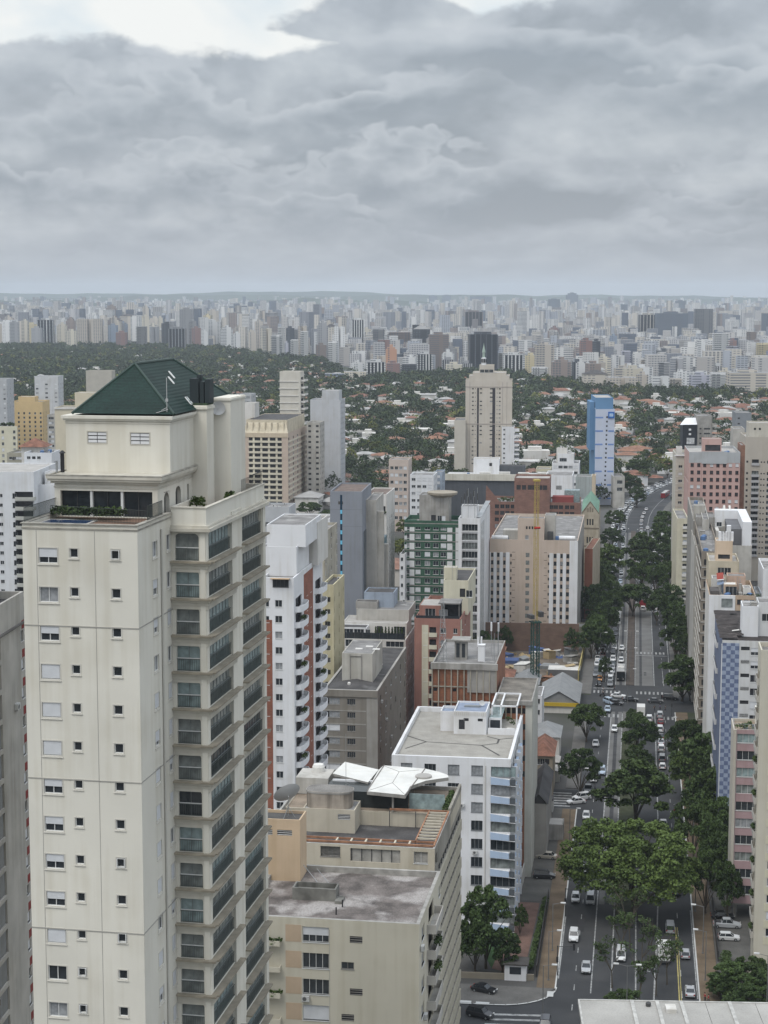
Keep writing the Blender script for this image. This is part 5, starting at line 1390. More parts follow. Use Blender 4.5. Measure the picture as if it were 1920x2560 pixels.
def grey_brown_block():
 gb = mat('grey_brown_panel', (.235, .215, .185), var=.12, scale=.2, streak=.14)
 gl = mat('grey_pier', (.35, .335, .305), var=.12, streak=.15)
 b = Bld('grey_brown_block', 'grey brown block with dark felt roof and pale roof hut at centre left', 944.5, 1727, 388, 8.0, W=(807,), D=(1016,), side='R', wall=gb)
 f = lambda x, y: b.hit('F', 640 + .422 * x, 1700 + .422 * y)
 _, z0 = f(500, 145); _, z1 = f(500, 458); fh = (z0 - z1) / 4
 for i in range(10):
  z = z0 - i * fh
  if z < 2: break
  for x, w, k in ((405, 1.0, 'd'), (412, 3.2, 'c'), (540, 1.0, 'g'), (562, 1.0, 'g'), (655, 3.0, 'cs'[i % 2]), (697, 1.2, 'd')):
   q, _ = f(x, 130); b.win('F', q, z, w, 1.45 if k != 'g' else 1.3, k if k in 'gd' or (i + x) % 3 else 's', dep=.2, fr=gl)
  b.bands('F', .0, b.W - 2.6, [z - fh * .5], .25, gl, .05, 'floor_band') if i % 1 == 0 else None
  b.grid('R', b.even('R', 6, 1.6, 3.5, b.D - 2), z + 1.4, fh, 1, 1.5, 1.4, 'gdgc', seed=i + 3, skip=.15)
  if i % 2 == 0: b.child('air_conditioner', AC_MESH(), 'R', 5 + 4 * (i % 7), z - .6, .25)
 b.strip('F', b.W - 2.5, b.W, 0, b.H - 1.5, gl, .08, 'corner_pier')
 b.bands('F', 0, b.W, [b.H - 1.5], 1.5, gb, .3, 'eaves_band')
 b.finish(par=.25, roof=ROOFD, pt=.5, coping=gl)
 t = lambda x, y, z=b.zr: b.top(640 + .422 * x, 1200 + .422 * y, z)
 x0, y0 = t(510, 1195); x1, _ = t(690, 1200); _, y1 = t(752, 1100)
 hut = b.vol('roof_hut', x0, y0, x1, y0 + 16, b.zr, b.zr + 6.6, mat('pale_hut_render', (.47, .45, .40), var=.12, streak=.2), ROOFG, .1)
 m = MB(); xm = (x0 + x1) / 2 - .3
 for k in (-1.3, 1.3): m.tube((xm + k, y0 - .1, b.zr), (xm + k, y0 - .1, b.zr + 6.4), .12, 6)
 m.tube((xm - 1.3, y0 - .1, b.zr + 6.0), (xm + 1.3, y0 - .1, b.zr + 6.0), .12, 6)
 link('pipes', m.mesh('pipes', CONC), hut)
 m = MB()
 for i in range(3): m.box(x0 + 2.2 + i * 2, y0 + 5 + (i % 2) * 3, b.zr + 6.5, x0 + 3.8 + i * 2, y0 + 6.2 + (i % 2) * 3, b.zr + 6.62)
 link('white_sheet', m.mesh('white_sheet', OFFW), hut)
 m = MB(); k = 5
 m.poly([(2, 1, b.zr + .02), (b.W - 3, 1, b.zr + .02), (b.W / 2, y0 - .5, b.zr + .9)]); m.poly([(2, 1, b.zr + .02), (b.W / 2, y0 - .5, b.zr + .9), (1.5, y0, b.zr + .02)]); m.poly([(b.W - 3, 1, b.zr + .02), (b.W - 2, y0, b.zr + .02), (b.W / 2, y0 - .5, b.zr + .9)])
 b.part('felt_roof_hip', m, ROOFD)
 m = MB(); m.lathe([(.35, 0), (.4, .5), (.2, .7)], 10); link('roof_vent', m.mesh('roof_vent', OFFW), b.root, (b.W * .42, y0 * .5, b.zr + .3))
 m = MB(); m.box(b.W - 6, b.D - 22, b.zr, b.W - 3, b.D - 20, b.zr + .15); b.part('roof_hatch', m, ROOFL)

def brick_balcony_tower():
 b = Bld('white_and_brick_tower', 'white and brick tower with stacks of rounded balconies beside the cream tower', 734, 1445, 330, 8.0, W=(655,), D=(806,), side='R', wall=WHITE)
 brick = brick_mat('red_brick', (.30, .105, .06), (.25, .085, .05), (.22, .15, .12), .9, .28)
 f = lambda x, y: b.hit('F', 640 + .422 * x, 1200 + .422 * y)
 q, z0 = f(113, 752); q2, _ = f(155, 752); fh = 2.97
 q_b, _ = f(95, 752)
 b.strip('F', .05, q_b, 0, b.H - 8, brick, .03, 'brick_strip')
 D = b.D
 for i in range(24):
  z = z0 - i * fh
  if z < 2: break
  b.win('F', q, z, q2 - q, 1.3, 'ggcgcg'[i % 6], dep=.18)
  b.win('F', .5, z, .8, 1.2, 'g')
  for qa in (.8, D * .70): b.win('R', qa + 1.0, z - .9, D * .2, 2.2, 'd', dep=.6); b.balc('R', qa, qa + D * .28, z - .95, 1.6, .95, WHITE, 'round')
  for qa in (D * .42, D * .55): b.win('R', qa, z, 1.2, 1.2, 's' if i % 3 == 0 else 'g')
  if i % 3 == 1: b.child('balcony_plants', planter_mesh(), 'R', D * .15, z + .0, 1.0)
  if i % 4 == 2: b.child('balcony_plants', planter_mesh(), 'R', D * .84, z + .0, 1.0)
 b.strip('R', D * .33, D * .64, 0, b.H - 1, brick, .06, 'brick_strip')
 b.finish(par=.5, roof=ROOFG)
 zr = b.zr; W = b.W
 b.vol('penthouse', -1, 5, W - .4, 18, zr, zr + 5.6, WHITE, ROOFG, .3)
 b.vol('roof_house', -.5, 7, W + 1.0, 24, zr + 5.3, zr + 9.5, WHITE, ROOFG, .2)
 b.vol('rear_block', W * .2, 19, W + 1.2, D - .4, zr, zr + 8.5, OFFW, ROOFG, .3)
 m = MB(); q, z = f(90, 620); m.box(q, -1.2, z + 1.2, q + 3.6, 0, z + 1.3, 0)
 b.part('awning', m, mat('tan_awning', (.42, .30, .19)))
 b.child('terrace_window', win_mesh('g', 3.0, 1.5, .02, DARK_FR), 'F', q + .3, z - .4, .03)

def cyan_tower():
 gm = mat('blue_grey_cladding', (.25, .265, .295), var=.08, scale=.1, streak=.08)
 b = Bld('grey_tower', 'blank blue grey tower with a bright cyan slit window strip', 905, 1229, 508, 6.0, W=(825,), D=24, side='R', wall=gm)
 f = lambda x, y: b.hit('F', 640 + .422 * x, 1200 + .422 * y)
 qa, z0 = f(499, 200); qb, _ = f(511, 200)
 b.strip('F', qa, qb, 6, b.H - 1.0, mat('dark_blue_glass', (.012, .04, .07), rough=.15), .02, 'slit_glazing')
 cy = mat('cyan_spandrel', (.16, .52, .72), rough=.4, var=.05)
 for i in range(20):
  z = z0 - i * 2.93
  if z > 4: b.strip('F', qa + .02, qb - .02, z, z + 1.1, cy, .06, 'cyan_panel')
 q, z = f(487, 145); b.win('F', q, z, 1.4, .9, 'l', fr=CONC)
 b.bands('F', 0, b.W, [b.H - 5.2, b.H - 10], .06, mat('grey_joint', (.16, .165, .18)), .015, 'joint_line')  # thin joint bands in a darker grey than the cladding
 b.facem['R'] = gm
 dk = mat('dark_blue_glass', (.1, .1, .1)); tl = stripe_glass('teal_curtain_wall', (.015, .12, .17), (.01, .05, .075), 1.2, .45)
 b.strip('R', 4, 11, 3, b.H - 12, dk, .1, 'glass_wall')
 b.finish(par=.5, roof=mat('rusty_roof', (.17, .13, .11), var=.4, scale=.6))
 b.vol('side_wing', b.W, 10, b.W + 3.0, 30, 0, b.H - 3.5, CONC_L, ROOFG, .3)
 m = MB(); m.box(b.W + 3.0, 13, 0, b.W + 4.2, 28, b.H - 16); b.part('glass_wing', m, tl)
 m = MB(); m.box(b.W + 3.0, 11.5, 0, b.W + 5.0, 13, b.H - 7); m.box(b.W + 4.2, 14, 0, b.W + 6.0, 16, b.H - 17); b.part('concrete_pier', m, CONC_L)
 c = Bld('dark_glass_tower', 'narrow dark blue glass tower half hidden behind the blue grey one', 826, 1352, 545, 6.0, W=(812,), D=14, side='R', wall=dk); c.finish(par=.3, roof=ROOFD)
 c = Bld('white_balcony_tower', 'white tower with plant-filled roof arches and small white balconies', 966, 1236, 585, 8.0, W=(912,), D=(987,), side='R', wall=OFFW)
 fh = 2.95
 for i in range(18):
  z = c.H - 9.5 - i * fh
  if z < 2: break
  c.win('F', c.W * .52, z, 2.6, 2.0, 'd', dep=.5); c.balc('F', c.W * .5, c.W * .84, z - .1, .9, .85, OFFW)
  c.win('F', .8, z, 1.2, 1.2, 'gc'[i % 2])
  c.grid('R', c.even('R', 4, 1.3, 2, c.D - 2), z + 1.5, fh, 1, 1.3, 1.3, 'ggcs', seed=i)
 for k in (.45, .72): c.win('F', c.W * k, c.H - 6.5, 1.7, 2.6, 'd', dep=.6)
 c.strip('F', c.W * .18, c.W * .24, 2, c.H - 12, CONC, .15, 'grey_pier'); c.strip('F', c.W * .36, c.W * .42, 2, c.H - 12, CONC, .15, 'grey_pier')
 c.child('roof_plants', planter_mesh(), 'F', c.W * .55, c.H - 6.3, .2); c.child('roof_plants', planter_mesh(), 'F', c.W * .8, c.H - 6.3, .2)
 c.finish(par=.4, roof=mat('rusty_roof', (.1, .1, .1)))

def green_white_block():
 gr = mat('dark_green_panel', (.045, .105, .068), var=.15, scale=.3)
 wm = mat('white_panel', (.68, .68, .67), var=.06)
 b = Bld('green_and_white_block', 'dark green block with white chequered panels and a disc-topped tank house', 1146, 1303, 590, 8.0, W=(1011,), D=15, side='R', wall=gr)
 f = lambda x, y: b.hit('F', 640 + .422 * x, 1200 + .422 * y)
 _, za = f(1000, 282); _, zb = f(1000, 598); fh = (za - zb) / 6
 W = b.W
 r = random.Random(2)
 for i in range(15):
  z = za - i * fh
  if z < 2: break
  for x, w in ((945, 1.7), (1000, 1.8), (1050, 1.8), (1095, 1.8), (890, 1.2), (1175, 1.6)):
   q, _ = f(x, 282); b.win('F', q, z - .7, w, 1.5, r.choice('ggcgs'), dep=.15)
  qa, _ = f(910, 282); qb, _ = f(939, 282); qc, _ = f(1133, 282); qd, _ = f(1163, 282); qe, _ = f(1200, 282)
  zz = z - fh * .28
  if i % 1 == 0: b.strip('F', qa, qb, zz - .5, zz + fh * .55, wm, .08, 'white_panel'); b.strip('F', qc, qd, zz - .5, zz + fh * .55, wm, .08, 'white_panel')
  b.strip('F', .05, .9, zz - .3, zz + fh * .35, wm, .06, 'white_panel')
  b.bands('F', 0, W, [z + fh * .42], .28, CONC, .12, 'floor_band')
 b.strip('F', W - .9, W, 2, b.H - 2, wm, .1, 'white_edge'); b.strip('F', -.02, .03, 2, b.H - 2, wm, .1, 'white_edge')
 b.bands('F', 0, W, [b.H - 2.2], 2.2, gr, .1, 'parapet_panel')
 b.finish(par=1.4, roof=ROOFG, coping=mat('green_parapet', (.05, .12, .08)))
 zr = b.zr
 h = b.vol('tank_house', W * .25, 4, W * .8, 12, zr, zr + 9.5, CONC, ROOFG, .3, holes={'F': [(W * .22, zr + .2, 1.6, 2.6, 'd'), (W * .34, zr + .4, 1.4, 2.2), (W * .42, zr + .8, 1.2, 1.8, 's')]})
 m = MB(); m.lathe([(3.2, zr + 8.6), (5.0, zr + 9.6), (5.1, zr + 10.3), (4.7, zr + 10.4)], 28, 0, (W * .66, 7)); link('tank_disc', m.mesh('tank_disc', mat('tan_concrete', (.33, .29, .23), streak=.2)), h)
 m = MB(); m.box(.4, 3, zr, W * .18, 7, zr + .9); b.part('roof_planter', m, gr)
 s = Bld('white_side_wing', 'narrow white wing on the left side of the green block', 1012, 1385, 588, 8.0, W=(999,), D=12, side='R', wall=WHITE)
 s.grid('F', [.4], s.H - 1.2, 2.9, 12, .8, 1.2, 'gc', seed=1); s.finish(par=.4)
 c = Bld('white_framed_block', 'white framed block with stacked grey balconies right of the green block', 1201, 1296, 575, 8.0, W=(1146,), D=(1225,), side='R', wall=WHITE)
 q0, q1 = 1.2, c.W - .9
 for i in range(14):
  z = c.H - 4.2 - i * 2.95
  if z < 2: break
  c.win('F', q0, z, q1 - q0, 2.2, 'gkk'[i % 3], dep=.9); c.balc('F', q0, q1, z - .1, .25, .9, WHITE, 'rail')
 for q in (1.5, 4.0, 6.5, 9, 11.5, 14):
  if q + 1.2 < c.D: c.strip('R', q, q + 1.0, 2, c.H - 2, GLASS_G, .03, 'window_strip')
 c.finish(par=.6, roof=ROOFG)
 c.vol('roof_room', .5, 4, c.W * .8, 10, c.zr, c.zr + 4.0, WHITE, ROOFG, .2)
 m = MB()
 for i in range(8): x = .8 + i * .7; m.tube((x, 3 + (i % 3) * 2, c.zr), (x, 3 + (i % 3) * 2, c.zr + 7 + (i % 4)), .07, 5); m.box(x - .2, 2.8 + (i % 3) * 2, c.zr + 5 + (i % 3), x + .2, 3.1 + (i % 3) * 2, c.zr + 7.2 + (i % 3), 1)
 c.part('phone_aerials', m, [METAL, DARK_FR])
 m = MB(); m.quad((c.W * .8, 1, c.H + .2), (c.W + .2, 1, c.H + .2), (c.W + .2, c.D, c.H + 1.4), (c.W * .8, c.D, c.H + 1.4)); m.box(c.W * .8, 1, c.zr, c.W * .8 + .2, c.D, c.H + .2); c.part('metal_canopy', m, METAL)

def beige_slab():
 bg = mat('rose_beige_render', (.52, .425, .35), var=.07, scale=.12, streak=.1)
 b = Bld('beige_office_slab', 'rose beige slab with white vertical ribs on both sides, behind the crane', 1445, 1352, 606, 8.0, W=(1225,), D=(1461,), side='R', wall=bg)
 f = lambda x, y: b.hit('F', 1200 + .1808 * x, 1140 + .1808 * y)
 W = b.W; fh = 2.63
 zt = b.H - 4.4
 def rib(x0, x1): qa, _ = f(x0, 1350); qb, _ = f(x1, 1350); b.strip('F', max(0, qa), min(W, qb), 1.5, zt, WHITE, .18, 'white_rib')
 for x0, x1 in ((130, 150), (188, 232), (272, 318), (357, 410), (960, 1015), (1060, 1108), (1146, 1192)): rib(x0, x1)
 qa, _ = f(1238, 1350); b.strip('F', qa, W, 0, b.H, WHITE, .12, 'white_end_bay')
 cols = [f(x, 1350)[0] for x in (152, 236, 322, 1020, 1112, 1196)]
 cx, _ = f(632, 1350); c1, _ = f(418, 1350); c2, _ = f(940, 1350); l1, _ = f(445, 1350); l2, _ = f(885, 1350)
 for i in range(11):
  z = zt - 1.6 - i * fh
  if z < 1.5: break
  for j, q in enumerate(cols): b.win('F', q, z, 1.15, 1.35, 'ggcgg'[(i * 3 + j) % 5], dep=.12, fr=DARK_FR)
  b.win('F', cx, z, 1.3, 1.5, 'k', dep=.12, fr=CONC); b.win('F', c1, z, .5, 1.0, 'd'); b.win('F', c2, z, .5, 1.0, 'd')
  b.strip('F', l1, l1 + 1.0, z + 1.6, z + 1.75, DARKV, .01, 'vent_slot'); b.strip('F', l2, l2 + 1.0, z + 1.6, z + 1.75, DARKV, .01, 'vent_slot')
 b.facem['R'] = CONC
 b.finish(par=.6, roof=ROOFG)
 zr = b.zr
 x0, _ = f(520, 1150); x1, _ = f(885, 1150)
 hs = [(f(x, 1)[0] - x0, zr + 4.2, .6, 1.0, 'd') for x in (642, 682, 722, 760)] + [(f(635, 1)[0] - x0, zr + .6, 1.2, 1.5, 'c')]
 b.vol('stair_tower', x0, .5, x1, 8, zr, zr + 8.0, bg, ROOFG, .4, holes={'F': hs})
 b.vol('lift_room', x1, 5, x1 + 3.6, 12, zr, zr + 8.6, CONC_L, ROOFG, .3)
 m = MB(); m.box(x1 + 1, 2, zr, x1 + 3, 4, zr + 3.2); b.part('cooling_tower', m, DARK_FR)
 m = MB(); m.tube((.5, 2, zr + .9), (6, 2, zr + .9), .8, 12); m.tube((W - 6.5, 1.6, zr + 1.2), (W - 1, 1.6, zr + 1.2), .8, 12); b.part('white_tanks', m, WHITE)
 m = MB(); m.box(4, 6, zr, x0 - .3, 11, zr + 3.0); b.part('plant_room', m, CONC_L)
 b.clutter(8, 2, 2, x0 - 1, 6, zr, 6); b.clutter(9, x1 + 4, 3, W - 1, 9, zr, 6)

def brown_brick_block():
 br = brick_mat('brown_brick', (.25, .135, .10), (.21, .11, .085), (.20, .14, .12), 1.2, .35)
 b = Bld('brown_brick_building', 'brown brick building with a taller centre and rows of square windows', 1451, 1257, 755, 7.0, W=(1214,), D=22, side='R', wall=br)
 f = lambda x, y: b.hit('F', 1200 + .1808 * x, 1140 + .1808 * y)
 _, z1 = f(0, 720); _, z2 = f(0, 900); fh = (z1 - z2) / 2
 xc0, _ = f(475, 600); xc1, _ = f(965, 600)
 for i in range(9):
  z = z1 - i * fh
  if z < 2: break
  for x in (205, 280, 350, 425, 960, 1020, 1090, 1175, 1245): b.win('F', f(x, 700)[0], z, 1.8, 1.7, 'gdgcg'[(i + x) % 5], dep=.2, fr=br)
  if i < 3: b.win('F', f(655, 700)[0], z, 1.9, 1.6, 'c', fr=br); b.win('F', f(715, 700)[0], z, 1.9, 1.6, 'g', fr=br)
 b.finish(par=.9, roof=ROOFG)
 ht = 10.3
 b.vol('centre_block', xc0, -.8, xc1, 16, 0, b.H + ht, br, ROOFL, .8, holes={'F': [(f(x, 500)[0] - xc0, b.H + ht - 5.0, 1.8, 2.0, 'd') for x in (505, 580, 660, 722, 805, 870)]})
 m = MB(); m.prism([(0, 0), (5, 0), (5, 1.2), (0, 1.2)], b.H, b.H + .6); m.poly([(.2, .2, b.H), (6, .2, b.H), (.2, .2, b.H + 7)]); m.box(.1, .1, b.H, .6, 8, b.H + 5); b.part('stepped_gable', m, br)
 b.child('roof_garden', planter_mesh(), 'F', xc0 * .7, b.H + .2, -3); me = leaf_cloud('roof_garden', [(i * 1.3, (i % 2) * 1.2, .8 + .4 * (i % 3), 1.0, 1.1) for i in range(6)], 60, .3, LEAF_M, 6); link('roof_garden', me, b.root, (xc0 * .45, 3, b.zr))
 m = MB(); m.box(xc1 + 1, 3, b.zr, b.W - 3, 9, b.zr + 3); b.part('red_roof_room', m, mat('red_shed', (.25, .06, .055)))
 m = MB(); m.box(b.W - 7, 10, b.zr, b.W - .5, 16, b.zr + 5); b.part('glass_roof', m, GLASS_T)
 c = Bld('narrow_white_block', 'narrow white flank wall between the brown brick building and the church', 1458, 1262, 775, 7.0, W=(1449,), D=20, side='R', wall=WHITE); c.finish()

def crane():
 X, Y, _ = gnd(1339, 1722); Y = 545; P0 = at(1337, 1690, Y); X = P0[0]
 root = link('crane_mast', None, None, (X, Y, 0), .3); tag(root, 'tall yellow lattice crane mast rising from the building site', 'crane')
 _, _, ztop = at(1346, 1203, Y); _, _, zg = at(1341, 1553, Y)
 def lat(mb, z0, z1, w, r, n):
  for sx in (-1, 1):
   for sy in (-1, 1): mb.box(sx * w - r, sy * w - r, z0, sx * w + r, sy * w + r, z1)
  h = (z1 - z0) / n
  for k in range(n):
   a, c = z0 + k * h, z0 + (k + 1) * h
   for p, q in (((-w, -w), (w, -w)), ((w, -w), (w, w)), ((w, w), (-w, w)), ((-w, w), (-w, -w))):
    if k % 2: p, q = q, p
    mb.tube((*p, a), (*q, c), r * .45, 4); mb.tube((*p, c), (*q, c), r * .6, 4)
 m = MB(); lat(m, zg, ztop, .55, .06, int((ztop - zg) / 1.6)); link('mast_section', m.mesh('mast_section', mat('crane_yellow', (.43, .32, .08), rough=.5, var=.15)), root)
 m = MB(); lat(m, 0, zg, .95, .16, int(zg / 2)); m.box(-1.5, -1.5, zg - .4, 1.5, 1.5, zg); link('base_section', m.mesh('base_section', mat('crane_green', (.03, .075, .06), rough=.5)), root)
 m = MB(); z = zg + 1; m.box(-2.2, -1.6, z, -.9, 1.4, z + 1.2); m.box(.9, -1.4, z + .4, 2.2, 1.2, z + 2.0); link('climbing_platform', m.mesh('climbing_platform', DARK_FR), root)
 m = MB(); zz = at(1342, 1319, Y)[2]; m.tube((-.9, -.8, zz), (.9, -.8, zz), .35, 8); link('warning_lamp', m.mesh('warning_lamp', mat('red_lamp', (.4, .03, .02))), root)
 m = MB(); zt = at(1344, 1350, Y)[2]
 m.box(-.9, -.9, ztop, .9, .9, ztop + .6); link('mast_head', m.mesh('mast_head', mat('crane_yellow', (.5, .4, .1))), root)

def church():
 stn = mat('church_stone', (.40, .355, .28), var=.15, scale=.4, streak=.15); grn = mat('copper_green_roof', (.20, .33, .26), var=.2, streak=.1)
 b = Bld('church_tower', 'stone church tower with green copper gables and paired lancet windows', 1497, 1284, 690, 12.0, W=6.6, D=6.6, side='R', wall=stn)
 H = b.H; zb = H
 b.H = zb
 for k in range(4):
  z = zb - 4.6 - k * 7.0
  for q in (2.0, 3.0, 4.0): b.win('F', q, z, .6, 2.4, 'd', dep=.3); b.win('R', q, z, .6, 2.4, 'd', dep=.3)
  b.bands('F', -.15, b.W + .15, [z - 1.4], .45, mat('dark_stone_course', (.2, .17, .13)), .15, 'string_course')
 b.finish(par=.1, roof=stn)
 W = b.W; m = MB(); ap = (W / 2, W / 2, zb + 8.5); gh = 4.6
 for p, q in (((0, 0), (W, 0)), ((W, 0), (W, W)), ((W, W), (0, W)), ((0, W), (0, 0))):
  g = ((p[0] + q[0]) / 2, (p[1] + q[1]) / 2, zb + gh)
  m.poly([(*p, zb), (*q, zb), g], 1); m.poly([(*p, zb), g, ap], 0); m.poly([g, (*q, zb), ap], 0)
 b.part('gabled_spire', m, [grn, stn])
 m = MB()
 for q in (2.4, 3.3, 4.2): m.box(q - .3, -.06, zb + .5, q + .3, -.02, zb + (2.6 if q == 3.3 else 2.0))
 m.tube((-.1, -.1, zb), (W / 2, -.1, zb + gh), .16, 5); m.tube((W + .1, -.1, zb), (W / 2, -.1, zb + gh), .16, 5)
 b.part('gable_lancets', m, mat('dark_stone_course', (.2, .2, .1)))
 m = MB(); m.tube((W / 2, W / 2, zb + 8.4), (W / 2, W / 2, zb + 10.5), .08, 5); m.tube((W / 2 - .7, W / 2, zb + 9.7), (W / 2 + .7, W / 2, zb + 9.7), .08, 5); b.part('cross', m, METAL)
 c = Bld('church_nave', 'long stone church nave with red brick gable beside the church tower', 1482, 1372, 655, 12, W=(1462,), D=30, side='R', wall=stn)
 c.facem['F'] = mat('nave_red', (.28, .11, .07), var=.2); c.finish(par=.2, roof=TILE_R)

def cream_spired_tower():
 cm = mat('pinkish_cream', (.56, .51, .44), var=.07, scale=.1, streak=.06)
 b = Bld('tall_cream_tower', 'tall stepped cream tower with a little spired lantern and two dark vertical slots', 1281, 951, 1150, 4.0, W=(1164,), D=26, side='R', wall=cm)
 f = lambda x, y: b.hit('F', 1080 + .14467 * x, 860 + .14467 * y)
 W = b.W
 dk = mat('dark_slot', (.05, .045, .05), var=.15)
 for x0, x1 in ((780, 812), (1045, 1095)):
  qa, za = f(x0, 760); qb, _ = f(x1, 760); b.strip('F', qa, qb, 8, za, dk, .02, 'dark_slot')
 _, z1 = f(0, 855); _, z2 = f(0, 1500); fh = (z1 - z2) / 9
 r = random.Random(3)
 for i in range(19):
  z = z1 + fh - i * fh
  if z < 6: break
  for x, w in ((690, 1.2), (825, 1.5), (1000, 1.8), (1155, 1.2)):
   q, _ = f(x, 900)
   if r.random() < .85: b.win('F', q, z, w, .85, r.choice('ggcg'), dep=.2, fr=cm)
  for x in (745, 1120):
   q, _ = f(x, 900); b.win('F', q, z + .2, .4, .5, 'd', dep=.15)
 for x in (650, 1215, 1290): b.strip('F', f(x, 900)[0], f(x, 900)[0] + .35, 2, b.H - 1, mat('tan_joint', (.40, .35, .31)), .05, 'joint_line')  # joint strips and string courses in a darker tan than the wall
 _, zq = f(0, 1385); b.bands('F', 0, W, [zq, f(0, 745)[1]], .5, mat('tan_joint', (.4, .35, .3)), .15, 'string_course')
 b.finish(par=.8, roof=ROOFL)
 def up(x0, x1, yt, d0): q0, z = f(x0, yt); q1, _ = f(x1, yt); return b.vol('stepped_top', q0, d0, q1, b.D - d0, b.H - 1.2, z, cm, ROOFL, .5)
 up(640, 1340, 548, .3); v = up(705, 1285, 494, .6)
 q0, z = f(820, 365); q1, _ = f(1075, 365)
 zz = b.H
 b.vol('top_storey', q0, .1, q1, 14, b.H - 1, z, cm, ROOFL, .6, holes={'F': [(f(x, 480)[0] - q0, f(x, 495)[1], 2.6, 2.0, 'g') for x in (832, 910, 988)]})
 ql, _ = f(850, 340); qr, _ = f(935, 340); zl = z; zt = f(0, 245)[1]
 m = MB(); c = ((ql + qr) / 2, 4); rr = (qr - ql) / 2
 m.lathe([(rr, zl - .5), (rr, zt), (rr * .75, zt + .3)], 8, 0, c); m.lathe([(rr * .55, zt), (rr * .55, zt + 3.4), (rr * .75, zt + 3.6), (rr * .6, zt + 5), (rr * .12, zt + 8.6), (.05, zt + 9.6)], 8, 1, c)
 for a in range(8): t_ = a * math.pi / 4 + .39; m.box(c[0] + rr * .9 * math.cos(t_) - .4, c[1] + rr * .9 * math.sin(t_) - .4, zl + 1.5, c[0] + rr * .9 * math.cos(t_) + .4, c[1] + rr * .9 * math.sin(t_) + .4, zl + 4, 2)
 b.part('lantern_spire', m, [WHITE, mat('pale_green_copper', (.36, .44, .38)), DARKV])
 s = Bld('cream_lower_wing', 'blank lower cream wing joined to the left side of the spired tower', 1164, 1051, 1147, 4.0, W=(1136,), D=30, side='R', wall=mat('pale_cream_wing', (.54, .50, .43), var=.06)); s.finish(par=.6)
 c = Bld('white_comb_block', 'white block with a comb of projecting balconies right of the spired tower', 1286, 1067, 1140, 4.0, W=8, D=16, side='R', wall=WHITE)
 for i in range(14):
  z = c.H - 3 - i * 3.0
  c.balc('R', .5, 14, z, 3.2, .9, WHITE); c.win('R', 1, z + .2, 12, 2.0, 'd', dep=.4)
  c.win('F', 1.0, z + .6, 1.2, 1.0, 'g')
 c.finish(par=.5)

def blue_hotel():
 wl = mat('lavender_white', (.52, .56, .66), var=.05, scale=.1, streak=.04); bl = mat('hotel_blue', (.125, .245, .40), var=.08, scale=.1)
 sb = mat('stripe_blue', (.16, .26, .52), var=.05)
 b = Bld('blue_hotel_tower', 'white tower with bright blue flank, blue stripes and a square blue sign', 1489, 1023, 1015, 2.0, W=(1537,), D=40, side='L', wall=wl)
 f = lambda x, y: b.hit('F', 1440 + .16878 * x, 980 + .16878 * y)
 b.facem['L'] = bl
 ys = [380, 580, 778, 978, 1177, 1377, 1575]
 W = b.W
 for k, y in enumerate(ys):
  _, z = f(300, y + 10)
  qa, _ = f(405 - k * 6, y); b.strip('F', .02, qa, z, z + .9, sb, .06, 'blue_stripe')
  if k: qc, _ = f(483 - k * 5, y); b.strip('F', qc, W - .3, z, z + .9, sb, .06, 'blue_stripe')
 for i in range(19):
  y = 378 + i * 66.6; q, z = f(448 - i * 2.2, y + 8); b.win('F', q, z, .95, 1.05, 'd', dep=.2)
 b.finish(par=.8, roof=ROOFL)
 q0, z = f(303, 130); q1, _ = f(565, 130)
 b.vol('blue_top', .3, 5, q1, 38, b.H - .8, z + 1.5, bl, ROOFL, .4);
 m = MB(); m.box(-2.5, 8, b.H - 24, 0, 30, b.H + 3.6); b.part('blue_fin', m, bl)
 qa, za = f(475, 388); qb, zb = f(568, 292)
 m = MB(); w, h = qb - qa, zb - za
 m.box(0, -.5, 0, w, -.06, h, 0)
 pts = [(w * (.5 + .36 * math.copysign(abs(math.cos(a)) ** .55, math.cos(a))), h * (.5 + .30 * math.copysign(abs(math.sin(a)) ** .55, math.sin(a)))) for a in [2 * math.pi * i / 20 for i in range(20)]]
 m.poly([(x, -.53, z_) for x, z_ in pts], 1)
 for x, ha in ((.25, .2), (.36, .32), (.36, .18), (.48, .18), (.60, .2), (.70, .2)): m.box(w * x, -.56, h * .38, w * (x + .05), -.54, h * (.38 + ha), 2)
 for x in (.36, .60): m.box(w * x, -.56, h * .38, w * (x + .13), -.54, h * .42, 2); m.box(w * x, -.56, h * .53, w * (x + .13), -.54, h * .57, 2)
 b.child('hotel_sign', m.mesh('hotel_sign', [mat('sign_blue', (.02, .12, .42), rough=.4), mat('sign_pale_blue', (.25, .42, .68)), mat('sign_white', (.75, .78, .8))]), 'F', qa, za)
 c = Bld('hotel_annexe', 'low grey hotel annexe with white entrance frame at the foot of the blue tower', 1562, 1192, 1000, 2.0, W=(1534,), D=20, side='R', wall=CONC_L); c.grid('F', [2, 6], c.H - 2, 4, 2, 3, 2, 'g'); c.finish()

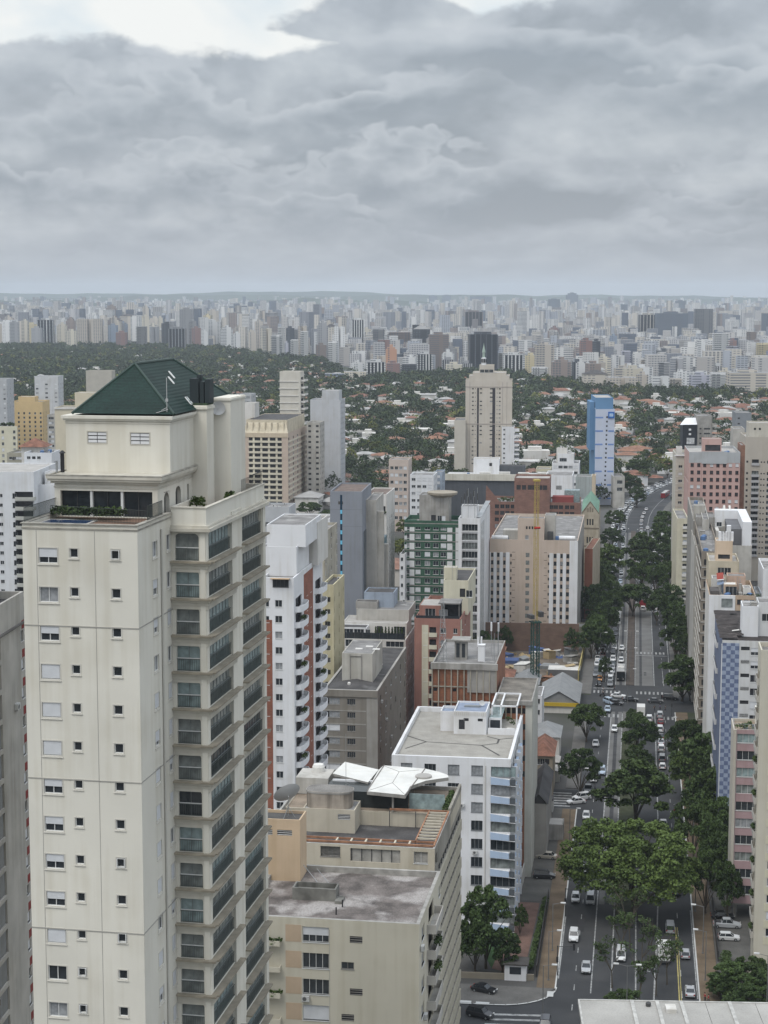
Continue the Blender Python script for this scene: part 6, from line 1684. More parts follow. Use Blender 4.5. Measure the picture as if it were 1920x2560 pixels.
# ------------------------------------------------------------------ right of the avenue and the middle distance
def pink_blocks():
 pk = mat('pink_render', (.50, .335, .30), var=.08, scale=.12, streak=.1)
 gp = mat('pale_grey_parapet', (.41, .42, .425), var=.08, streak=.12)
 b = Bld('pink_apartment_block', 'pink block with pale grey top band and a grid of square windows', 1723, 1130, 700, 6.0, W=(1851,), D=30, side='L', wall=pk)
 f = lambda x, y: b.hit('F', 1660 + .15672 * x, 1020 + .15672 * y)
 _, z1 = f(0, 935); _, z2 = f(0, 1625); fh = (z1 - z2) / 6
 for i in range(12):
  z = z1 - i * fh
  if z < 2: break
  for j, x in enumerate((425, 530, 625, 735, 835, 940, 1035, 1140)):
   q, _ = f(x - i * 0, 900); k = 'g'
   if (i, j) in ((0, 3), (0, 6), (0, 7), (3, 0), (3, 1), (5, 6), (5, 7), (7, 6), (6, 4), (6, 5)): k = 's'
   b.win('F', q, z, 1.25, 1.45, k, dep=.25, fr=mat('wine_frame', (.16, .07, .065)))
 q1, _ = f(598, 900); q2, _ = f(1005, 900)
 _, zb = f(0, 868)
 b.strip('F', 0, q1, zb, b.H, gp, .03, 'grey_band'); b.strip('F', q1, q2, zb - .3, b.H + .3, gp, .25, 'grey_band'); b.strip('F', q2, b.W, zb, b.H, gp, .03, 'grey_band')
 b.strip('F', q1, q1 + .12, 2, zb, mat('pink_joint', (.36, .21, .19)), .05, 'joint_line'); b.strip('F', q2, q2 + .12, 2, zb, mat('pink_joint', (.3, .2, .2)), .05, 'joint_line')
 for k in range(9): b.win('L', 3 + k * 3, b.H - 12, 1.2, 1.4, 'g')
 b.finish(par=1.0, roof=ROOFL, coping=gp)
 x0, _ = f(640, 600); x1, _ = f(945, 600)
 b.vol('pink_roof_room', x0, 8, x1, 14, b.zr, b.zr + 5.6, pk, ROOFL, .3, holes={'F': [(1.0, b.zr + .8, x1 - x0 - 1.4, 2.4, 'd')]})
 b.clutter(3, x1 + 1, 3, b.W - 1, 12, b.zr, 5)
 c = Bld('brown_brick_pier', 'narrow brown brick stair tower between the pink and beige blocks', 1852, 1113, 705, 6.0, W=(1863,), D=14, side='L', wall=brick_mat('rust_brick', (.27, .14, .09), (.24, .12, .08), (.2, .14, .1), 1, .3)); c.finish(par=.3)
 cm = mat('cream_side_block', (.53, .50, .43), var=.1, streak=.15)
 c = Bld('cream_side_tower', 'slim cream tower with small windows in front of the pink block', 1690, 1136, 730, 6.0, W=(1722,), D=24, side='L', wall=cm)
 for i in range(18):
  z = c.H - 5.5 - i * 2.95
  if z < 2: break
  c.win('F', 1.1, z, 1.6, 1.1, 'gsgcd'[i % 5]); c.win('F', 3.4, z, 1.2, 1.2, 'gcd'[i % 3])
  c.bands('F', 0, c.W, [z - .7], .2, OFFW, .08, 'floor_band')
 c.finish(par=1.2, roof=ROOFG); c.vol('roof_room', .4, 2, c.W * .5, 8, c.zr, c.zr + 4, OFFW, ROOFG, .3)
 m = MB(); m.box(-.6, -.6, c.zr + .6, c.W, .1, c.zr + 1.0); c.part('roof_canopy', m, WHITE)
 yc = mat('pale_yellow_block', (.56, .52, .40), var=.08, streak=.12)
 c = Bld('pale_yellow_tower', 'narrow pale yellow tower with a column of balconies near the right kerb trees', 1693, 1296, 655, 6.0, W=(1721,), D=30, side='L', wall=yc)
 for i in range(14):
  z = c.H - 3.5 - i * 2.95
  if z < 2: break
  c.win('F', c.W * .55, z, 1.6, 1.5, 'gdsc'[i % 4], dep=.4); c.balc('F', c.W * .5, c.W * .98, z - .1, .5, .8, OFFW)
 c.finish(par=.6)
 bg = mat('grey_beige_render', (.46, .42, .36), var=.07, scale=.12, streak=.08)
 c = Bld('beige_apartment_tower', 'large grey beige tower with recessed balcony columns on the right edge', 1864, 1092, 745, 6.0, W=30, D=24, side='L', wall=bg)
 f2 = lambda x, y: c.hit('F', 1660 + .15672 * x, 1020 + .15672 * y)
 _, z1 = f2(0, 1035); _, z2 = f2(0, 1580); fh = (z1 - z2) / 6
 for i in range(17):
  z = z1 + 2 * fh - i * fh
  if z < 2 or i == 1: continue
  qa, _ = f2(1400, 1000); qb, _ = f2(1510, 1000)
  c.win('F', qa, z - .8, qb - qa, 2.0, 'dgk'[i % 3], dep=.6); c.balc('F', qa - .2, qb + .2, z - 1.1, .5, .9, mat('grey_balcony', (.42, .42, .42)), 'solid')
  c.win('F', f2(1310, 1000)[0], z - .2, .8, .9, 'd'); c.win('F', f2(1540, 1000)[0], z - .2, .6, .6, 'd'); c.win('F', f2(1585, 1000)[0], z - .2, .6, .6, 'd')
  c.win('F', f2(1640, 1000)[0], z - .6, 2.6, 1.4, 'g')
 c.finish(par=.8, roof=ROOFL)
 c.vol('penthouse', 1.5, 2, 20, 14, c.zr, c.zr + 6.5, mat('cream_side_block', (.5, .5, .4)), ROOFL, .5, holes={'F': [(2, c.zr + 3.5, .9, .9, 'd'), (4, c.zr + 3.5, .9, .9, 'd'), (9, c.zr + 3.2, 3, 1.5, 'g')]})
 d = Bld('grey_rear_block', 'plain grey block rising behind the pink and beige towers', 1834, 1072, 800, 6.0, W=(1862,), D=16, side='L', wall=CONC_L); d.finish(par=.6)
 d = Bld('black_panel_building', 'black clad building with two small white windows and a white roof edge', 1707, 1062, 930, 4.0, W=(1743,), D=14, side='L', wall=mat('black_cladding', (.022, .024, .03), rough=.5))
 f3 = lambda x, y: d.hit('F', 1660 + .15672 * x, 1020 + .15672 * y)
 for x, y in ((395, 360), (395, 432)): q, z = f3(x, y); d.strip('F', q, q + 1.2, z, z + 1.0, WHITE, .05, 'white_window')
 q, z = f3(360, 575); m = MB()
 for k in range(3): m.lathe([(1.4, 0), (1.4, .3)], 14, 0, (k * 2.4, 0))
 d.strip('F', q, q + 4.0, z, z + 3.2, mat('mural_white', (.5, .5, .5), var=.5, scale=.8), .04, 'white_mural')
 d.finish(par=.3)
 m = MB(); m.quad((-1.5, -.5, d.H), (d.W, -.5, d.H + .2), (d.W, 8, d.H + 3.2), (2, 8, d.H + 3.0)); d.part('white_roof_edge', m, WHITE)
 g = Bld('grey_slab_building', 'grey concrete slab building with strip windows beside the black one', 1744, 1040, 930, 4.0, W=(1781,), D=20, side='L', wall=CONC)
 for i in range(9): z = g.H - 6.0 - i * 2.5; g.win('F', g.W * .15, z - 1, 1.0, .8, 'd'); g.win('F', g.W * .45, z - 1, g.W * .42, .8, 'd')
 for i in range(10): g.balc('R', 1, 12, g.H - 5.5 - i * 2.7, 2.6, .9, CONC_L)
 g.finish(par=.5)
 h = Bld('grey_box_building', 'square windowless grey box among the right hand tiled roofs', 1840, 1032, 1150, 4.0, W=(1879,), D=20, side='L', wall=mat('slate_grey', (.23, .245, .26), var=.08))
 h.win('F', 1.2, h.H - 4, 1.4, 1.0, 'd'); h.win('F', 1.2, h.H - 7.5, 1.4, 1.0, 'd'); h.finish(par=.3)

def courtyard_blocks():
 b = Bld('concrete_stair_block', 'brown grey concrete block with dark stacked recesses and thin slabs above the right kerb', 1755, 1378, 480, 8.0, W=(1800,), D=(1722,), side='L', wall=mat('umber_concrete', (.25, .215, .175), var=.18, scale=.3, streak=.2))
 pl = mat('grey_concrete_pier', (.29, .275, .25), var=.15, streak=.2)
 D = b.D
 for i in range(17):
  z = b.H - 4.2 - i * 3.0
  if z < 1: break
  b.holes['L'].append((D * .52, z, D * .44, 2.75))
  o = b.child('dark_recess', win_mesh('k', round(D * .44, 2), 2.75, .9, DARK_FR), 'L', D * .52, z)
  b.strip('L', D * .5, D * .99, z - .25, z, CONC_L, .25, 'slab_edge')
  b.strip('F', .0, 3.4, z - .25, z - .05, CONC_L, .18, 'slab_edge')
  b.win('F', .6, z + .4, 2.0, 1.6, 'd', dep=.3)
 b.strip('L', 0, D * .5, 0, b.H - .02, pl, .35, 'concrete_pier')
 b.finish(par=1.0, roof=ROOFG)
 for sd in (3, 4, 5): b.clutter(sd, 1, 3, b.W - 1, D - 2, b.zr, 6)
 b.vol('tank_room', 2, D * .4, b.W * .8, D * .75, b.zr, b.zr + 3.2, CONC_L, ROOFG, .3)
 c = Bld('white_court_block', 'U shaped white roofed block around a dark court at the right', 1737, 1345, 520, 8.0, W=(1880,), D=34, side='L', wall=CONC_L, Hadd=-2)
 c.finish(par=.5, roof=ROOFD)
 z = c.zr; W = c.W
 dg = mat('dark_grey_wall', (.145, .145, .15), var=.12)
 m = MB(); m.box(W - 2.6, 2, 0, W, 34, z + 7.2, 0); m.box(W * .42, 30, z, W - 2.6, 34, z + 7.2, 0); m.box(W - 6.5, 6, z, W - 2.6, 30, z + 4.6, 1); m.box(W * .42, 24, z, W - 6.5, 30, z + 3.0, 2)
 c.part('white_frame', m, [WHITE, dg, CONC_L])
 m = MB(); m.box(W * .40, 12, z, W * .46, 30, z + 3.2); m.tube((W * .62, 29, z + 3), (W * .60, 33.5, z + 8.2), .35, 8); m.tube((W * .72, 29, z + 3), (W * .70, 33.5, z + 8.2), .35, 8); c.part('roof_pipes', m, OFFW)
 c.vol('rear_plant_room', 1, 20, W * .4, 33, z, z + 6.2, CONC, ROOFG, .3, holes={'F': [(2, z + 3.4, 1.6, 1.4), (6, z + 3.4, 1.6, 1.4)]})
 c.vol('rear_light_box', .5, 30, W * .24, 33.5, z + 4, z + 8.6, CONC_L, ROOFL, .2)
 pe = mat('pale_peach_render', (.60, .47, .345), var=.06, streak=.08)
 d = Bld('peach_lower_block', 'cream and peach block topped by a square peach tower with white tanks', 1772, 1402, 436, 8.0, W=(1848,), D=14, side='L', wall=mat('cream_lower', (.52, .46, .35), var=.15, streak=.2))
 d.grid('F', [d.W * .3, d.W * .52], d.H - 1.6, 3.1, 6, 1.6, 1.8, 'gs', seed=2)
 d.finish(par=.5, roof=ROOFL)
 q0, z0 = d.hit('F', 1680 + .14467 * 762, 1280 + .14467 * 830); q1, z1 = d.hit('F', 1680 + .14467 * 1060, 1280 + .14467 * 575)
 d.vol('peach_tower', q0, 3, q1, 9, d.zr, z1 + .6, pe, ROOFL, .3, holes={'F': [(.6, d.zr + .6, q1 - q0 - 1.2, 1.1, 'd')]})
 m = MB()
 for i in range(5): x = q0 + .7 + i * (q1 - q0 - 1.2) / 4.4; m.box(x, 4.5, z1 + .3, x + 1.0, 6, z1 + 2.6 + (1.6 if i == 3 else 0))
 d.part('white_tanks', m, WHITE)

def white_pergola_block():
 bgm = mat('tan_beige_render', (.47, .36, .265), var=.09, streak=.12)
 b = Bld('white_and_tan_block', 'white and tan block with cluttered penthouse terraces and a red awning roof', 1773, 1487, 420, 8.0, W=(1890,), D=(1764,), side='L', wall=bgm)
 f = lambda x, y: b.hit('F', 1680 + .14467 * x, 1280 + .14467 * y)
 qw, _ = f(1092, 1500)
 b.strip('F', 0, qw, 0, b.H - .02, WHITE, .35, 'white_bay')
 qa, z = f(850, 1640); qb, z2 = f(1048, 1480)
 for i in range(13):
  zz = z - i * 2.95
  if zz < 2: break
  m = win_mesh(['k', 's', 'g', 'c'][i % 4], round(qb - qa, 2), 2.1, .0, mat('grey_steel_window', (.3, .3, .3)))
  b.child('window', m, 'F', qa, zz, .36);
  for j, x in enumerate((1125, 1240, 1340)):
   if i == 1 and j: continue
   q, _ = f(x, 1500); b.win('F', q, zz + .7, 1.15, 1.15, 'g', fr=mat('brown_frame', (.12, .07, .05)))
 b.facem['L'] = OFFW
 b.finish(par=1.0, roof=mat('terrace_tiles', (.3, .2, .2)), coping=bgm)
 zr = b.zr; W = b.W
 m = MB(); m.box(.3, .5, zr, 2.4, 6.5, zr + 1.9, 0); b.part('lean_to', m, mat('dark_tin', (.10, .09, .085), var=.3))
 b.vol('garden_room', W * .32, 3, W * .60, 7, zr, zr + 3.1, bgm, OFFW, .1, holes={'F': [(.4, zr + .3, W * .25, 2.3, 'g')]})
 b.vol('plant_room', W * .42, 8, W - 2, 13, zr, zr + 4.4, mat('pink_beige', (.50, .36, .28), var=.15, streak=.2), ROOFG, .3)
 b.vol('side_store', W * .74, 3, W - 1, 7, zr, zr + 2.4, OFFW, ROOFG, .2)
 b.vol('rear_room', 1, 9, W * .36, 14, zr, zr + 3.6, OFFW, ROOFG, .2, holes={'F': [(2.2, zr + 1.2, 2.4, 1.6, 'c')]})
 m = MB(); m.quad((2, 6.0, zr + 3.6), (W * .33, 5.2, zr + 3.9), (W * .33, 8.6, zr + 5.1), (2, 9.4, zr + 4.8)); m.quad((W * .33, 8.6, zr + 5.0), (W * .33, 5.2, zr + 3.8), (2, 6.0, zr + 3.5), (2, 9.4, zr + 4.7)); b.part('red_awning', m, mat('red_awning', (.27, .055, .04), var=.2))
 m = MB(); m.quad((2, 4.4, zr + 2.7), (W * .33, 3.8, zr + 3.0), (W * .33, 5.2, zr + 3.5), (2, 6.0, zr + 3.2)); m.box(W * .30, 3.6, zr, W * .32, 9, zr + 3.2); b.part('blue_tarpaulin', m, mat('blue_grey_tarp', (.16, .20, .27), var=.25, scale=1))
 m = MB(); m.tube((2, 5.9, zr + 3.6), (W * .33, 5.1, zr + 3.95), .14, 6); b.part('white_gutter', m, WHITE)
 b.clutter(12, 3, 1.5, W * .5, 6, zr, 6, False); b.clutter(14, W * .6, 1.5, W - 1, 8, zr, 7)
 me = leaf_cloud('terrace_plants', [(i * .8, (i % 3) * .4, .5, .5, .6) for i in range(5)], 50, .16, LEAF_D, 21); link('terrace_plants', me, b.root, (W * .78, 2, zr))
 m = MB(); m.box(W * .64, 1.5, zr, W * .72, 7, zr + 1.3); m.tube((W * .68, 4, zr), (W * .68, 4, zr + 3.2), .4, 8); b.part('barbecue_chimney', m, CONC)
 c = Bld('grey_slot_block', 'dark grey slot wall between the tan block and the white right edge block', 1890, 1482, 450, 8.0, W=(1904,), D=10, side='L', wall=mat('slate_grey', (.2, .2, .2))); c.finish()
 d = Bld('white_edge_block', 'white block with few windows on the right edge above the chequered one', 1908, 1422, 480, 8.0, W=16, D=20, side='L', wall=WHITE); d.grid('F', [2.0, 6], d.H - 4, 3.0, 12, 1.2, 1.1, 'gd', seed=3); d.finish(par=.8)

def chequer_block():
 wm = mat('white_grey_render', (.60, .60, .59), var=.07, streak=.12)
 b = Bld('blue_chequered_block', 'white block with a blue chequered tile panel and sooty roof at right', 1806, 1600, 370, 8.0, W=(1945,), D=(1788,), side='L', wall=wm)
 f = lambda x, y: b.hit('F', 1740 + .16275 * x, 1480 + .16275 * y)
 q1, _ = f(665, 900)
 ck = check_mat('blue_chequer_tiles', (.125, .16, .26), (.31, .36, .46), q1 / 4.0)
 b.strip('F', .05, q1, 0, b.H - .6, ck, .06, 'chequered_panel')
 _, z1 = f(0, 878); _, z2 = f(0, 1905); fh = (z1 - z2) / 5
 qa, _ = f(668, 900); qb, _ = f(812, 900)
 ks = ['h', 'h', 'g', 'g', 's', 'g']
 for i in range(13):
  z = z1 - i * fh
  if z < 2: break
  b.win('F', qa + .3, z, 1.8, .8, 'l' if i % 2 else 'd', dep=.2); b.win('F', qb + .4, z - 1.0, 2.6, 1.55, ks[i % 6], dep=.2); b.win('F', qb + 5.5, z - 1, 2.2, 1.5, 'gc'[i % 2])
 for i in range(0, 12, 2): b.balc('L', b.D * .1, b.D * .5, z1 - 3 - i * fh, .5, 1.0, wm)
 b.facem['L'] = mat('blue_flank', (.15, .18, .26), var=.12, streak=.15)
 b.strip('L', b.D - 1.2, b.D - .05, 0, b.H - 1, WHITE, .1, 'white_edge')
 sooty = mat('sooty_sheet_roof', (.06, .05, .046), var=.45, scale=.5, fine=.3, blotch=((.14, .12, .11), .5, .6))
 b.finish(par=.1, roof=sooty, coping=sooty, pt=.2)
 zr = b.zr; W = b.W
 m = MB(); r = random.Random(1)
 for i in range(11):
  y = 1 + i * (b.D - 3) / 11; x1 = W * .34 + r.uniform(-1, 1)
  m.quad((-.5, y, zr + .35 + .12 * (i % 2)), (x1, y - .5, zr + .5 + .1 * (i % 3)), (x1, y + 1.5, zr + .7), (-.5, y + 1.9, zr + .6))
 b.part('roof_sheets', m, sooty)
 m = MB(); m.quad((W * .2, 6, zr + .95), (W * .34, 7, zr + .95), (W * .34, 8.2, zr + 1.0), (W * .2, 6.7, zr + 1.0)); b.part('pale_sheet', m, OFFW)
 x0, _ = f(728, 620); x1, _ = f(978, 620)
 b.vol('white_tank_room', x0, 5, x1, 12, zr, zr + 6.5, WHITE, ROOFG, .4)
 b.vol('roof_room', x1, 6, W - .5, 13, zr, zr + 7.2, wm, ROOFG, .4, holes={'F': [(.8, zr + 3.2, 1.9, 1.6)]})
 b.clutter(6, x0 + 1, 6, x1, 10, zr + 6.2, 4)

def pink_band_block():
 pk = mat('mauve_pink_panel', (.42, .29, .295), var=.1, scale=.3, streak=.12); fr = mat('pale_pier', (.50, .465, .40), var=.08, streak=.1)
 b = Bld('mauve_banded_block', 'low-rise block with mauve bands, white window strips and a planted roof terrace', 1834, 1823, 335, 8.0, W=11, D=(1828,), side='L', wall=pk)
 f = lambda x, y: b.hit('F', 1740 + .547 * x, 1350 + .547 * y)
 _, za = f(0, 920); _, zb = f(0, 1610); fh = (za - zb) / 9
 ks = 'tgtkgcgkggt'
 for i in range(11):
  z = za - i * fh
  if z < 3: break
  o = b.win('F', .7, z, 6.6, 1.75, ks[i], dep=.2); b.win('F', 7.9, z - .4, 2.6, 2.2, 'd', dep=.4)
  b.balc('F', 7.6, 11, z - .6, .9, .8, CONC_L)
  if i % 2 == 0: b.child('balcony_plants', planter_mesh(), 'F', 9.4, z + .1, .7)
 b.strip('F', 0, .55, 3.5, b.H - .02, fr, .3, 'pale_pier')
 b.z0 = 3.2; b.facem['L'] = fr
 b.finish(par=.5, roof=mat('terrace_tiles', (.3, .2, .2)), coping=fr)
 m = MB()
 for x in (.8, 5, 9.5):
  for y in (1, b.D - 2): m.box(x, y, 0, x + .6, y + .6, 3.2)
 m.box(.2, .2, 2.9, b.W, b.D, 3.2); b.part('pilotis', m, CONC)
 zr = b.zr
 m = MB()
 for i in range(11): m.box(.3 + i * .9, .1, b.H, .34 + i * .9, .14, b.H + 1.0)
 m.box(.2, .08, b.H + 1.0, b.W, .16, b.H + 1.06); m.box(.08, .1, b.H + 1, .16, b.D, b.H + 1.06); b.part('terrace_railing', m, METAL)
 me = leaf_cloud('terrace_plants', [(1 + i * 1.1, 1 + (i % 3), .7, .7, .7) for i in range(6)], 60, .2, LEAF_M, 17); link('terrace_plants', me, b.root, (0, 0, zr))
 b.vol('terrace_room', 4.5, 5, 10, 9, zr, zr + 3.2, CREAM, ROOFL, .1)
 m = MB()
 for i in range(3): m.box(2 + i * 1.6, 1.5, zr, 2.8 + i * 1.6, 2.3, zr + .5); m.box(2 + i * 1.6, 2.2, zr + .5, 2.8 + i * 1.6, 2.3, zr + 1)
 b.part('terrace_chairs', m, mat('blue_grey_chair', (.2, .23, .27)))

def beige_edge_tower():
 bw = mat('sand_render', (.545, .51, .42), var=.06, scale=.12, streak=.07)
 b = Bld('sand_edge_tower', 'tall sand coloured tower with blank front strip cut by the right edge of the photo', 1903, 1625, 306, 8.0, W=15, D=7.5, side='L', wall=bw)
 yl = mat('pale_lemon_band', (.60, .565, .43), var=.06, streak=.08)
 q0 = 1.6
 for i in range(16):
  z = b.H - 5.5 - i * 3.05
  if z < 2: break
  b.win('F', q0 + .4, z, 3.4, 1.4, 'cgsg'[i % 4], dep=.2); b.strip('F', q0, 8, z - 1.5, z - .1, yl, .06, 'lemon_band')
  b.balc('L', .8, 5.5, z - 1.0, .45, 1.0, CONC_L); b.win('L', 1, z - .9, 3.6, 2.0, 'd', dep=.3); None
  if i % 2 and i > 4: b.child('balcony_plants', planter_mesh(), 'L', 3.2, z + .0, .3)
 b.finish(par=.8, roof=ROOFG)
 m = MB(); m.box(0, 0, 0, .1, .1, .1);
 b.vol('roof_frame', 2, 3, 10, 9, b.zr, b.zr + 3.6, WHITE, ROOFG, .4, holes={'F': [(1.0, b.zr + .6, 5, 2.4, 'd')]})
 m = MB(); m.box(-1.5, -4.2, 0, 6, -3.9, 3.5); b.part('podium_wall', m, bw)

def foreground_roof():
 cm = mat('pale_slab_panels', (.40, .385, .355), var=.16, scale=.3, fine=.12, streak=.0)
 X0, Y0, z = at(1449, 2500, 152); z0 = z
 root = link('slab_roof_building', None, None, (X0, Y0, 0), -math.radians(2.6)); tag(root, 'pale concrete slab roof of a near building along the bottom right edge', 'building')
 m = MB(); x = 0; ws = [11.6 * .36, 2.0, 2.0, 2.0, 2.0, 2.0, 2.0, 2.0, 2.0]
 xs = [0, 4.55, 6.75, 8.85, 10.95, 13.05, 15.3, 17.5, 20]
 for a, c in zip(xs[:-1], xs[1:]): m.box(a + .02, -20, z0 - .25, c - .02, 0, z0)
 link('roof_panels', m.mesh('roof_panels', cm), root)
 m = MB(); m.box(.1, -20, 0, 20, -.2, z0 - .25); link('wall', m.mesh('wall', CONC_L), root)
 m = MB()
 for a in (4.55, 6.75, 8.85, 13.05): m.box(a - .16, -14, z0 + .005, a + .16, -.03, z0 + .13)
 m.box(-.15, -20, z0 - .3, .02, .02, z0 + .08); m.box(.02, -.12, z0, 20, .05, z0 + .08)
 link('roof_ribs', m.mesh('roof_ribs', mat('worn_rib', (.47, .46, .43), var=.25, scale=1.5)), root)
 m = MB(); m.lathe([(.22, z0), (.24, z0 + .3), (.1, z0 + .4)], 10, 0, (5.9, -1.1)); m.box(7.3, -2.6, z0, 8.2, -1.4, z0 + .35, 1); link('roof_vent', m.mesh('roof_vent', [DARK_FR, OFFW]), root)

def mid_blocks():
 def simple(name, label, cx, cy, Y, W, D, wall, th=8.0, side='R', fh=3.0, cols=4, w=1.4, h=1.3, kinds='ggcs', rows=12, ztop=1.5, par=.7, roof=None, cols_r=3, cl=0):
  b = Bld(name, label, cx, cy, Y, th, W=W, D=D, side=side, wall=wall)
  if cols: b.grid('F', b.even('F', cols, w), b.H - ztop, fh, rows, w, h, kinds, seed=int(cx))
  sf = 'R' if side == 'R' else 'L'
  if cols_r: b.grid(sf, b.even(sf, cols_r, w), b.H - ztop, fh, rows, w, h, kinds, seed=int(cx) + 1)
  b.finish(par=par, roof=roof)
  if cl: b.clutter(int(cx), n=cl)
  return b
 cw = mat('cool_white_render', (.67, .68, .69), var=.06, streak=.1)
 b = Bld('white_balcony_block', 'white block with dark curved balconies left of the cream tower', 84, 1180, 555, 3.0, W=24, D=30, side='R', wall=cw)
 g = lambda x, y: b.hit('F', .2441 * x, 880 + .2441 * y)
 grey_par = mat('grey_green_parapet', (.42, .42, .38), var=.1)
 for i in range(17):
  z = g(0, 1460)[1] - 1.2 - i * 3.0
  if z < 2: break
  q, _ = g(128, 1500); b.win('F', q, z + .1, 1.3, 1.5, 'g', fr=DARK_FR); q, _ = g(0, 1500); b.win('F', q - .4, z + .3, 1.2, 1.1, 'g')
  qa, _ = g(152, 1500); b.win('F', qa, z - .2, b.W - qa - .4, 2.3, 'd', dep=1.0); b.balc('F', qa, b.W + .6, z - .35, 1.6, .95, grey_par, 'round')
 b.finish(par=.5, roof=ROOFL)
 b.vol('stepped_rear', b.W - 1, 6, b.W + 12, 20, 0, b.H - 4.5, cw, ROOFL, .6); b.vol('upper_room', b.W + 1, 10, b.W + 9, 18, b.H - 5, b.H - 1.0, cw, ROOFL, .3, holes={'F': [(3, b.H - 3.6, 1.4, 1.8, 'd')]})
 b = Bld('white_tile_top_block', 'white house-like block with a red hipped tile roof left of the green roof', 129, 1132, 640, 3.0, W=(60,), D=(150,), side='R', wall=cw)
 b.grid('F', b.even('F', 3, 1.3, 1, b.W * .6), b.H - 1.3, 3.4, 8, 1.3, 1.0, 'gd', seed=4); b.grid('R', [4, 7], b.H - 3.5, 3.4, 6, 1.2, 1.0, 'gd', seed=5)
 b.finish(par=.8, roof=ROOFG)
 m = MB(); m.hip(-4, 10, 5.0, 19, b.H + 1.2, 3.0, .8); b.part('tile_roof', m, TILE_R); m = MB(); m.box(-3.6, 10.4, b.zr - 4, 4.6, 18.6, b.H + 1.2); b.part('roof_room', m, OFFW)
 b.clutter(8, b.W * .5, 4, b.W - 1, 16, b.zr, 9)
 m = MB(); m.box(-1, -4, 0, b.W + .5, -.2, b.H - 6.5); m.box(2, -4.3, b.H - 8.5, b.W - 2, -4.0, b.H - 7, 1); b.part('front_step', m, [cw, DARKV])
 simple('olive_grey_block', 'low olive grey block beside the white tile topped one', 59, 1132, 660, (17,), 16, mat('olive_grey', (.37, .35, .28), var=.1), th=3, cols=3, w=2.2, h=1.0, fh=3.6, rows=8)
 simple('yellow_block', 'warm yellow block with small paired windows in the left middle distance', 106, 1004, 1190, (27,), 20, mat('warm_yellow', (.62, .46, .24), var=.06), th=3, cols=6, w=1.2, h=1.5, fh=2.9, kinds='gdgd', rows=13, ztop=7).vol('roof_room', 4, 4, 15, 14, 47, 51.0, mat('warm_yellow', (.6, .4, .2)), ROOFL, .3)
 simple('slim_white_tower', 'slim grey white tower beside the yellow block', 145, 941, 1250, (86,), 16, mat('cool_grey_white', (.55, .56, .57), var=.06, streak=.12), th=3, cols=3, w=1.8, h=1.2, fh=3.0, rows=18, ztop=5)
 simple('grey_annexe', 'plain grey annexe at the foot of the slim white tower', 137, 1037, 1170, (118,), 14, CONC_L, th=3, cols=2, w=2, h=1.6, rows=12)
 simple('grey_edge_tower', 'grey tower on the left edge beside the park trees', 16, 948, 1150, 22, 18, mat('cool_grey', (.45, .46, .47), var=.08), th=3, cols=5, rows=16, ztop=3)
 b = simple('cream_roof_garden_block', 'cream block with a planted roof on the left edge', 42, 1066, 900, 26, (43.5,), mat('lemon_cream', (.60, .57, .44), var=.06), th=3, cols=5, w=1.2, h=1.6, rows=10, ztop=2, cols_r=0)
 me = leaf_cloud('roof_plants', [(i * 2.4, (i % 3) * 2, 1.0, 1.5, 1.4) for i in range(10)], 60, .5, LEAF_D, 33); link('roof_plants', me, b.root, (1, 3, b.zr))
 b = simple('cream_long_block', 'pale cream block rising behind the left end of the green roof', 262, 1019, 1040, (136.5,), 20, mat('soft_cream', (.60, .54, .41), var=.06), th=3, cols=0, rows=1, cols_r=0)
 b.vol('upper_storey', 11, 4, 27, 16, b.zr, b.zr + 9, mat('soft_cream', (.6, .5, .4)), ROOFL, .4); b.bands('F', -.3, b.W + .3, [b.H - 1], .9, OFFW, .5, 'cornice')
 b = simple('small_beige_slab', 'small beige slab block above the left slope of the green roof', 279, 927, 1400, (214.5,), 14, mat('dusty_beige', (.47, .44, .38), var=.08), th=3, cols=0, cols_r=0)
 for i in range(6): b.win('F', 3, b.H - 4.2 - i * 3.8, 2.6, 1.2, 'd'); b.win('F', 6.8, b.H - 4.2 - i * 3.8, 5.6, 1.2, 'd'); b.win('F', 15, b.H - 4.4 - i * 3.8, 1.4, 2.0, 'd')
 st_ = mat('straw_render', (.57, .475, .35), var=.07, streak=.1); pkb = mat('pinkish_tan', (.52, .42, .34), var=.07)
 b = Bld('striped_straw_block', 'straw coloured block with close white balcony lines behind the cream tower', 720, 1083, 975, 8.0, W=(606,), D=(767,), side='R', wall=pkb)
 ol = mat('cream_rail', (.62, .57, .45))
 q1 = b.W * .14; q2 = b.W * .86
 for i in range(18):
  z = b.H - 4.2 - i * 2.92
  if z < 2: break
  b.win('F', q1, z, q2 - q1, 1.75, 'd', dep=.8)
  for k in range(4): b.strip('F', q1 + (q2 - q1) * (k + .5) / 4.3, q1 + (q2 - q1) * (k + .75) / 4.3, z, z + 1.7, ol, -.3, 'partition')
  b.strip('F', q1 - .2, q2 + .2, z - 1.1, z + .0, ol, .4, 'balcony_rail')
  b.grid('R', b.even('R', 5, 2.6, 1, b.D - 1), z + 1.6, 3, 1, 2.6, 1.5, 'gdc', seed=i)
  b.strip('R', .5, b.D - .5, z - 1.0, z - .2, ol, .3, 'balcony_rail')
 b.bands('F', 0, b.W, [b.H - 2.4], 2.4, st_, .25, 'eaves_band')
 b.finish(par=.5, roof=ROOFG)
 v = b.vol('sloped_attic', 1.5, 3, b.W - 1, b.D - 2, b.zr, b.zr + 7.5, mat('cream_attic', (.60, .53, .40), var=.08, streak=.2), ROOFD, .3)
 m = MB(); m.quad((.1, .2, b.H), (b.W - .1, .2, b.H), (b.W - 1.5, 3, b.H + 5.5), (2, 3, b.H + 5.5))
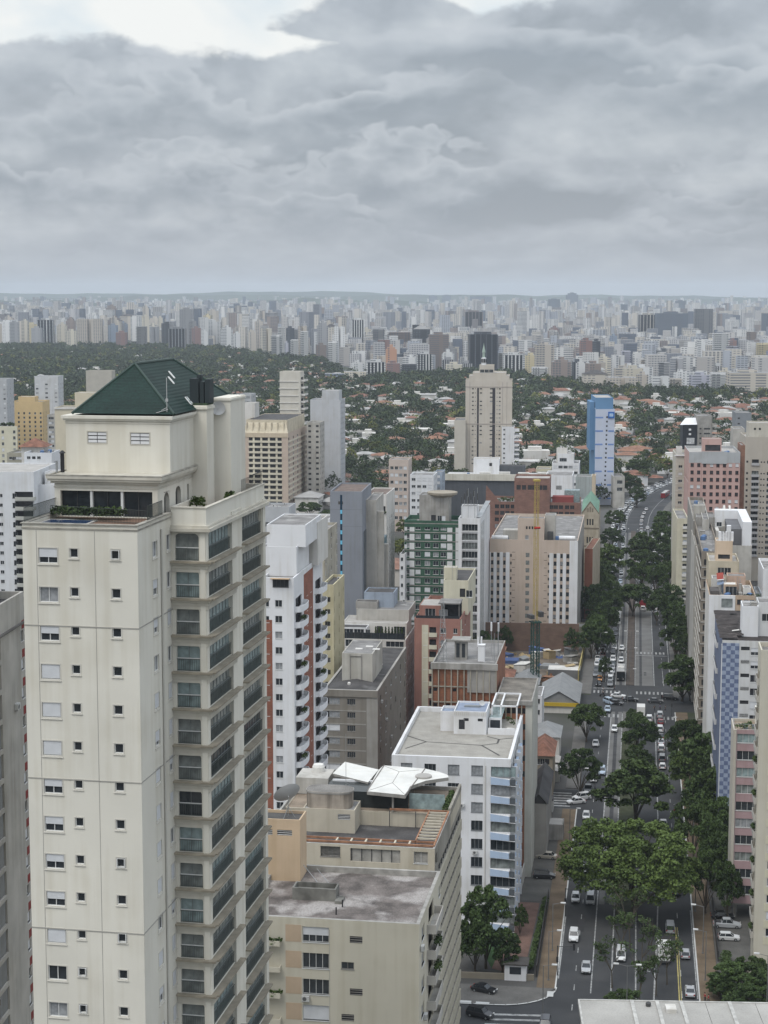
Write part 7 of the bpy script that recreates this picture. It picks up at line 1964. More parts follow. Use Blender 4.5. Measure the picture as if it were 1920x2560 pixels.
 for i in range(7): x = 2 + i * (b.W - 4) / 6.2; m.box(x, .6, b.H, x + .3, 3.1, b.H + 5.6)
 b.part('attic_slope', m, mat('cream_attic', (.6, .5, .4)))
 simple('grey_pier_block', 'grey slab with a column of small openings right of the straw block', 800, 1056, 1010, (767,), (811,), CONC_L, cols=2, w=1.6, h=1.2, rows=18, kinds='d', cols_r=3)
 b = simple('light_grey_tower', 'plain light grey tower with a stepped top at left centre', 851, 1000, 1050, (775.5,), (863,), mat('light_blue_grey', (.50, .51, .525), var=.06, streak=.08), cols=0, cols_r=5, w=1.3, h=1.0, rows=18, kinds='gd')
 b.vol('stepped_top', 6.5, 3, 16.5, 14, b.zr, b.zr + 6.0, mat('light_blue_grey', (.5, .5, .5)), ROOFL, .4)
 for k in (3.0, 6.0): b.win('F', 3 + k, b.H - 9, 1.8, 1.2, 'd'); b.win('F', 3 + k, b.H - 14, 1.8, 1.2, 'd')
 c = Bld('stacked_ivory_tower', 'ivory tower with a staggered stack of projecting balconies at left centre', 751, 929, 1120, 8.0, W=(699,), D=(760,), side='R', wall=mat('ivory', (.60, .57, .50), var=.06, streak=.06))
 for i in range(17):
  z = c.H - 6 - i * 4.4
  c.balc('R', 1, 12, z, 2.6, 1.0, OFFW); c.win('R', 2, z + .2, 8, 2.2, 'd', dep=.5); c.strip('F', -.6, c.W * .9, z - .4, z, OFFW, .4, 'floor_line')
 c.finish(par=.6, roof=ROOFL)
 simple('grey_glazed_block', 'grey and glass block peeping over the cream tower roof terrace', 628, 985, 1150, (600,), 14, mat('cool_grey', (.4, .4, .4)), cols=4, w=2.2, h=1.6, rows=10, kinds='tgc')
 simple('white_black_strip_block', 'white block with vertical black strips just right of the chimney', 637, 1008, 1000, (600,), 12, OFFW, cols=0, cols_r=0)
 simple('low_white_block', 'low blank white block with three little windows left of the grey tower', 824, 1296, 680, (726,), 14, WHITE, cols=2, w=1.2, h=1.5, rows=3, ztop=2.2, fh=4)
 simple('low_grey_block', 'low grey block with dark windows beside the cream tower corner', 722, 1268, 690, (655,), 14, mat('cool_grey', (.4, .4, .4)), cols=3, w=2.6, h=1.8, rows=5, ztop=6, fh=4, cl=5)
 simple('yellow_slim_tower', 'slim dirty yellow tower between the balcony tower and the grey tower', 834, 1462, 425, (804,), 16, mat('dirty_yellow', (.52, .47, .31), var=.12, streak=.2), cols=3, w=.7, h=1.2, rows=12, fh=2.95, kinds='dg', ztop=3, roof=ROOFD, cl=3)
 simple('sooty_cream_block', 'sooty cream block behind the brick balcony tower', 812, 1330, 470, (745,), 20, mat('sooty_cream', (.42, .39, .32), var=.2, streak=.3), cols=4, w=1.2, h=1.2, rows=10, cl=4)
 simple('pink_beige_stub', 'pinkish beige block with two columns of windows near the centre', 1021, 1149, 900, (972,), 14, mat('pink_beige2', (.53, .44, .38), var=.06), cols=4, w=1.6, h=1.6, rows=8, fh=3.6, ztop=3.5)
 simple('pale_grey_low_block', 'pale grey office block with window rows right of the pink beige one', 1084, 1188, 840, (1025,), 16, mat('cool_white_render', (.6, .6, .6)), cols=4, w=1.8, h=1.3, rows=6, fh=3.3)
 simple('blue_grey_stub', 'little blue grey block in front of the wide white roof', 1106, 1180, 860, (1086,), 12, mat('blue_grey_render', (.33, .38, .45)), cols=1, rows=4, w=1.5)
 b = Bld('wide_white_roofed_hall', 'wide hall with white roof edge, roof plant and dark front wall', 1381, 1202, 880, 6.0, W=(1107,), D=40, side='R', wall=mat('dark_slate_wall', (.085, .09, .10), var=.12, streak=.15))
 b.bands('F', -.5, b.W + .5, [b.H - .2], 3.2, mat('cream_fascia', (.60, .57, .49), var=.08, streak=.15), .8, 'roof_fascia')
 b.finish(par=.2, roof=mat('white_sheet_roof', (.55, .54, .52), var=.2, scale=.1, fine=.15))
 for i in range(4): m = MB(); m.box(0, 0, 0, 5.5, 3, 2.4); link('roof_duct', m.mesh('roof_duct', OFFW), b.root, (18 + i * 9.5, 2 + (i % 2) * 2, b.H + 1.2))
 b.clutter(31, 10, 6, b.W - 2, 30, b.H, 16); b.clutter(32, 10, 6, b.W - 2, 30, b.H, 10)
 b.vol('roof_house', 14, 20, 27, 32, b.H - .5, b.H + 8.5, WHITE, ROOFL, .3, holes={'F': [(8, b.H + 5, 1.4, 1.6, 'd')]}); b.vol('dark_plant_house', 27, 22, 40, 30, b.H - .5, b.H + 5.0, mat('dark_slate_wall', (.1, .1, .1)), ROOFD, .3)
 simple('white_cube_block', 'bright white cube with one louvred window beside the wide hall', 1431, 1189, 870, (1364,), 24, WHITE, cols=1, w=2.8, h=2.0, rows=1, ztop=5, kinds='l', cols_r=0)
 simple('grey_cube_tower', 'plain grey green cube left of the blue tower', 1479, 1192, 900, (1439.5,), 14, mat('grey_green_render', (.37, .40, .39), var=.08, streak=.2), cols=0, cols_r=0)
 simple('beige_slot_tower', 'narrow beige column in front of the blue tower base', 1489, 1189, 860, (1480,), 8, mat('straw_render', (.5, .5, .4)), cols=0, cols_r=0)
 b = simple('stepped_white_block', 'stepped white block with roof terraces between spired and blue towers', 1448, 1158, 1000, (1380,), 18, WHITE, cols=5, w=2.4, h=1.6, rows=5, fh=3.2)
 b.vol('terrace_house', 3, 5, 12, 14, b.zr, b.zr + 5.5, WHITE, ROOFL, .4, holes={'F': [(1, b.zr + 1, 4, 2)]}); b.vol('upper_house', 2, 10, 8, 16, b.zr, b.zr + 8, OFFW, ROOFL, .3)
 simple('yellow_gable_house', 'pale yellow house with dark windows on the wide hall roof line', 1376, 1172, 960, (1340,), 14, mat('warm_cream', (.56, .52, .38), var=.08), cols=3, w=1.6, h=1.6, rows=3)

def small_street_buildings():
 def house(name, label, cx, cy, Y, W, D, wall, roofm, rh=2.5, th=8.0, side='R', kindr='hip', cat='house', wins=0, zh=None):
  b = Bld(name, label, cx, cy, Y, th, W=W, D=D, side=side, wall=wall, cat=cat)
  if wins: b.grid('F', b.even('F', wins, 1.2), b.H - .8, 3, 2, 1.2, 1.4, 'gd', seed=wins)
  b.finish(par=.05, roof=roofm)
  m = MB()
  if kindr == 'hip': m.hip(0, 0, b.W, b.D, b.H + .02, rh, .5)
  elif kindr == 'gable':
   x0, x1, y0, y1, z, zz = -.4, b.W + .4, -.5, b.D + .4, b.H, b.H + rh
   m.quad((x0, y0, z), (x0, y1, z), ((x0 + x1) / 2, y1, zz), ((x0 + x1) / 2, y0, zz)); m.quad(((x0 + x1) / 2, y0, zz), ((x0 + x1) / 2, y1, zz), (x1, y1, z), (x1, y0, z)); m.poly([(0, 0, z), (b.W, 0, z), (b.W / 2, 0, zz)], 0)
  if m.v: b.part('roof_slopes', m, roofm)
  return b
 corr = mat('grey_corrugated_sheet', (.27, .275, .275), rough=.6, var=.15, scale=.5, fine=.1)
 b = house('grey_shed', 'grey metal roofed shed with yellow front fascia by the left crossing', 1446, 1758, 505, (1348,), 26, OFFW, corr, 3.4, kindr='gable', cat='shed')
 b.bands('F', -.2, b.W + .2, [b.H - 1.0], 1.0, mat('yellow_fascia', (.52, .36, .03), var=.08), .5, 'yellow_fascia')
 b.win('F', 1, .3, b.W - 2, 3.2, 'd', dep=1.0)
 house('rear_shed', 'low grey shed roof behind the yellow fascia workshop', 1345, 1712, 535, (1285,), 14, CONC, corr, 2.0, kindr='gable', cat='shed')
 house('white_side_house', 'white two storey house between the pale end wall and the shed', 1355, 1740, 470, (1334,), 12, WHITE, ROOFG, 0, kindr='flat', wins=1)
 house('tile_roof_house', 'old two storey house with red tiled roof left of the street tree', 1382, 1890, 418, (1330,), 14, mat('old_stucco', (.36, .31, .24), var=.2, streak=.25), TILE_R, 2.6, wins=3)
 house('grey_roof_house', 'grey roofed low house behind the red tiled one', 1398, 1843, 452, (1330,), 12, OFFW, corr, 2.2)
 house('small_tile_house', 'small house with steep red roof above the street corner', 1374, 1960, 396, (1340,), 9, mat('old_stucco', (.3, .3, .2)), TILE_R, 2.0)
 house('dark_roof_shop', 'long dark sheet roofed shop beside the pale boundary wall', 1366, 2010, 372, (1328,), 26, mat('shop_wall', (.33, .31, .28), var=.2), mat('dark_sheet_roof', (.075, .072, .072), var=.3, fine=.2), 2.2, kindr='gable', cat='shop')
 house('grey_canopy_garage', 'small garage with pale flat roof beside the parked dark car', 1408, 2062, 385, (1358,), 5, CONC, ROOFL, 0, kindr='flat', cat='garage')
 house('dark_gate_garage', 'dark gated carport next to the left pavement', 1405, 2240, 352, (1345,), 3, mat('dark_gate', (.03, .03, .03)), ROOFD, 0, kindr='flat', cat='garage')
 def wall(name, label, s0, t0, s1, t1, h, m_, w=.3, cat='wall'):
  p, q = Vector(st(s0, t0)), Vector(st(s1, t1)); d = (q - p); L_ = d.length
  o = link(name, MB().box(0, -w / 2, 0, L_, w / 2, h).mesh(name, m_), None, p, math.atan2(d.y, d.x)); tag(o, label, cat); return o
 wall('boundary_wall', 'long pale boundary wall running beside the dark roofed shop', -21.6, 352, -20.4, 408, 3.0, CONC_L)
 wall('site_hoarding', 'yellow and grey hoarding along the building site pavement', -16.6, 552, -15.8, 640, 3.2, mat('hoarding', (.40, .33, .13), var=.3, scale=.15))
 wall('brick_retaining_wall', 'long brown brick retaining wall at the back of the building site', -62, 596, -18, 598, 9.5, brick_mat('site_brick', (.19, .12, .085), (.16, .10, .075), (.14, .11, .09), 1.5, .4), .6)
 wall('black_garden_fence', 'black metal fence along the ochre left pavement', -15.9, 306, -15.8, 348, 2.2, BLACKM, .12, 'fence')
 wall('front_garden_wall', 'curved low garden wall in front of the guard house', -40, 303.5, -16.2, 304.5, 1.1, mat('garden_wall', (.25, .22, .17), var=.2), .3)
 wall('parking_fence', 'black fence beside the parked cars on the right pavement', 16.2, 318, 16.4, 352, 2.0, BLACKM, .12, 'fence')
 brickp = mat('brick_paving', (.19, .115, .09), var=.25, scale=.5, fine=.25)
 m = MB(); m.quad(st(-24, 309, .05), st(-18.2, 306, .05), st(-17.4, 345, .05), st(-21.3, 345, .05)); kind(link('garden_path', m.mesh('garden_path', brickp)), 'structure')
 m = MB(); m.quad(st(-26.5, 318, .03), st(-24, 309, .03), st(-21.3, 345, .03), st(-24, 348, .03)); kind(link('lawn', m.mesh('lawn', mat('lawn_green', (.04, .085, .025), var=.3, scale=.8, fine=.3))), 'structure')
 m = MB(); m.quad(st(-24, 346, .03), st(-15.7, 346, .03), st(-15.7, 411, .03), st(-21, 411, .03)); kind(link('parking_court', m.mesh('parking_court', mat('court_paving', (.11, .105, .095), var=.25, scale=.3, fine=.2))), 'structure')
 m = MB(); m.quad(st(15.9, 300, .03), st(30, 300, .03), st(30, 352, .03), st(15.9, 352, .03)); kind(link('parking_ground', m.mesh('parking_ground', mat('court_paving', (.2, .2, .2)))), 'structure')
 m = MB(); m.quad(st(-64, 545, .03), st(-16.5, 545, .03), st(-16.5, 596, .03), st(-64, 596, .03)); kind(link('site_ground', m.mesh('site_ground', mat('site_earth', (.19, .155, .12), var=.4, scale=.15, fine=.3))), 'structure')
 X, Y, _ = gnd(1288, 2452)
 g = link('guard_house', None, None, (X, Y, 0), -TH); tag(g, 'small white guard house with dark roof at the lower left corner', 'guard house')
 m = MB(); m.box(-1.9, 0, 0, 1.9, 3, 2.9); link('wall', m.mesh('wall', WHITE), g)
 m = MB(); m.box(-2.2, -.4, 2.9, 2.3, 3.6, 3.12); link('roof', m.mesh('roof', mat('dark_roof_slate', (.07, .065, .06), var=.25)), g)
 m = MB(); m.box(-1.0, -.05, 1.2, 1.0, 0, 2.5); link('window', m.mesh('window', GLASS), g)
 r = random.Random(9)
 X, Y, _ = gnd(1425, 1690)
 for i in range(64):
  s, t = r.uniform(-58, -19), r.uniform(548, 592); p = st(s, t)
  w, d, h = r.uniform(1.8, 6), r.uniform(1.8, 5), r.uniform(.8, 3.4)
  mt = r.choice((CONC_L, OFFW, RUST, mat('blue_sheet', (.08, .12, .25)), mat('plywood', (.42, .32, .18), var=.2), CONC, METAL))
  m = MB()
  t_ = i % 4
  if t_ == 0:
   for k in range(5): m.box(-w / 2, -d / 2, k * .22, w / 2 - k * .1, d / 2, k * .22 + .16)
   nm, lb = 'plank_stack', 'stack of planks lying in the building site'
  elif t_ == 1:
   m.box(-w / 2, -d / 2, 0, w / 2, d / 2, h); m.quad((-w / 2 - .2, -d / 2 - .2, h), (w / 2 + .2, -d / 2 - .2, h), (w / 2 + .2, d / 2 + .2, h + .5), (-w / 2 - .2, d / 2 + .2, h + .5)); m.box(-.4, -d / 2 - .02, 0, .4, -d / 2, 1.9)
   nm, lb = 'site_hut', 'small site hut standing in the building site'
  elif t_ == 2:
   for k in range(7): a = r.uniform(0, 3); m.tube((-w / 2, r.uniform(-.6, .6), .15 + .1 * k), (w / 2, r.uniform(-.6, .6), .15 + .12 * k), .1, 5)
   nm, lb = 'pipe_pile', 'loose pile of pipes in the building site'
  else:
   for k in range(9): x, y = r.uniform(-w, w) / 2, r.uniform(-d, d) / 2; q = r.uniform(.3, .9); m.hip(x - q, y - q, x + q, y + q, 0, q * 1.1, 0)
   nm, lb = 'rubble_heap', 'heap of rubble in the building site'
  o = link(nm, m.mesh(nm, mt), None, (p[0], p[1], .03), r.uniform(0, 6)); tag(o, lb, nm.replace('_', ' '), nm.replace('_', ' ') + 's in the building site')
 b = Bld('site_canteen', 'long site cabin with white flat roof and dark front in the building site', 1450, 1676, 552, 8.0, W=(1370,), D=7, side='R', wall=mat('cabin_grey', (.16, .16, .16), var=.2), cat='cabin'); b.win('F', 1, 1, b.W - 2, 2.2, 'g'); b.finish(par=.15, roof=OFFW, coping=OFFW)
 b = Bld('cream_corner_house', 'cream stepped wall house between the beige slab and the street', 1486, 1592, 618, 8.0, W=(1443,), D=14, side='R', wall=mat('warm_cream', (.5, .5, .4)), cat='house'); b.finish(par=.5); b.vol('gable_step', .2, .3, b.W * .45, 8, b.H - .2, b.H + 3.4, mat('warm_cream', (.5, .5, .4)), ROOFL, .3)

grey_flank_tower(); cream_tower(); cream_block(); roof_terrace_block(); white_block_blue_balconies(); brick_grille_block(); red_tower()
white_terrace_block(); grey_brown_block(); brick_balcony_tower(); cyan_tower(); green_white_block(); beige_slab(); brown_brick_block(); crane(); church()
cream_spired_tower(); blue_hotel(); pink_blocks(); courtyard_blocks(); white_pergola_block(); chequer_block(); pink_band_block(); beige_edge_tower()
foreground_roof(); mid_blocks(); small_street_buildings()

# ------------------------------------------------------------------ trees along the avenue
def crown_mesh(name, R, Hc, nl, per, size, seed, flat=.75, m=None):
 rs = np.random.RandomState(seed); lobes = []
 while len(lobes) < nl:
  d = rs.normal(size=3); d /= np.linalg.norm(d)
  if d[2] < -.45: continue
  f = rs.uniform(.78, .98) if rs.rand() < .74 else rs.uniform(.25, .75)
  a = math.atan2(d[1], d[0]); wob = 1 + .14 * math.sin(3 * a + seed) + .09 * math.sin(5 * a + 2 * seed)
  k = R * rs.uniform(.13, .24) * (1.1 if nl < 80 else .55)
  lobes.append((R * f * wob * d[0], R * f * wob * d[1], Hc * (.46 + .5 * f * d[2] * (1 + .12 * math.sin(2 * a + seed))), k, k * flat))
 return leaf_cloud(name, lobes, per, size, m or LEAF_M, seed), lobes
def trunk_mesh(R, H, Hc, lobes, seed, rt):
 r = random.Random(seed); m = MB(); fork = (H - Hc) * .75
 m.tube((0, 0, 0), (.1, .05, fork), rt, 8, 0, rt * .75)
 for l in r.sample(lobes, min(9, len(lobes))):
  mid = (l[0] * .45 + r.uniform(-.4, .4), l[1] * .45, fork + (H - Hc - fork + l[2]) * .62)
  m.tube((.1, .05, fork - .2), mid, rt * .5, 6, 0, rt * .33); m.tube(mid, (l[0] * .92, l[1] * .92, H - Hc + l[2] * .95), rt * .33, 5, 0, rt * .1)
 return m.mesh('trunk', mat('bark', (.085, .068, .05), var=.3, scale=2))
TT = {}
def tree_template(k):
 if k not in TT:
  R, H, Hc, nl, per, size, m, rt = {
   'big': (13.5, 18, 16, 340, 150, .28, leaf_mat('avenue_leaves', (.036, .060, .014), (.098, .142, .033), .22), .75), 'a': (6, 12, 10, 62, 150, .31, LEAF_M, .35), 'b': (6, 12, 10.2, 60, 150, .32, LEAF_D, .35), 'c': (5, 10, 8.8, 50, 130, .28, LEAF_D, .3),
   'd': (6.5, 13, 11.3, 66, 150, .32, leaf_mat('deep_leaves', (.020, .037, .012), (.066, .104, .028)), .4), 'y': (6, 11, 8.5, 50, 130, .34, LEAF_Y, .3)}[k]
  cm, lobes = crown_mesh('crown', R, Hc, nl, per, size, sum(map(ord, k)), .75, m)
  TT[k] = (cm, trunk_mesh(R, H, Hc, lobes, sum(map(ord, k)), rt), R, H, Hc)
 return TT[k]
TREES = []
def plant(x, y, R, H, k, label, group=None, cat='tree', name='tree', rz=None):
 cm, tm, R0, H0, Hc0 = tree_template(k)
 t = link(name, None, None, (x, y, 0), R_.uniform(0, 6.28) if rz is None else rz); tag(t, label, cat, group)
 sx, sz = R / R0, H / H0
 c = link('crown', cm, t, (0, 0, (H0 - Hc0) * sz)); c.scale = (sx, sx * R_.uniform(.92, 1.05), sz)
 u = link('trunk', tm, t); u.scale = (sx, sx, sz)
 TREES.append((x, y, R)); return t
def tree_px(cx, ytop, wpx, H, k, label, group=None):
 d = ray(cx, ytop); t = (H - CH) / d[2]; x, y = d[0] * t, d[1] * t
 R = wpx / 2 / pxm(y, H * .7)
 return plant(x, y - R * .3, R * 1.06, H, k, label, group)

for a in (
 (1582, 2036, 322, 19, 'big', 'huge spreading green tree over the avenue with bare lower branches'),
 (1588, 1900, 175, 15, 'a', 'broad green tree in the median just behind the huge spreading tree'),
 (1592, 1782, 92, 12, 'd', 'dark round tree in the median right of the single white car in the bus lane'),
 (1590, 1868, 78, 8, 'c', 'small dark tree between the two larger median trees'),
 (1584, 1772, 46, 6, 'c', 'small tree under the white truck at the crossing'),
 (1450, 1866, 86, 12, 'd', 'dark round street tree on the left pavement by the red tiled house'),
 (1466, 1752, 76, 11, 'b', 'street tree in front of the grey shed with yellow fascia'),
 (1215, 2212, 132, 15, 'd', 'dark bushy tree in front of the foot of the white block'),
 (1188, 2300, 100, 9, 'd', 'low dark shrubby tree left of the guard house'),
 (1256, 2318, 90, 8, 'd', 'low dark shrubby tree behind the guard house roof'),
 (1718, 1792, 92, 13, 'b', 'tree on the right kerb next to the foot of the blue flank'),
 (1770, 1822, 150, 17, 'd', 'large dark tree at the foot of the blue chequered block'),
 (1722, 1868, 92, 13, 'a', 'mid green tree overhanging the right lane beside the queue'),
 (1795, 1905, 120, 17, 'b', 'dark tree left of the mauve banded block top'),
 (1752, 1930, 95, 14, 'd', 'dark tree overhanging the right pavement behind the spreading tree'),
 (1800, 1990, 100, 15, 'd', 'dark tree beside the middle of the mauve banded block'),
 (1798, 2075, 84, 13, 'd', 'lower dark tree at the foot of the mauve banded block'),
 (1705, 1634, 112, 14, 'd', 'round dark tree above the right kerb by the crossing'),
 (1725, 1650, 70, 12, 'b', 'tree behind the round dark kerb tree'),
 (1582, 1453, 78, 13, 'b', 'dark mushroom shaped tree in the middle of the avenue above the red bus'),
 (1670, 1455, 76, 14, 'd', 'dark tree on the right kerb level with the red bus'),
 (1690, 1500, 60, 13, 'd', 'dark tree below the one level with the red bus'),
 (1688, 1556, 70, 12, 'b', 'dark tree at the kerb beside the thin slab recesses'),
 (1716, 1580, 46, 10, 'c', 'small tree beside the concrete stair block'),
 (1604, 1332, 78, 15, 'a', 'tall green tree in the upper avenue median'),
 (1606, 1372, 70, 14, 'd', 'dark tree below the tall upper median tree'),
 (1602, 1402, 56, 12, 'd', 'lowest dark tree of the upper median clump'),
 (1664, 1272, 58, 14, 'b', 'topmost dark tree of the right kerb row at the bend'),
 (1672, 1316, 66, 15, 'd', 'dark tree under the topmost one of the right kerb row'),
 (1664, 1358, 62, 14, 'd', 'dark tree in the middle of the upper right kerb row'),
 (1670, 1398, 66, 14, 'b', 'lowest dark tree of the upper right kerb row'),
 (1520, 1362, 80, 14, 'a', 'light green tree on the left kerb above the traffic queue'),
 (1508, 1404, 62, 12, 'b', 'green tree under the light green left kerb tree'),
 (1525, 1446, 60, 12, 'd', 'tree on the left kerb at the foot of the church'),
 (1492, 1485, 62, 14, 'd', 'dark tree beside the white end bay of the beige slab'),
 (1512, 1500, 66, 14, 'd', 'dark tree overhanging the queue beside the beige slab'),
 (1490, 1530, 56, 13, 'd', 'lowest dark tree right of the beige slab'),
 (1540, 1272, 46, 12, 'b', 'dark tree in front of the blue hotel foot'),
 (1528, 1318, 50, 11, 'd', 'dark tree right of the church spire'),
 (1058, 1212, 44, 13, 'b', 'single dark tree in front of the pale grey office block'),
 (1200, 1570, 56, 11, 'b', 'tree in the gap right of the red tower'),
 (1262, 1565, 40, 9, 'c', 'spindly tree in front of the beige slab foot'),
 (1740, 1840, 90, 15, 'd', 'dark tree touching the foot of the blue flank from the right'),
 (1790, 1850, 90, 16, 'b', 'green tree hiding the bottom of the chequered panel'),
 (1735, 1985, 90, 14, 'b', 'green tree leaning over the right lane beside the spreading tree'),
 (1775, 2030, 90, 15, 'd', 'dark tree between right pavement and mauve block'),
 (1765, 2120, 80, 13, 'd', 'shaded tree at the edge of the right pavement'),
 (1820, 2150, 60, 12, 'd', 'shaded tree against the mauve block wall'),
 (1476, 1460, 60, 14, 'd', 'dark tree at the corner of the beige slab white end bay'),
 (1530, 1478, 52, 12, 'b', 'green tree hanging over the left queue'),
 (1478, 1548, 56, 13, 'd', 'dark tree just above the cream corner house'),
 (1508, 1560, 44, 11, 'd', 'dark tree at the head of the shaded queue'),
 (1502, 1425, 60, 13, 'a', 'lighter tree beside the church nave'),
 (1642, 1480, 52, 12, 'b', 'green tree between red bus and right kerb'),
 (1700, 1530, 62, 14, 'd', 'broad dark tree in front of the thin slab recesses'),
 (1640, 1410, 56, 13, 'd', 'dark tree over the right lanes below the median clump'),
 (1648, 1300, 44, 13, 'b', 'green tree inside the bend on the right'),
 (1575, 1185, 54, 13, 'd', 'dark tree right of the hotel annexe'),
 (1592, 1215, 44, 12, 'd', 'dark tree left of the bend'),
 (1590, 1145, 50, 14, 'b', 'tall green tree above the bend'),
 (1640, 1135, 54, 12, 'y', 'yellow green tree above the bend'),
 (1668, 1150, 50, 12, 'y', 'second yellow green tree above the bend by the cream side tower'),
 (1488, 1458, 66, 15, 'd', 'broad dark tree masking the church foot and left kerb'),
 (1494, 1536, 58, 14, 'd', 'broad dark tree over the kerb lane queue'),
 (1512, 1640, 30, 8, 'c', 'small tree by the hoarding'),
 (1430, 1570, 40, 10, 'c', 'tree behind the cream corner house'),
 (1306, 1790, 50, 9, 'c', 'dark conifer like tree in front of the shed door'),
 (1830, 2400, 110, 6, 'd', 'low dark garden tree inside the hedge at lower right'),
 (1905, 2420, 90, 6, 'd', 'low dark garden tree by the right edge at the bottom'),
 (1868, 2455, 80, 5, 'd', 'dark shrub at the back of the lower right hedge'),
 (1800, 2440, 60, 4, 'c', 'low shrub at the hedge corner by the pavement'),
 (1880, 2385, 80, 7, 'b', 'garden tree against the sand tower podium'),
 (1300, 2262, 34, 6, 'c', 'small tree by the black parked car on the left'),
 (1560, 2470, 86, 5, 'c', 'dark shrubby tree in the median at the bottom'),
): tree_px(*a)

def bare_tree(px, py, H, label, seed):
 x, y, _ = gnd(px, py); r = random.Random(seed); m = MB()
 def grow(p, d, l, rad, k):
  q = p + d * l; m.tube(p, q, rad, 5, 0, rad * .65)
  if k == 0: return
  for i in range(3 if k > 1 else 2):
   e = (d + Vector((r.uniform(-.6, .6), r.uniform(-.6, .6), r.uniform(-.05, .4)))).normalized(); grow(q, e, l * r.uniform(.62, .85), rad * .6, k - 1)
 grow(Vector((0, 0, 0)), Vector((r.uniform(-.1, .1), 0, 1)), H * .34, .16, 4)
 t = link('bare_tree', m.mesh('bare_tree', mat('pale_bark', (.10, .085, .065), var=.2)), None, (x, y, 0)); tag(t, label, 'tree')
 ends = [v for v in m.v if v[2] > H * .45]; lob = [(*r.choice(ends), .75, .5) for i in range(34)]
 link('crown', leaf_cloud('crown', lob, 26, .17, LEAF_D, seed), t)
bare_tree(1530, 2470, 9, 'sparse twiggy tree in the median left of the bottom lamp post', 7)
bare_tree(1600, 2530, 9, 'sparse twiggy tree right of the bottom lamp post', 13)
bare_tree(1640, 2490, 8, 'sparse twiggy tree over the lanes just above the slab roof', 9)
bare_tree(1576, 2372, 11, 'thin nearly leafless tree standing below the huge crown', 1)
bare_tree(1600, 2440, 10, 'leafless tree with fine branches over the bus lane writing', 2)
bare_tree(1668, 2462, 9, 'leafless tree over the yellow line by the box truck', 3)
bare_tree(1552, 2400, 8, 'leafless sapling over the white van under the branches', 5)

def hedge(label, s0, t0, s1, t1, h, w, seed):
 n = int(math.hypot(s1 - s0, t1 - t0) / 1.1); lob = []
 for i in range(n + 1):
  p = st(s0 + (s1 - s0) * i / n, t0 + (t1 - t0) * i / n); lob.append((p[0], p[1], h * .55, w * .6, h * .55)); lob.append((p[0] + .3, p[1] + .2, h * .8, w * .45, h * .3))
 o = link('hedge', leaf_cloud('hedge', lob, 60, .2, LEAF_D, seed)); tag(o, label, 'hedge')
hedge('clipped dark hedge curving along the lower right pavement', 16.8, 296, 17.5, 318, 2.0, 1.8, 41)
hedge('dark hedge running to the right edge at the bottom', 17, 296, 36, 293, 2.0, 2.0, 42)
hedge('green climbing hedge beside the parked silver pickup', 24.5, 316, 24.2, 342, 2.4, 1.2, 43)
hedge('hedge behind the guard house along the garden path', -17.2, 308, -16.3, 344, 1.6, .9, 44)
hedge('inner dark hedge of the lower right garden', 19, 300, 34, 306, 2.4, 3.0, 45)

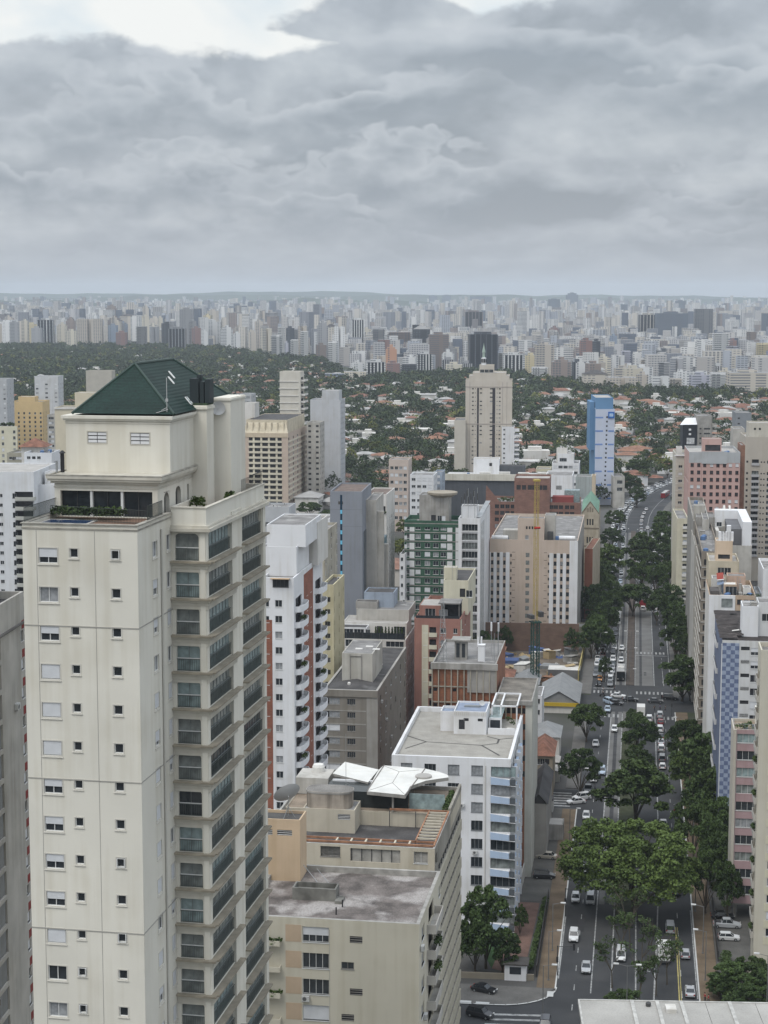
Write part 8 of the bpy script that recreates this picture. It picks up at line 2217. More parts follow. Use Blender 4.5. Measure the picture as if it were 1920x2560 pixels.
# ------------------------------------------------------------------ vehicles
GLS = mat('car_glass', (.02, .024, .028), rough=.08, spec=.6); TYRE = mat('tyre_rubber', (.02, .02, .02)); LMP = mat('head_lamp', (.75, .75, .72), rough=.2); TLP = mat('tail_lamp', (.35, .02, .015), rough=.3); PAINT = paint_mat()
CT = {}
def car_parts(k):
 if k in CT: return CT[k]
 L, Wd, belt, Ht, hood, c0, c1, c2, c3 = {'hatch': (3.95, 1.7, .92, 1.48, .86, -.95, -.25, 1.55, 1.88), 'sedan': (4.5, 1.75, .92, 1.45, .86, -1.0, -.3, 1.0, 1.6), 'suv': (4.55, 1.85, 1.08, 1.74, 1.02, -1.1, -.55, 1.85, 2.2),
  'van': (4.6, 1.8, 1.05, 1.85, .98, -1.7, -1.0, 2.15, 2.28), 'pickup': (5.2, 1.85, 1.08, 1.78, 1.02, -1.2, -.6, .75, 1.0)}[k]
 a, b, h = -L / 2, L / 2, Wd / 2
 sec = [(a, h * .82, .38, .62), (a + .22, h * .95, .26, .78), (c0 - .05, h, .24, hood + .02), (0, h, .24, belt), (c3 + .02, h, .26, belt), (b - .2, h * .95, .3, belt - (.0 if k != 'sedan' else .02)), (b, h * .84, .42, belt - .2)]
 m = MB()
 for (y0, w0, l0, t0), (y1, w1, l1, t1) in zip(sec[:-1], sec[1:]):
  i0, i1 = w0 * .93, w1 * .93
  m.quad((-i0, y0, t0), (i0, y0, t0), (i1, y1, t1), (-i1, y1, t1))
  for sg in (-1, 1):
   q = [(sg * i0, y0, t0), (sg * w0, y0, t0 - .14), (sg * w1, y1, t1 - .14), (sg * i1, y1, t1)]; m.quad(*(q if sg > 0 else q[::-1]))
   q = [(sg * w0, y0, t0 - .14), (sg * w0 * .96, y0, l0), (sg * w1 * .96, y1, l1), (sg * w1, y1, t1 - .14)]; m.quad(*(q if sg > 0 else q[::-1]))
 for y0, w0, l0, t0 in (sec[0], sec[-1]): m.quad((-w0, y0, l0), (w0, y0, l0), (w0, y0, t0), (-w0, y0, t0))
 if k == 'pickup': m.quad((-h * .8, 1.1, belt + .01), (h * .8, 1.1, belt + .01), (h * .8, b - .2, belt + .01), (-h * .8, b - .2, belt + .01), 1)
 body = m.mesh('body', [PAINT, DARKV])
 g = MB(); wb, wt = h * .9, h * .72; zr = Ht - .06
 B0 = [(-wb, c0, belt - .06), (wb, c0, belt - .06), (wb, c3, belt - .02), (-wb, c3, belt - .02)]; T0 = [(-wt, c1, zr), (wt, c1, zr), (wt, c2, zr), (-wt, c2, zr)]
 for i in range(4): j = (i + 1) % 4; g.quad(B0[i], B0[j], T0[j], T0[i])
 glass = g.mesh('windows', GLS)
 r_ = MB(); r_.prism([(-wt * .9, c1 - .04), (wt * .9, c1 - .04), (wt * 1.03, c1 + .15), (wt * 1.03, c2 - .1), (wt * .85, c2 + .05), (-wt * .85, c2 + .05), (-wt * 1.03, c2 - .1), (-wt * 1.03, c1 + .15)], zr - .01, Ht)
 for sg in (-1, 1):
  for p, q in ((B0[1 if sg > 0 else 0], T0[1 if sg > 0 else 0]), (B0[2 if sg > 0 else 3], T0[2 if sg > 0 else 3])): r_.tube((p[0] * 1.01, p[1], p[2]), (q[0] * 1.01, q[1], q[2]), .045, 4)
  ym = (c1 + c2) / 2; r_.tube((sg * wb * 1.01, ym + .1, belt), (sg * wt * 1.02, ym, zr), .04, 4)
 roof = r_.mesh('roof', PAINT)
 w = MB(); w.tube((-.1, 0, .31), (.1, 0, .31), .31, 12); w.tube((-.105, 0, .31), (.105, 0, .31), .18, 8, 1); wheel = w.mesh('wheel', [TYRE, METAL])
 l = MB(); l.box(-.2, -.05, 0, .2, .06, .14); lamp = l.mesh('headlight', LMP); tl = MB(); tl.box(-.12, -.05, 0, .12, .04, .22); tail = tl.mesh('tail_light', TLP)
 bk = MB(); bk.box(-h * .55, a - .02, .34, h * .55, a + .02, .55); grille = bk.mesh('grille', DARK_FR)
 al = MB()                                        # whole-car mesh for the small distant ones
 base = 0
 for me, off, mi in ((body, 0, 0), (glass, 0, 1), (roof, 0, 0)):
  n = len(al.v); al.v += [tuple(v.co) for v in me.vertices]
  for p in me.polygons: al.f.append(tuple(n + i for i in p.vertices)); al.m.append(mi)
 for sx in (-1, 1):
  for y in (a + .8, b - .8): al.tube((sx * (h - .2), y, .31), (sx * (h - .01), y, .31), .31, 8, 2)
  al.box(sx * h * .62 - .18, a - .02, .62, sx * h * .62 + .18, a + .1, .75, 3); al.box(sx * h * .7 - .1, b - .08, .7, sx * h * .7 + .1, b + .02, .9, 4)
 whole = al.mesh('car', [PAINT, GLS, TYRE, LMP, TLP])
 CT[k] = (body, glass, roof, wheel, lamp, tail, grille, L, Wd, Ht, hood, belt, whole)
 return CT[k]
CC = {'white': (.68, .68, .67), 'silver': (.42, .43, .44), 'grey': (.16, .165, .17), 'black': (.018, .018, .02), 'red': (.22, .02, .025), 'dark green': (.03, .05, .045), 'blue': (.06, .10, .2), 'orange': (.55, .22, .03), 'pale blue': (.38, .46, .55), 'dark grey': (.06, .06, .065), 'beige': (.45, .40, .33)}
def car(x, y, rz, k, col, label, group=None, parts=True):
 body, glass, roof, wheel, lamp, tail, grille, L, Wd, Ht, hood, belt, whole = car_parts(k)
 nm = {'pickup': 'pickup_truck', 'van': 'van', 'suv': 'car', 'hatch': 'car', 'sedan': 'car'}[k]; c = CC[col]
 if not parts:
  o = link(nm, whole, None, (x, y, .02), rz, c); tag(o, label, nm.replace('_', ' '), group); return o
 t = link(nm, None, None, (x, y, .02), rz); tag(t, label, nm.replace('_', ' '), group)
 bo = link('body', body, t, col=c); link('windows', glass, t); link('roof', roof, t, col=c); link('grille', grille, bo)
 for sx in (-1, 1):
  for yy in (-L / 2 + .8, L / 2 - .8): link('wheel', wheel, t, (sx * (Wd / 2 - .1), yy, 0))
  link('headlight', lamp, t, (sx * Wd * .33, -L / 2 + .05, hood - .24)); link('tail_light', tail, t, (sx * Wd * .37, L / 2 - .02, belt - .28))
 return t
TOW, AWAY = -TH, -TH + math.pi                 # nose towards the camera / away from it
def car_px(px, py, k, col, label, rz=TOW, group=None, parts=True): x, y, _ = gnd(px, py - 4); return car(x, y, rz, k, col, label, group, parts)
for a in (
 (1434.5, 2352, 'suv', 'white', 'white off-roader with bright headlamps in the kerb lane at lower left of the avenue'), (1465.5, 2430, 'sedan', 'silver', 'silver green sedan in the second lane at the bottom of the avenue'),
 (1439, 2256, 'hatch', 'white', 'white hatchback left of the two cars side by side'), (1476, 2260, 'van', 'silver', 'silver people carrier right of the two cars side by side'),
 (1456, 2190, 'suv', 'white', 'white car half under the left edge of the huge crown'), (1465.5, 2050, 'hatch', 'white', 'white car just above the left edge of the huge crown'),
 (1470, 1983, 'pickup', 'black', 'black pickup behind the pair of turning white cars'), (1484, 1956, 'sedan', 'white', 'white sedan waiting at the side street zebra'),
 (1505, 1938, 'suv', 'pale blue', 'pale silver blue crossover beside the median tree'), (1489, 1868, 'sedan', 'silver', 'silver sedan alone in the kerb lane'),
 (1536, 1832, 'hatch', 'white', 'single white hatchback in the concrete bus lane'), (1519, 1782, 'sedan', 'pale blue', 'pale blue car just past the lower left zebra'),
 (1623, 1806, 'suv', 'white', 'white car behind the white truck', AWAY), (1649.6, 1797, 'suv', 'silver', 'silver car first at the right hand stop line', AWAY), (1651, 1814, 'hatch', 'red', 'dark red car second in the right hand queue', AWAY),
 (1650, 1832, 'suv', 'white', 'white car third in the right hand queue', AWAY), (1652, 1850, 'sedan', 'black', 'black car fourth in the right hand queue', AWAY), (1652.5, 1864, 'sedan', 'silver', 'silver car fifth in the right hand queue', AWAY),
 (1653, 1881, 'suv', 'white', 'white car sixth in the right hand queue', AWAY), (1655, 1906, 'van', 'grey', 'grey van seventh in the right hand queue', AWAY), (1656, 1925, 'hatch', 'white', 'white hatchback last of the right hand queue', AWAY),
 (1681, 1876, 'sedan', 'silver', 'silver car alone in the outer right lane under a tree', AWAY), (1679, 1862, 'sedan', 'black', 'black car ahead of the silver one in the outer right lane', AWAY), (1692, 2030, 'sedan', 'black', 'black car with red tail lamps right of the median trees', AWAY),
 (1675, 2332, 'van', 'silver', 'silver van in the right lanes below the huge crown', AWAY), (1713, 2396, 'hatch', 'silver', 'silver hatchback in the outer lane beside the box truck', AWAY), (1725, 2490, 'sedan', 'silver', 'silver car near the two people in red', AWAY),
 (1552, 2400, 'van', 'white', 'white van half hidden by bare branches in the bus lane'), (1663, 1963, 'hatch', 'white', 'white car glimpsed under the second median tree', AWAY),
 (1658, 2068, 'sedan', 'white', 'white car showing at the top right of the huge crown', AWAY), (1690, 2238, 'sedan', 'dark green', 'dark green car in the shade of the huge crown', AWAY),
 (1363, 2575, 'suv', 'dark grey', 'dark grey car cut by the bottom edge at the corner'),
): car_px(*a)
for px, py, k, col, lb, dz in ((1440, 2013, 'sedan', 'white', 'white car turning into the side street, nearer of the pair', -1.15), (1454, 2003, 'suv', 'white', 'white car turning into the side street, farther of the pair', -1.0), (1545, 1748, 'sedan', 'white', 'white sedan crossing the avenue sideways', 1.45), (1524, 1763, 'suv', 'pale blue', 'silver blue car turning beside the white sedan', .6),
 (1576, 1757, 'sedan', 'black', 'black car crossing in front of the median', 1.55), (1638, 1761, 'sedan', 'dark grey', 'dark car crossing behind the white truck', 1.6), (1676, 1753, 'suv', 'black', 'black crossover entering from the right side street', 1.5),
 (1541, 1766, 'hatch', 'black', 'black hatchback behind the turning silver blue car', 1.3),
 (1380, 2100, 'sedan', 'black', 'black sedan parked by the small garage on the left', 1.5), (1367, 2150, 'sedan', 'beige', 'white beige sedan parked by the left pavement', -1.7), (1360.5, 2199, 'suv', 'black', 'black estate parked by the left pavement', 1.6),
 (1817, 2322, 'pickup', 'silver', 'silver pickup parked at the foot of the mauve block', 1.6), (1822, 2354, 'hatch', 'white', 'white hatchback parked behind the silver pickup', 1.6), (1806, 2300, 'sedan', 'black', 'black car parked under the mauve block', 1.6),
 (1210, 2484, 'sedan', 'black', 'black car in the side street near the zebra', 1.2), (1200, 2546, 'suv', 'black', 'black car in the side street at the bottom edge', 1.2)):
 car_px(px, py, k, col, lb, TOW + dz)
r = random.Random(21); q1 = [('sedan', 'black'), ('hatch', 'orange'), ('sedan', 'dark green'), ('hatch', 'silver'), ('suv', 'white'), ('sedan', 'pale blue'), ('sedan', 'grey'), ('hatch', 'red'), ('suv', 'silver'), ('sedan', 'dark grey'), ('sedan', 'grey'), ('hatch', 'black'), ('sedan', 'silver'), ('suv', 'black'), ('hatch', 'grey'), ('sedan', 'black')]
q2 = [('suv', 'grey'), ('sedan', 'white'), ('suv', 'white'), ('sedan', 'silver'), ('hatch', 'silver'), ('sedan', 'dark green'), ('suv', 'white'), ('sedan', 'grey'), ('hatch', 'black'), ('van', 'white'), ('sedan', 'dark grey'), ('suv', 'black'), ('sedan', 'silver'), ('hatch', 'black'), ('sedan', 'grey')]
ORD = 'first second third fourth fifth sixth seventh eighth ninth tenth eleventh twelfth thirteenth fourteenth fifteenth sixteenth'.split()
for q, s, ln in ((q1, -10.1, 'kerb lane'), (q2, -6.7, 'second lane')):
 t = 546.5
 for i, (k, col) in enumerate(q):
  x, y, _ = st(s + r.uniform(-.25, .25) + (.004 * (t - 546) if s < -8 else .006 * (t - 546)), t); car(x, y, TOW, k, col, f'{col} {"van" if k == "van" else "car"} {ORD[i]} from the stop line in the left hand {ln} queue', 'cars queueing at the left hand stop line', t < 625); t += r.uniform(5.6, 7.2)
for t, col, lb in ((583, 'white', 'white car behind the grey bus'), (603, 'white', 'white car on the far zebra behind the grey bus')): x, y, _ = st(-3.7, t); car(x, y, TOW, 'hatch', col, lb)
LG = 'cars in the long far queue up the avenue'; pal = ['white', 'white', 'white', 'silver', 'silver', 'grey', 'black', 'white', 'dark grey', 'pale blue']
for s, hd, t0, t1, gap, lb in ((-8.8, TOW, 690, 1240, 6.6, 'left'), (-5.6, TOW, 690, 1240, 7.0, 'middle'), (-11.0, TOW, 900, 1180, 8, 'outer left')):
 t = t0
 while t < t1:
  col = r.choice(pal); x, y, _ = st(s + r.uniform(-.3, .3), t)
  car(x, y, heading(t) + (hd - TOW), r.choice(('sedan', 'hatch', 'suv', 'van')), col, f'small {col} car in the {lb} lane of the far queue', LG, False); t += gap * r.uniform(.9, 1.5)
for s, t, col in ((8.0, 676, 'white'), (8.1, 683, 'white'), (8.0, 690, 'red'), (8.0, 698, 'silver'), (8.1, 706, 'white'), (8.0, 715, 'grey'), (8.1, 724, 'white'), (8.0, 734, 'silver'), (3.6, 681, 'white'), (9.8, 1085, 'white'), (10, 1108, 'grey'), (6.4, 920, 'white')):
 x, y, _ = st(s, t); car(x, y, heading(t) + math.pi, r.choice(('sedan', 'hatch', 'suv')), col, f'small {col} car driving away beyond the mushroom shaped tree', 'cars driving away up the avenue', False)

for s, t0, t1, hd, gap, lb in ((3.2, 800, 1010, math.pi, 13, 'driving away in the inner right lane beyond the upper median'), (9.2, 770, 905, math.pi, 11, 'driving away in the outer right lane beyond the upper median'), (-11.4, 560, 690, 0, 8, 'parked along the left kerb beside the building site')):
 t = t0
 while t < t1:
  col = r.choice(pal); x, y, _ = st(s, t); car(x, y, heading(t) + hd, r.choice(('sedan', 'hatch', 'suv')), col, f'small {col} car {lb}', 'cars ' + lb, False); t += gap * r.uniform(.7, 1.5)

def bus(s, t, rz, col, label, L=12.2):
 x, y, _ = st(s, t); o = link('bus', None, None, (x, y, .02), rz); tag(o, label, 'bus')
 m = MB(); m.box(-1.27, -L / 2, .35, 1.27, L / 2, 3.05, 0); m.box(-1.2, -L / 2 + .2, 3.05, 1.2, L / 2 - .2, 3.2, 1); link('body', m.mesh('body', [mat('bus_' + col.replace(' ', '_'), CC[col], rough=.4, var=.05), mat('bus_roof', (.36, .355, .345), var=.12)]), o)
 m = MB(); m.box(-1.2, -L / 2 - .03, 1.3, 1.2, -L / 2, 2.75); link('windscreen', m.mesh('windscreen', GLS), o)
 for sx in (-1, 1):
  m = MB(); m.box(-.02, -L / 2 + .6, 0, .02, L / 2 - .5, 1.0); link('side_window', m.mesh('side_window', GLS), o, (sx * 1.28, 0, 1.6)); link('headlight', car_parts('suv')[4], o, (sx * .85, -L / 2 - .02, .75))
  for yy in (-L / 2 + 2.4, L / 2 - 3): m = MB(); m.tube((-.15, 0, .48), (.15, 0, .48), .48, 12); link('wheel', m.mesh('wheel', TYRE), o, (sx * 1.13, yy, 0))
 m = MB(); m.box(-.9, -1.2, 3.2, .9, .8, 3.45); m.box(-.5, 2.5, 3.2, .5, 3.5, 3.32); link('roof_unit', m.mesh('roof_unit', OFFW), o)
bus(-3.6, 559, TOW, 'black', 'grey roofed bus with black front waiting in the bus lane'); bus(3.4, 692, TOW + math.pi, 'red', 'red bus driving away beside the mushroom shaped tree'); bus(6.0, 1068, heading(1068) + math.pi, 'red', 'long red bus in the bend at the top of the avenue', 18); bus(-5.8, 655, TOW, 'white', 'white bus under the trees in the left queue')
def truck(px, py, rz, label, L=6.4, striped=False):
 x, y, _ = gnd(px, py); o = link('box_truck', None, None, (x, y, .02), rz); tag(o, label, 'truck')
 m = MB(); m.box(-1.15, -L / 2 + 1.9, .8, 1.15, L / 2, 3.3)
 link('cargo_box', m.mesh('cargo_box', mat('truck_white', (.68, .67, .64), var=.06)), o)
 m = MB(); m.box(-1.05, -L / 2, .45, 1.05, -L / 2 + 1.75, 2.2, 0); m.box(-.95, -L / 2 - .02, 1.3, .95, -L / 2 + 1.0, 2.05, 1); link('cab', m.mesh('cab', [WHITE_FR, GLS]), o)
 m = MB(); m.box(-1.0, -L / 2, .4, 1.0, L / 2, .8); link('chassis', m.mesh('chassis', DARK_FR), o)
 for sx in (-1, 1):
  for yy in (-L / 2 + .9, L / 2 - 1.3): m = MB(); m.tube((-.14, 0, .42), (.14, 0, .42), .42, 12); link('wheel', m.mesh('wheel', TYRE), o, (sx * .98, yy, 0))
truck(1602, 1790, AWAY, 'white box truck waiting beside the median at the crossing'); truck(1660, 2398, AWAY, 'white box truck in the right lanes seen through bare branches', 6.0)

def motorbike(px, py, rz, label, shirt):
 x, y, _ = gnd(px, py); o = link('motorcycle', None, None, (x, y, .02), rz); tag(o, label, 'motorcycle')
 m = MB(); m.box(-.12, -.6, .5, .12, .75, .85); m.tube((-.35, -.55, 1.05), (.35, -.55, 1.05), .03, 5); m.tube((0, -.7, .35), (0, -.5, 1.05), .05, 5); link('body', m.mesh('body', BLACKM), o)
 for yy in (-.68, .62): m = MB(); m.tube((-.06, 0, .31), (.06, 0, .31), .31, 12); link('wheel', m.mesh('wheel', TYRE), o, (0, yy, 0))
 person(x, y, rz + math.pi, shirt, 'rider in ' + shirt + ' sitting on the ' + label, .35, True)
SK = mat('skin', (.36, .22, .15), var=.05); HAIRM = mat('dark_hair', (.025, .018, .014)); CLO = {'red': (.38, .02, .03), 'white': (.65, .65, .65), 'black': (.03, .03, .035), 'blue': (.05, .1, .25)}
def skin_obj(name, pts, edges, m, parent):
 me = bpy.data.meshes.new(name); me.from_pydata([p[:3] for p in pts], edges, []); me.materials.append(m)
 o = link(name, me, parent); md = o.modifiers.new('skin', 'SKIN');
 for i, p in enumerate(pts): me.skin_vertices[0].data[i].radius = (p[3], p[3] * (p[4] if len(p) > 4 else 1))
 me.skin_vertices[0].data[0].use_root = True
 sb = o.modifiers.new('smooth', 'SUBSURF'); sb.levels = sb.render_levels = 1
 return o
PB = {}
def person(x, y, rz, shirt, label, z=0.0, seated=False, stride=.22):
 t = link('person', None, None, (x, y, z + .02), rz); tag(t, label, 'person')
 key = (shirt, seated, stride)
 if key not in PB:
  K = .45 if seated else 0
  if seated: leg = lambda s, f: [(s * .1, 0, .88, .085), (s * .2, .36, .82, .075), (s * .2, .30, .42, .05), (s * .2, .40, .36, .04)]
  else: leg = lambda s, f: [(s * .1, 0, .88, .085), (s * .1, f * .6 + .03, .5, .062), (s * .1, f - .03 if f < 0 else f, .09, .042), (s * .1, f + .14, .05, .04)]
  arm = lambda s, f: [(s * .19, -.01, 1.40, .055), (s * .25, -.03 - f * .3, 1.13, .043), (s * .24, (.35 if seated else .05 - f * .8), (1.1 if seated else .90), .034), (s * .24, (.43 if seated else .06 - f), (1.08 if seated else .82), .036)]
  P_ = [(0, 0, .93, .12, .8), (0, 0, 1.15, .115, .8), (0, -.01, 1.36, .13, .72), (0, 0, 1.48, .05), (0, .01, 1.56, .075), (0, .015, 1.68, .095), (0, .01, 1.75, .06)]; E = [(i, i + 1) for i in range(6)]
  for s, f in ((-1, stride), (1, -stride)):
   n = len(P_); P_ += leg(s, f); E += [(0, n), (n, n + 1), (n + 1, n + 2), (n + 2, n + 3)]
   n = len(P_); P_ += arm(s, f); E += [(2, n), (n, n + 1), (n + 1, n + 2), (n + 2, n + 3)]
  b = skin_obj('person', P_, E, SK, t)
  g = lambda p: (p[0], p[1], p[2], p[3] * 1.16 + .006, *(p[4:5]))
  sh = [g(P_[0]), g(P_[1]), g(P_[2])]; Es = [(0, 1), (1, 2)]
  for k in (11, 19): n = len(sh); sh += [g(P_[k]), g(P_[k + 1])]; Es += [(2, n), (n, n + 1)]
  c = skin_obj('shirt', sh, Es, mat('shirt_' + shirt, CLO[shirt]), t)
  tr = [g(P_[0])]; Et = []
  for k in (7, 15): n = len(tr); tr += [g(P_[k]), g(P_[k + 1]), g(P_[k + 2])]; Et += [(0, n), (n, n + 1), (n + 1, n + 2)]
  d = skin_obj('trousers', tr, Et, mat('dark_trousers', (.03, .032, .045)), t)
  h = MB(); h.lathe([(.02, 1.80), (.075, 1.785), (.105, 1.72), (.105, 1.64), (.06, 1.62)][::-1], 12, 0, (0, -.02)); he = link('hair', h.mesh('hair', HAIRM), t)
  PB[key] = [b, c, d, he]; b.name = 'body'
 else:
  for q in PB[key]: c = q.copy(); COL.objects.link(c); c.parent = t
for px, py, sh, lb, st_ in ((1762, 2508, 'red', 'person in red walking on the ochre pavement, left of the pair', .22), (1771, 2512, 'red', 'person in red walking on the ochre pavement, right of the pair', .2), (1508, 1732, 'white', 'pedestrian in white on the left zebra', .22), (1536, 1727, 'black', 'pedestrian in black near the bus front on the zebra', .2),
 (1636, 1778, 'black', 'pedestrian in black crossing by the truck', .22), (1650, 1776, 'blue', 'pedestrian in blue crossing ahead of the queue', .2), (1663, 1779, 'black', 'pedestrian in black at the right end of the lower zebra', .18), (1752, 1728, 'white', 'pedestrian in white under the round dark kerb tree', .2)):
 x, y, _ = gnd(px, py); person(x, y, R_.uniform(-2, 2), sh, lb, .14 if py > 2450 else 0, False, st_)
motorbike(1506, 1742, 1.2, 'motorcycle waiting beside the left zebra', 'black'); motorbike(1634, 2337, AWAY, 'motorcycle between the right lanes under the crown', 'black')

def lamp_post(px, py, label, H=9.0, side=1, double=False):
 x, y, _ = gnd(px, py); o = link('street_lamp', None, None, (x, y, 0), -TH); tag(o, label, 'street lamp', None)
 key = ('lamp', H, side, double)
 if key not in WCACHE:
  m = MB(); m.tube((0, 0, 0), (0, 0, H), .10, 8, 0, .06); m.box(-.2, -.2, 0, .2, .2, .3)
  hd = []
  for s in ((side, -side) if double else (side,)): m.tube((0, 0, H - .1), (s * 1.6, 0, H + .25), .05, 6); hd.append(s)
  h = MB()
  for s in hd: h.prism([(s * 1.4, -.16), (s * 2.3, -.2), (s * 2.3, .2), (s * 1.4, .16)][::(1 if s > 0 else -1)], H + .18, H + .36)
  WCACHE[key] = (m.mesh('pole', mat('lamp_pole_grey', (.16, .16, .155))), h.mesh('lamp_head', mat('lamp_head_white', (.62, .62, .60))))
 link('pole', WCACHE[key][0], o); link('lamp_head', WCACHE[key][1], o)
for a in ((1381, 2378, 'lamp post on the left pavement beside the parked estate', 9, 1), (1371, 2452, 'lamp post beside the off-roader on the left pavement', 9, 1), (1357, 2544, 'lamp post at the rounded pavement corner', 9, 1), (1763, 2452, 'lamp post on the right pavement above the pair in red', 9, -1), (1757, 2385, 'lamp post on the right pavement beside the parked pickup', 9, -1), (1738, 2280, 'lamp post on the right pavement under the mauve block', 9, -1),
 (1424, 2112, 'lamp post between garage and avenue', 8, 1), (1446, 2005, 'lamp post at the side street corner', 8, 1), (1733, 2110, 'lamp post at the right edge of the huge crown', 9, -1), (1704, 1880, 'lamp post beside the silver car under a tree', 9, -1), (1569, 1757, 'double headed lamp post on the median at the crossing', 10, 1, True), (1573, 1700, 'double headed lamp post on the median beside the bus', 10, 1, True), (1577, 1655, 'double headed lamp post on the median at the far zebra', 10, 1, True),
 (1566, 2560, 'double headed lamp post in the median at the bottom', 10, 1, True), (1500, 1650, 'lamp post beside the kerb lane queue', 9, 1), (1916, 2548, 'tall lamp post at the right edge in the lower garden', 11, -1)): lamp_post(*a)
def traffic_light(px, py, label, rz):
 x, y, _ = gnd(px, py); o = link('traffic_light', None, None, (x, y, 0), rz); tag(o, label, 'traffic light')
 m = MB(); m.tube((0, 0, 0), (0, 0, 5.6), .09, 8); m.tube((0, 0, 5.4), (3.0, 0, 5.7), .07, 6); link('pole', m.mesh('pole', DARK_FR), o)
 m = MB(); m.box(2.7, -.2, 4.9, 3.1, .1, 6.1); m.box(-.2, -.25, 2.6, .2, -.05, 3.6); link('signal_head', m.mesh('signal_head', BLACKM), o)
for a in ((1413, 2290, 'traffic light on the left kerb by the white hatchback', -TH), (1393, 2440, 'traffic light at the left kerb near the corner', -TH), (1493, 1733, 'traffic light at the left hand stop line', -TH), (1679, 1790, 'traffic light on the right kerb by the lower zebra', -TH + math.pi), (1487, 2005, 'traffic light by the black pickup', -TH)): traffic_light(*a)

# ------------------------------------------------------------------ the skyline
FAC = facade_mat('far_facade'); FOC = []
def yb_px(px):                                    # where the first row of towers meets the trees
 xs = [-200, 0, 250, 400, 560, 640, 700, 800, 860, 950, 1080, 1180, 1300, 1400, 1500, 1600, 1700, 1800, 1920, 2100]
 ys = [872, 872, 868, 873, 878, 890, 900, 905, 940, 955, 945, 935, 948, 962, 976, 985, 988, 988, 992, 1000]
 return float(np.interp(px, xs, ys))
def far_tower(x, y, w, d, h, rz, col, style, label, name='tower_block', group=None):
 m = MB()
 if style == 'slab': m.box(-w / 2, 0, 0, w / 2, d, h, bottom=False); m.box(-w * .25, d * .3, h, w * .2, d * .7, h + 3.5, bottom=False)
 elif style == 'stepped': m.box(-w / 2, 0, 0, w / 2, d, h * .93, bottom=False); m.box(-w * .36, d * .1, h * .93, w * .36, d * .9, h, bottom=False); m.box(-w * .15, d * .3, h, w * .15, d * .7, h + 4, bottom=False)
 elif style == 'pair': m.box(-w / 2, 0, 0, -w * .08, d, h, bottom=False); m.box(w * .08, 0, 0, w / 2, d, h, bottom=False); m.box(-w * .08, d * .3, 0, w * .08, d * .8, h * .98, bottom=False)
 elif style == 'slant':
  m.box(-w / 2, 0, 0, w / 2, d, h * .86, bottom=False); n = len(m.v); m.v += [(-w / 2, 0, h * .86), (w / 2, 0, h * .86), (w / 2, d, h * .86), (-w / 2, d, h * .86), (-w / 2, 0, h), (-w * .05, d * .4, h), (-w * .05, d, h), (-w / 2, d, h)]
  for f in ((4, 5, 6, 7), (0, 1, 5, 4), (1, 2, 6, 5), (3, 0, 4, 7)): m.f.append(tuple(n + i for i in f)); m.m.append(0)
 elif style == 'fins':
  m.box(-w / 2, 0, 0, w / 2, d, h, 1, bottom=False); k = 5
  for i in range(k + 1): xx = -w / 2 + w * i / k; m.box(xx - .9, -1.0, 0, xx + .9, .0, h, 0, bottom=False)
  m.box(-w * .3, d * .3, h, w * .3, d * .7, h + 4, 0, bottom=False)
 elif style == 'attic': m.box(-w / 2, 0, 0, w / 2, d, h, bottom=False); m.hip(-w / 2, 0, w / 2, d, h, 5, .5, 1)
 elif style == 'bal':
  m.box(-w * .42, 0, 0, w * .42, d, h, bottom=False)
  for i in range(int(h / 3.2)): m.box(-w / 2, -1.5, 3 + i * 3.2, w / 2, d * .6, 4.2 + i * 3.2, bottom=False)
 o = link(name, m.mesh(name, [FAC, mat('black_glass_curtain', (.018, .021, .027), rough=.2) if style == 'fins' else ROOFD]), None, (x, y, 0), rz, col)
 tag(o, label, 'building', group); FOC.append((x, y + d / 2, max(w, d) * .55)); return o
HC = {'white': (.66, .66, .65), 'cream': (.62, .57, .47), 'beige': (.50, .45, .39), 'grey': (.36, .36, .37), 'dark': (.055, .062, .075), 'brown': (.29, .235, .21), 'red': (.25, .155, .14), 'orange': (.52, .29, .19), 'yellow': (.60, .52, .34), 'blue': (.27, .32, .40), 'lilac': (.46, .46, .53), 'sand': (.55, .50, .43)}
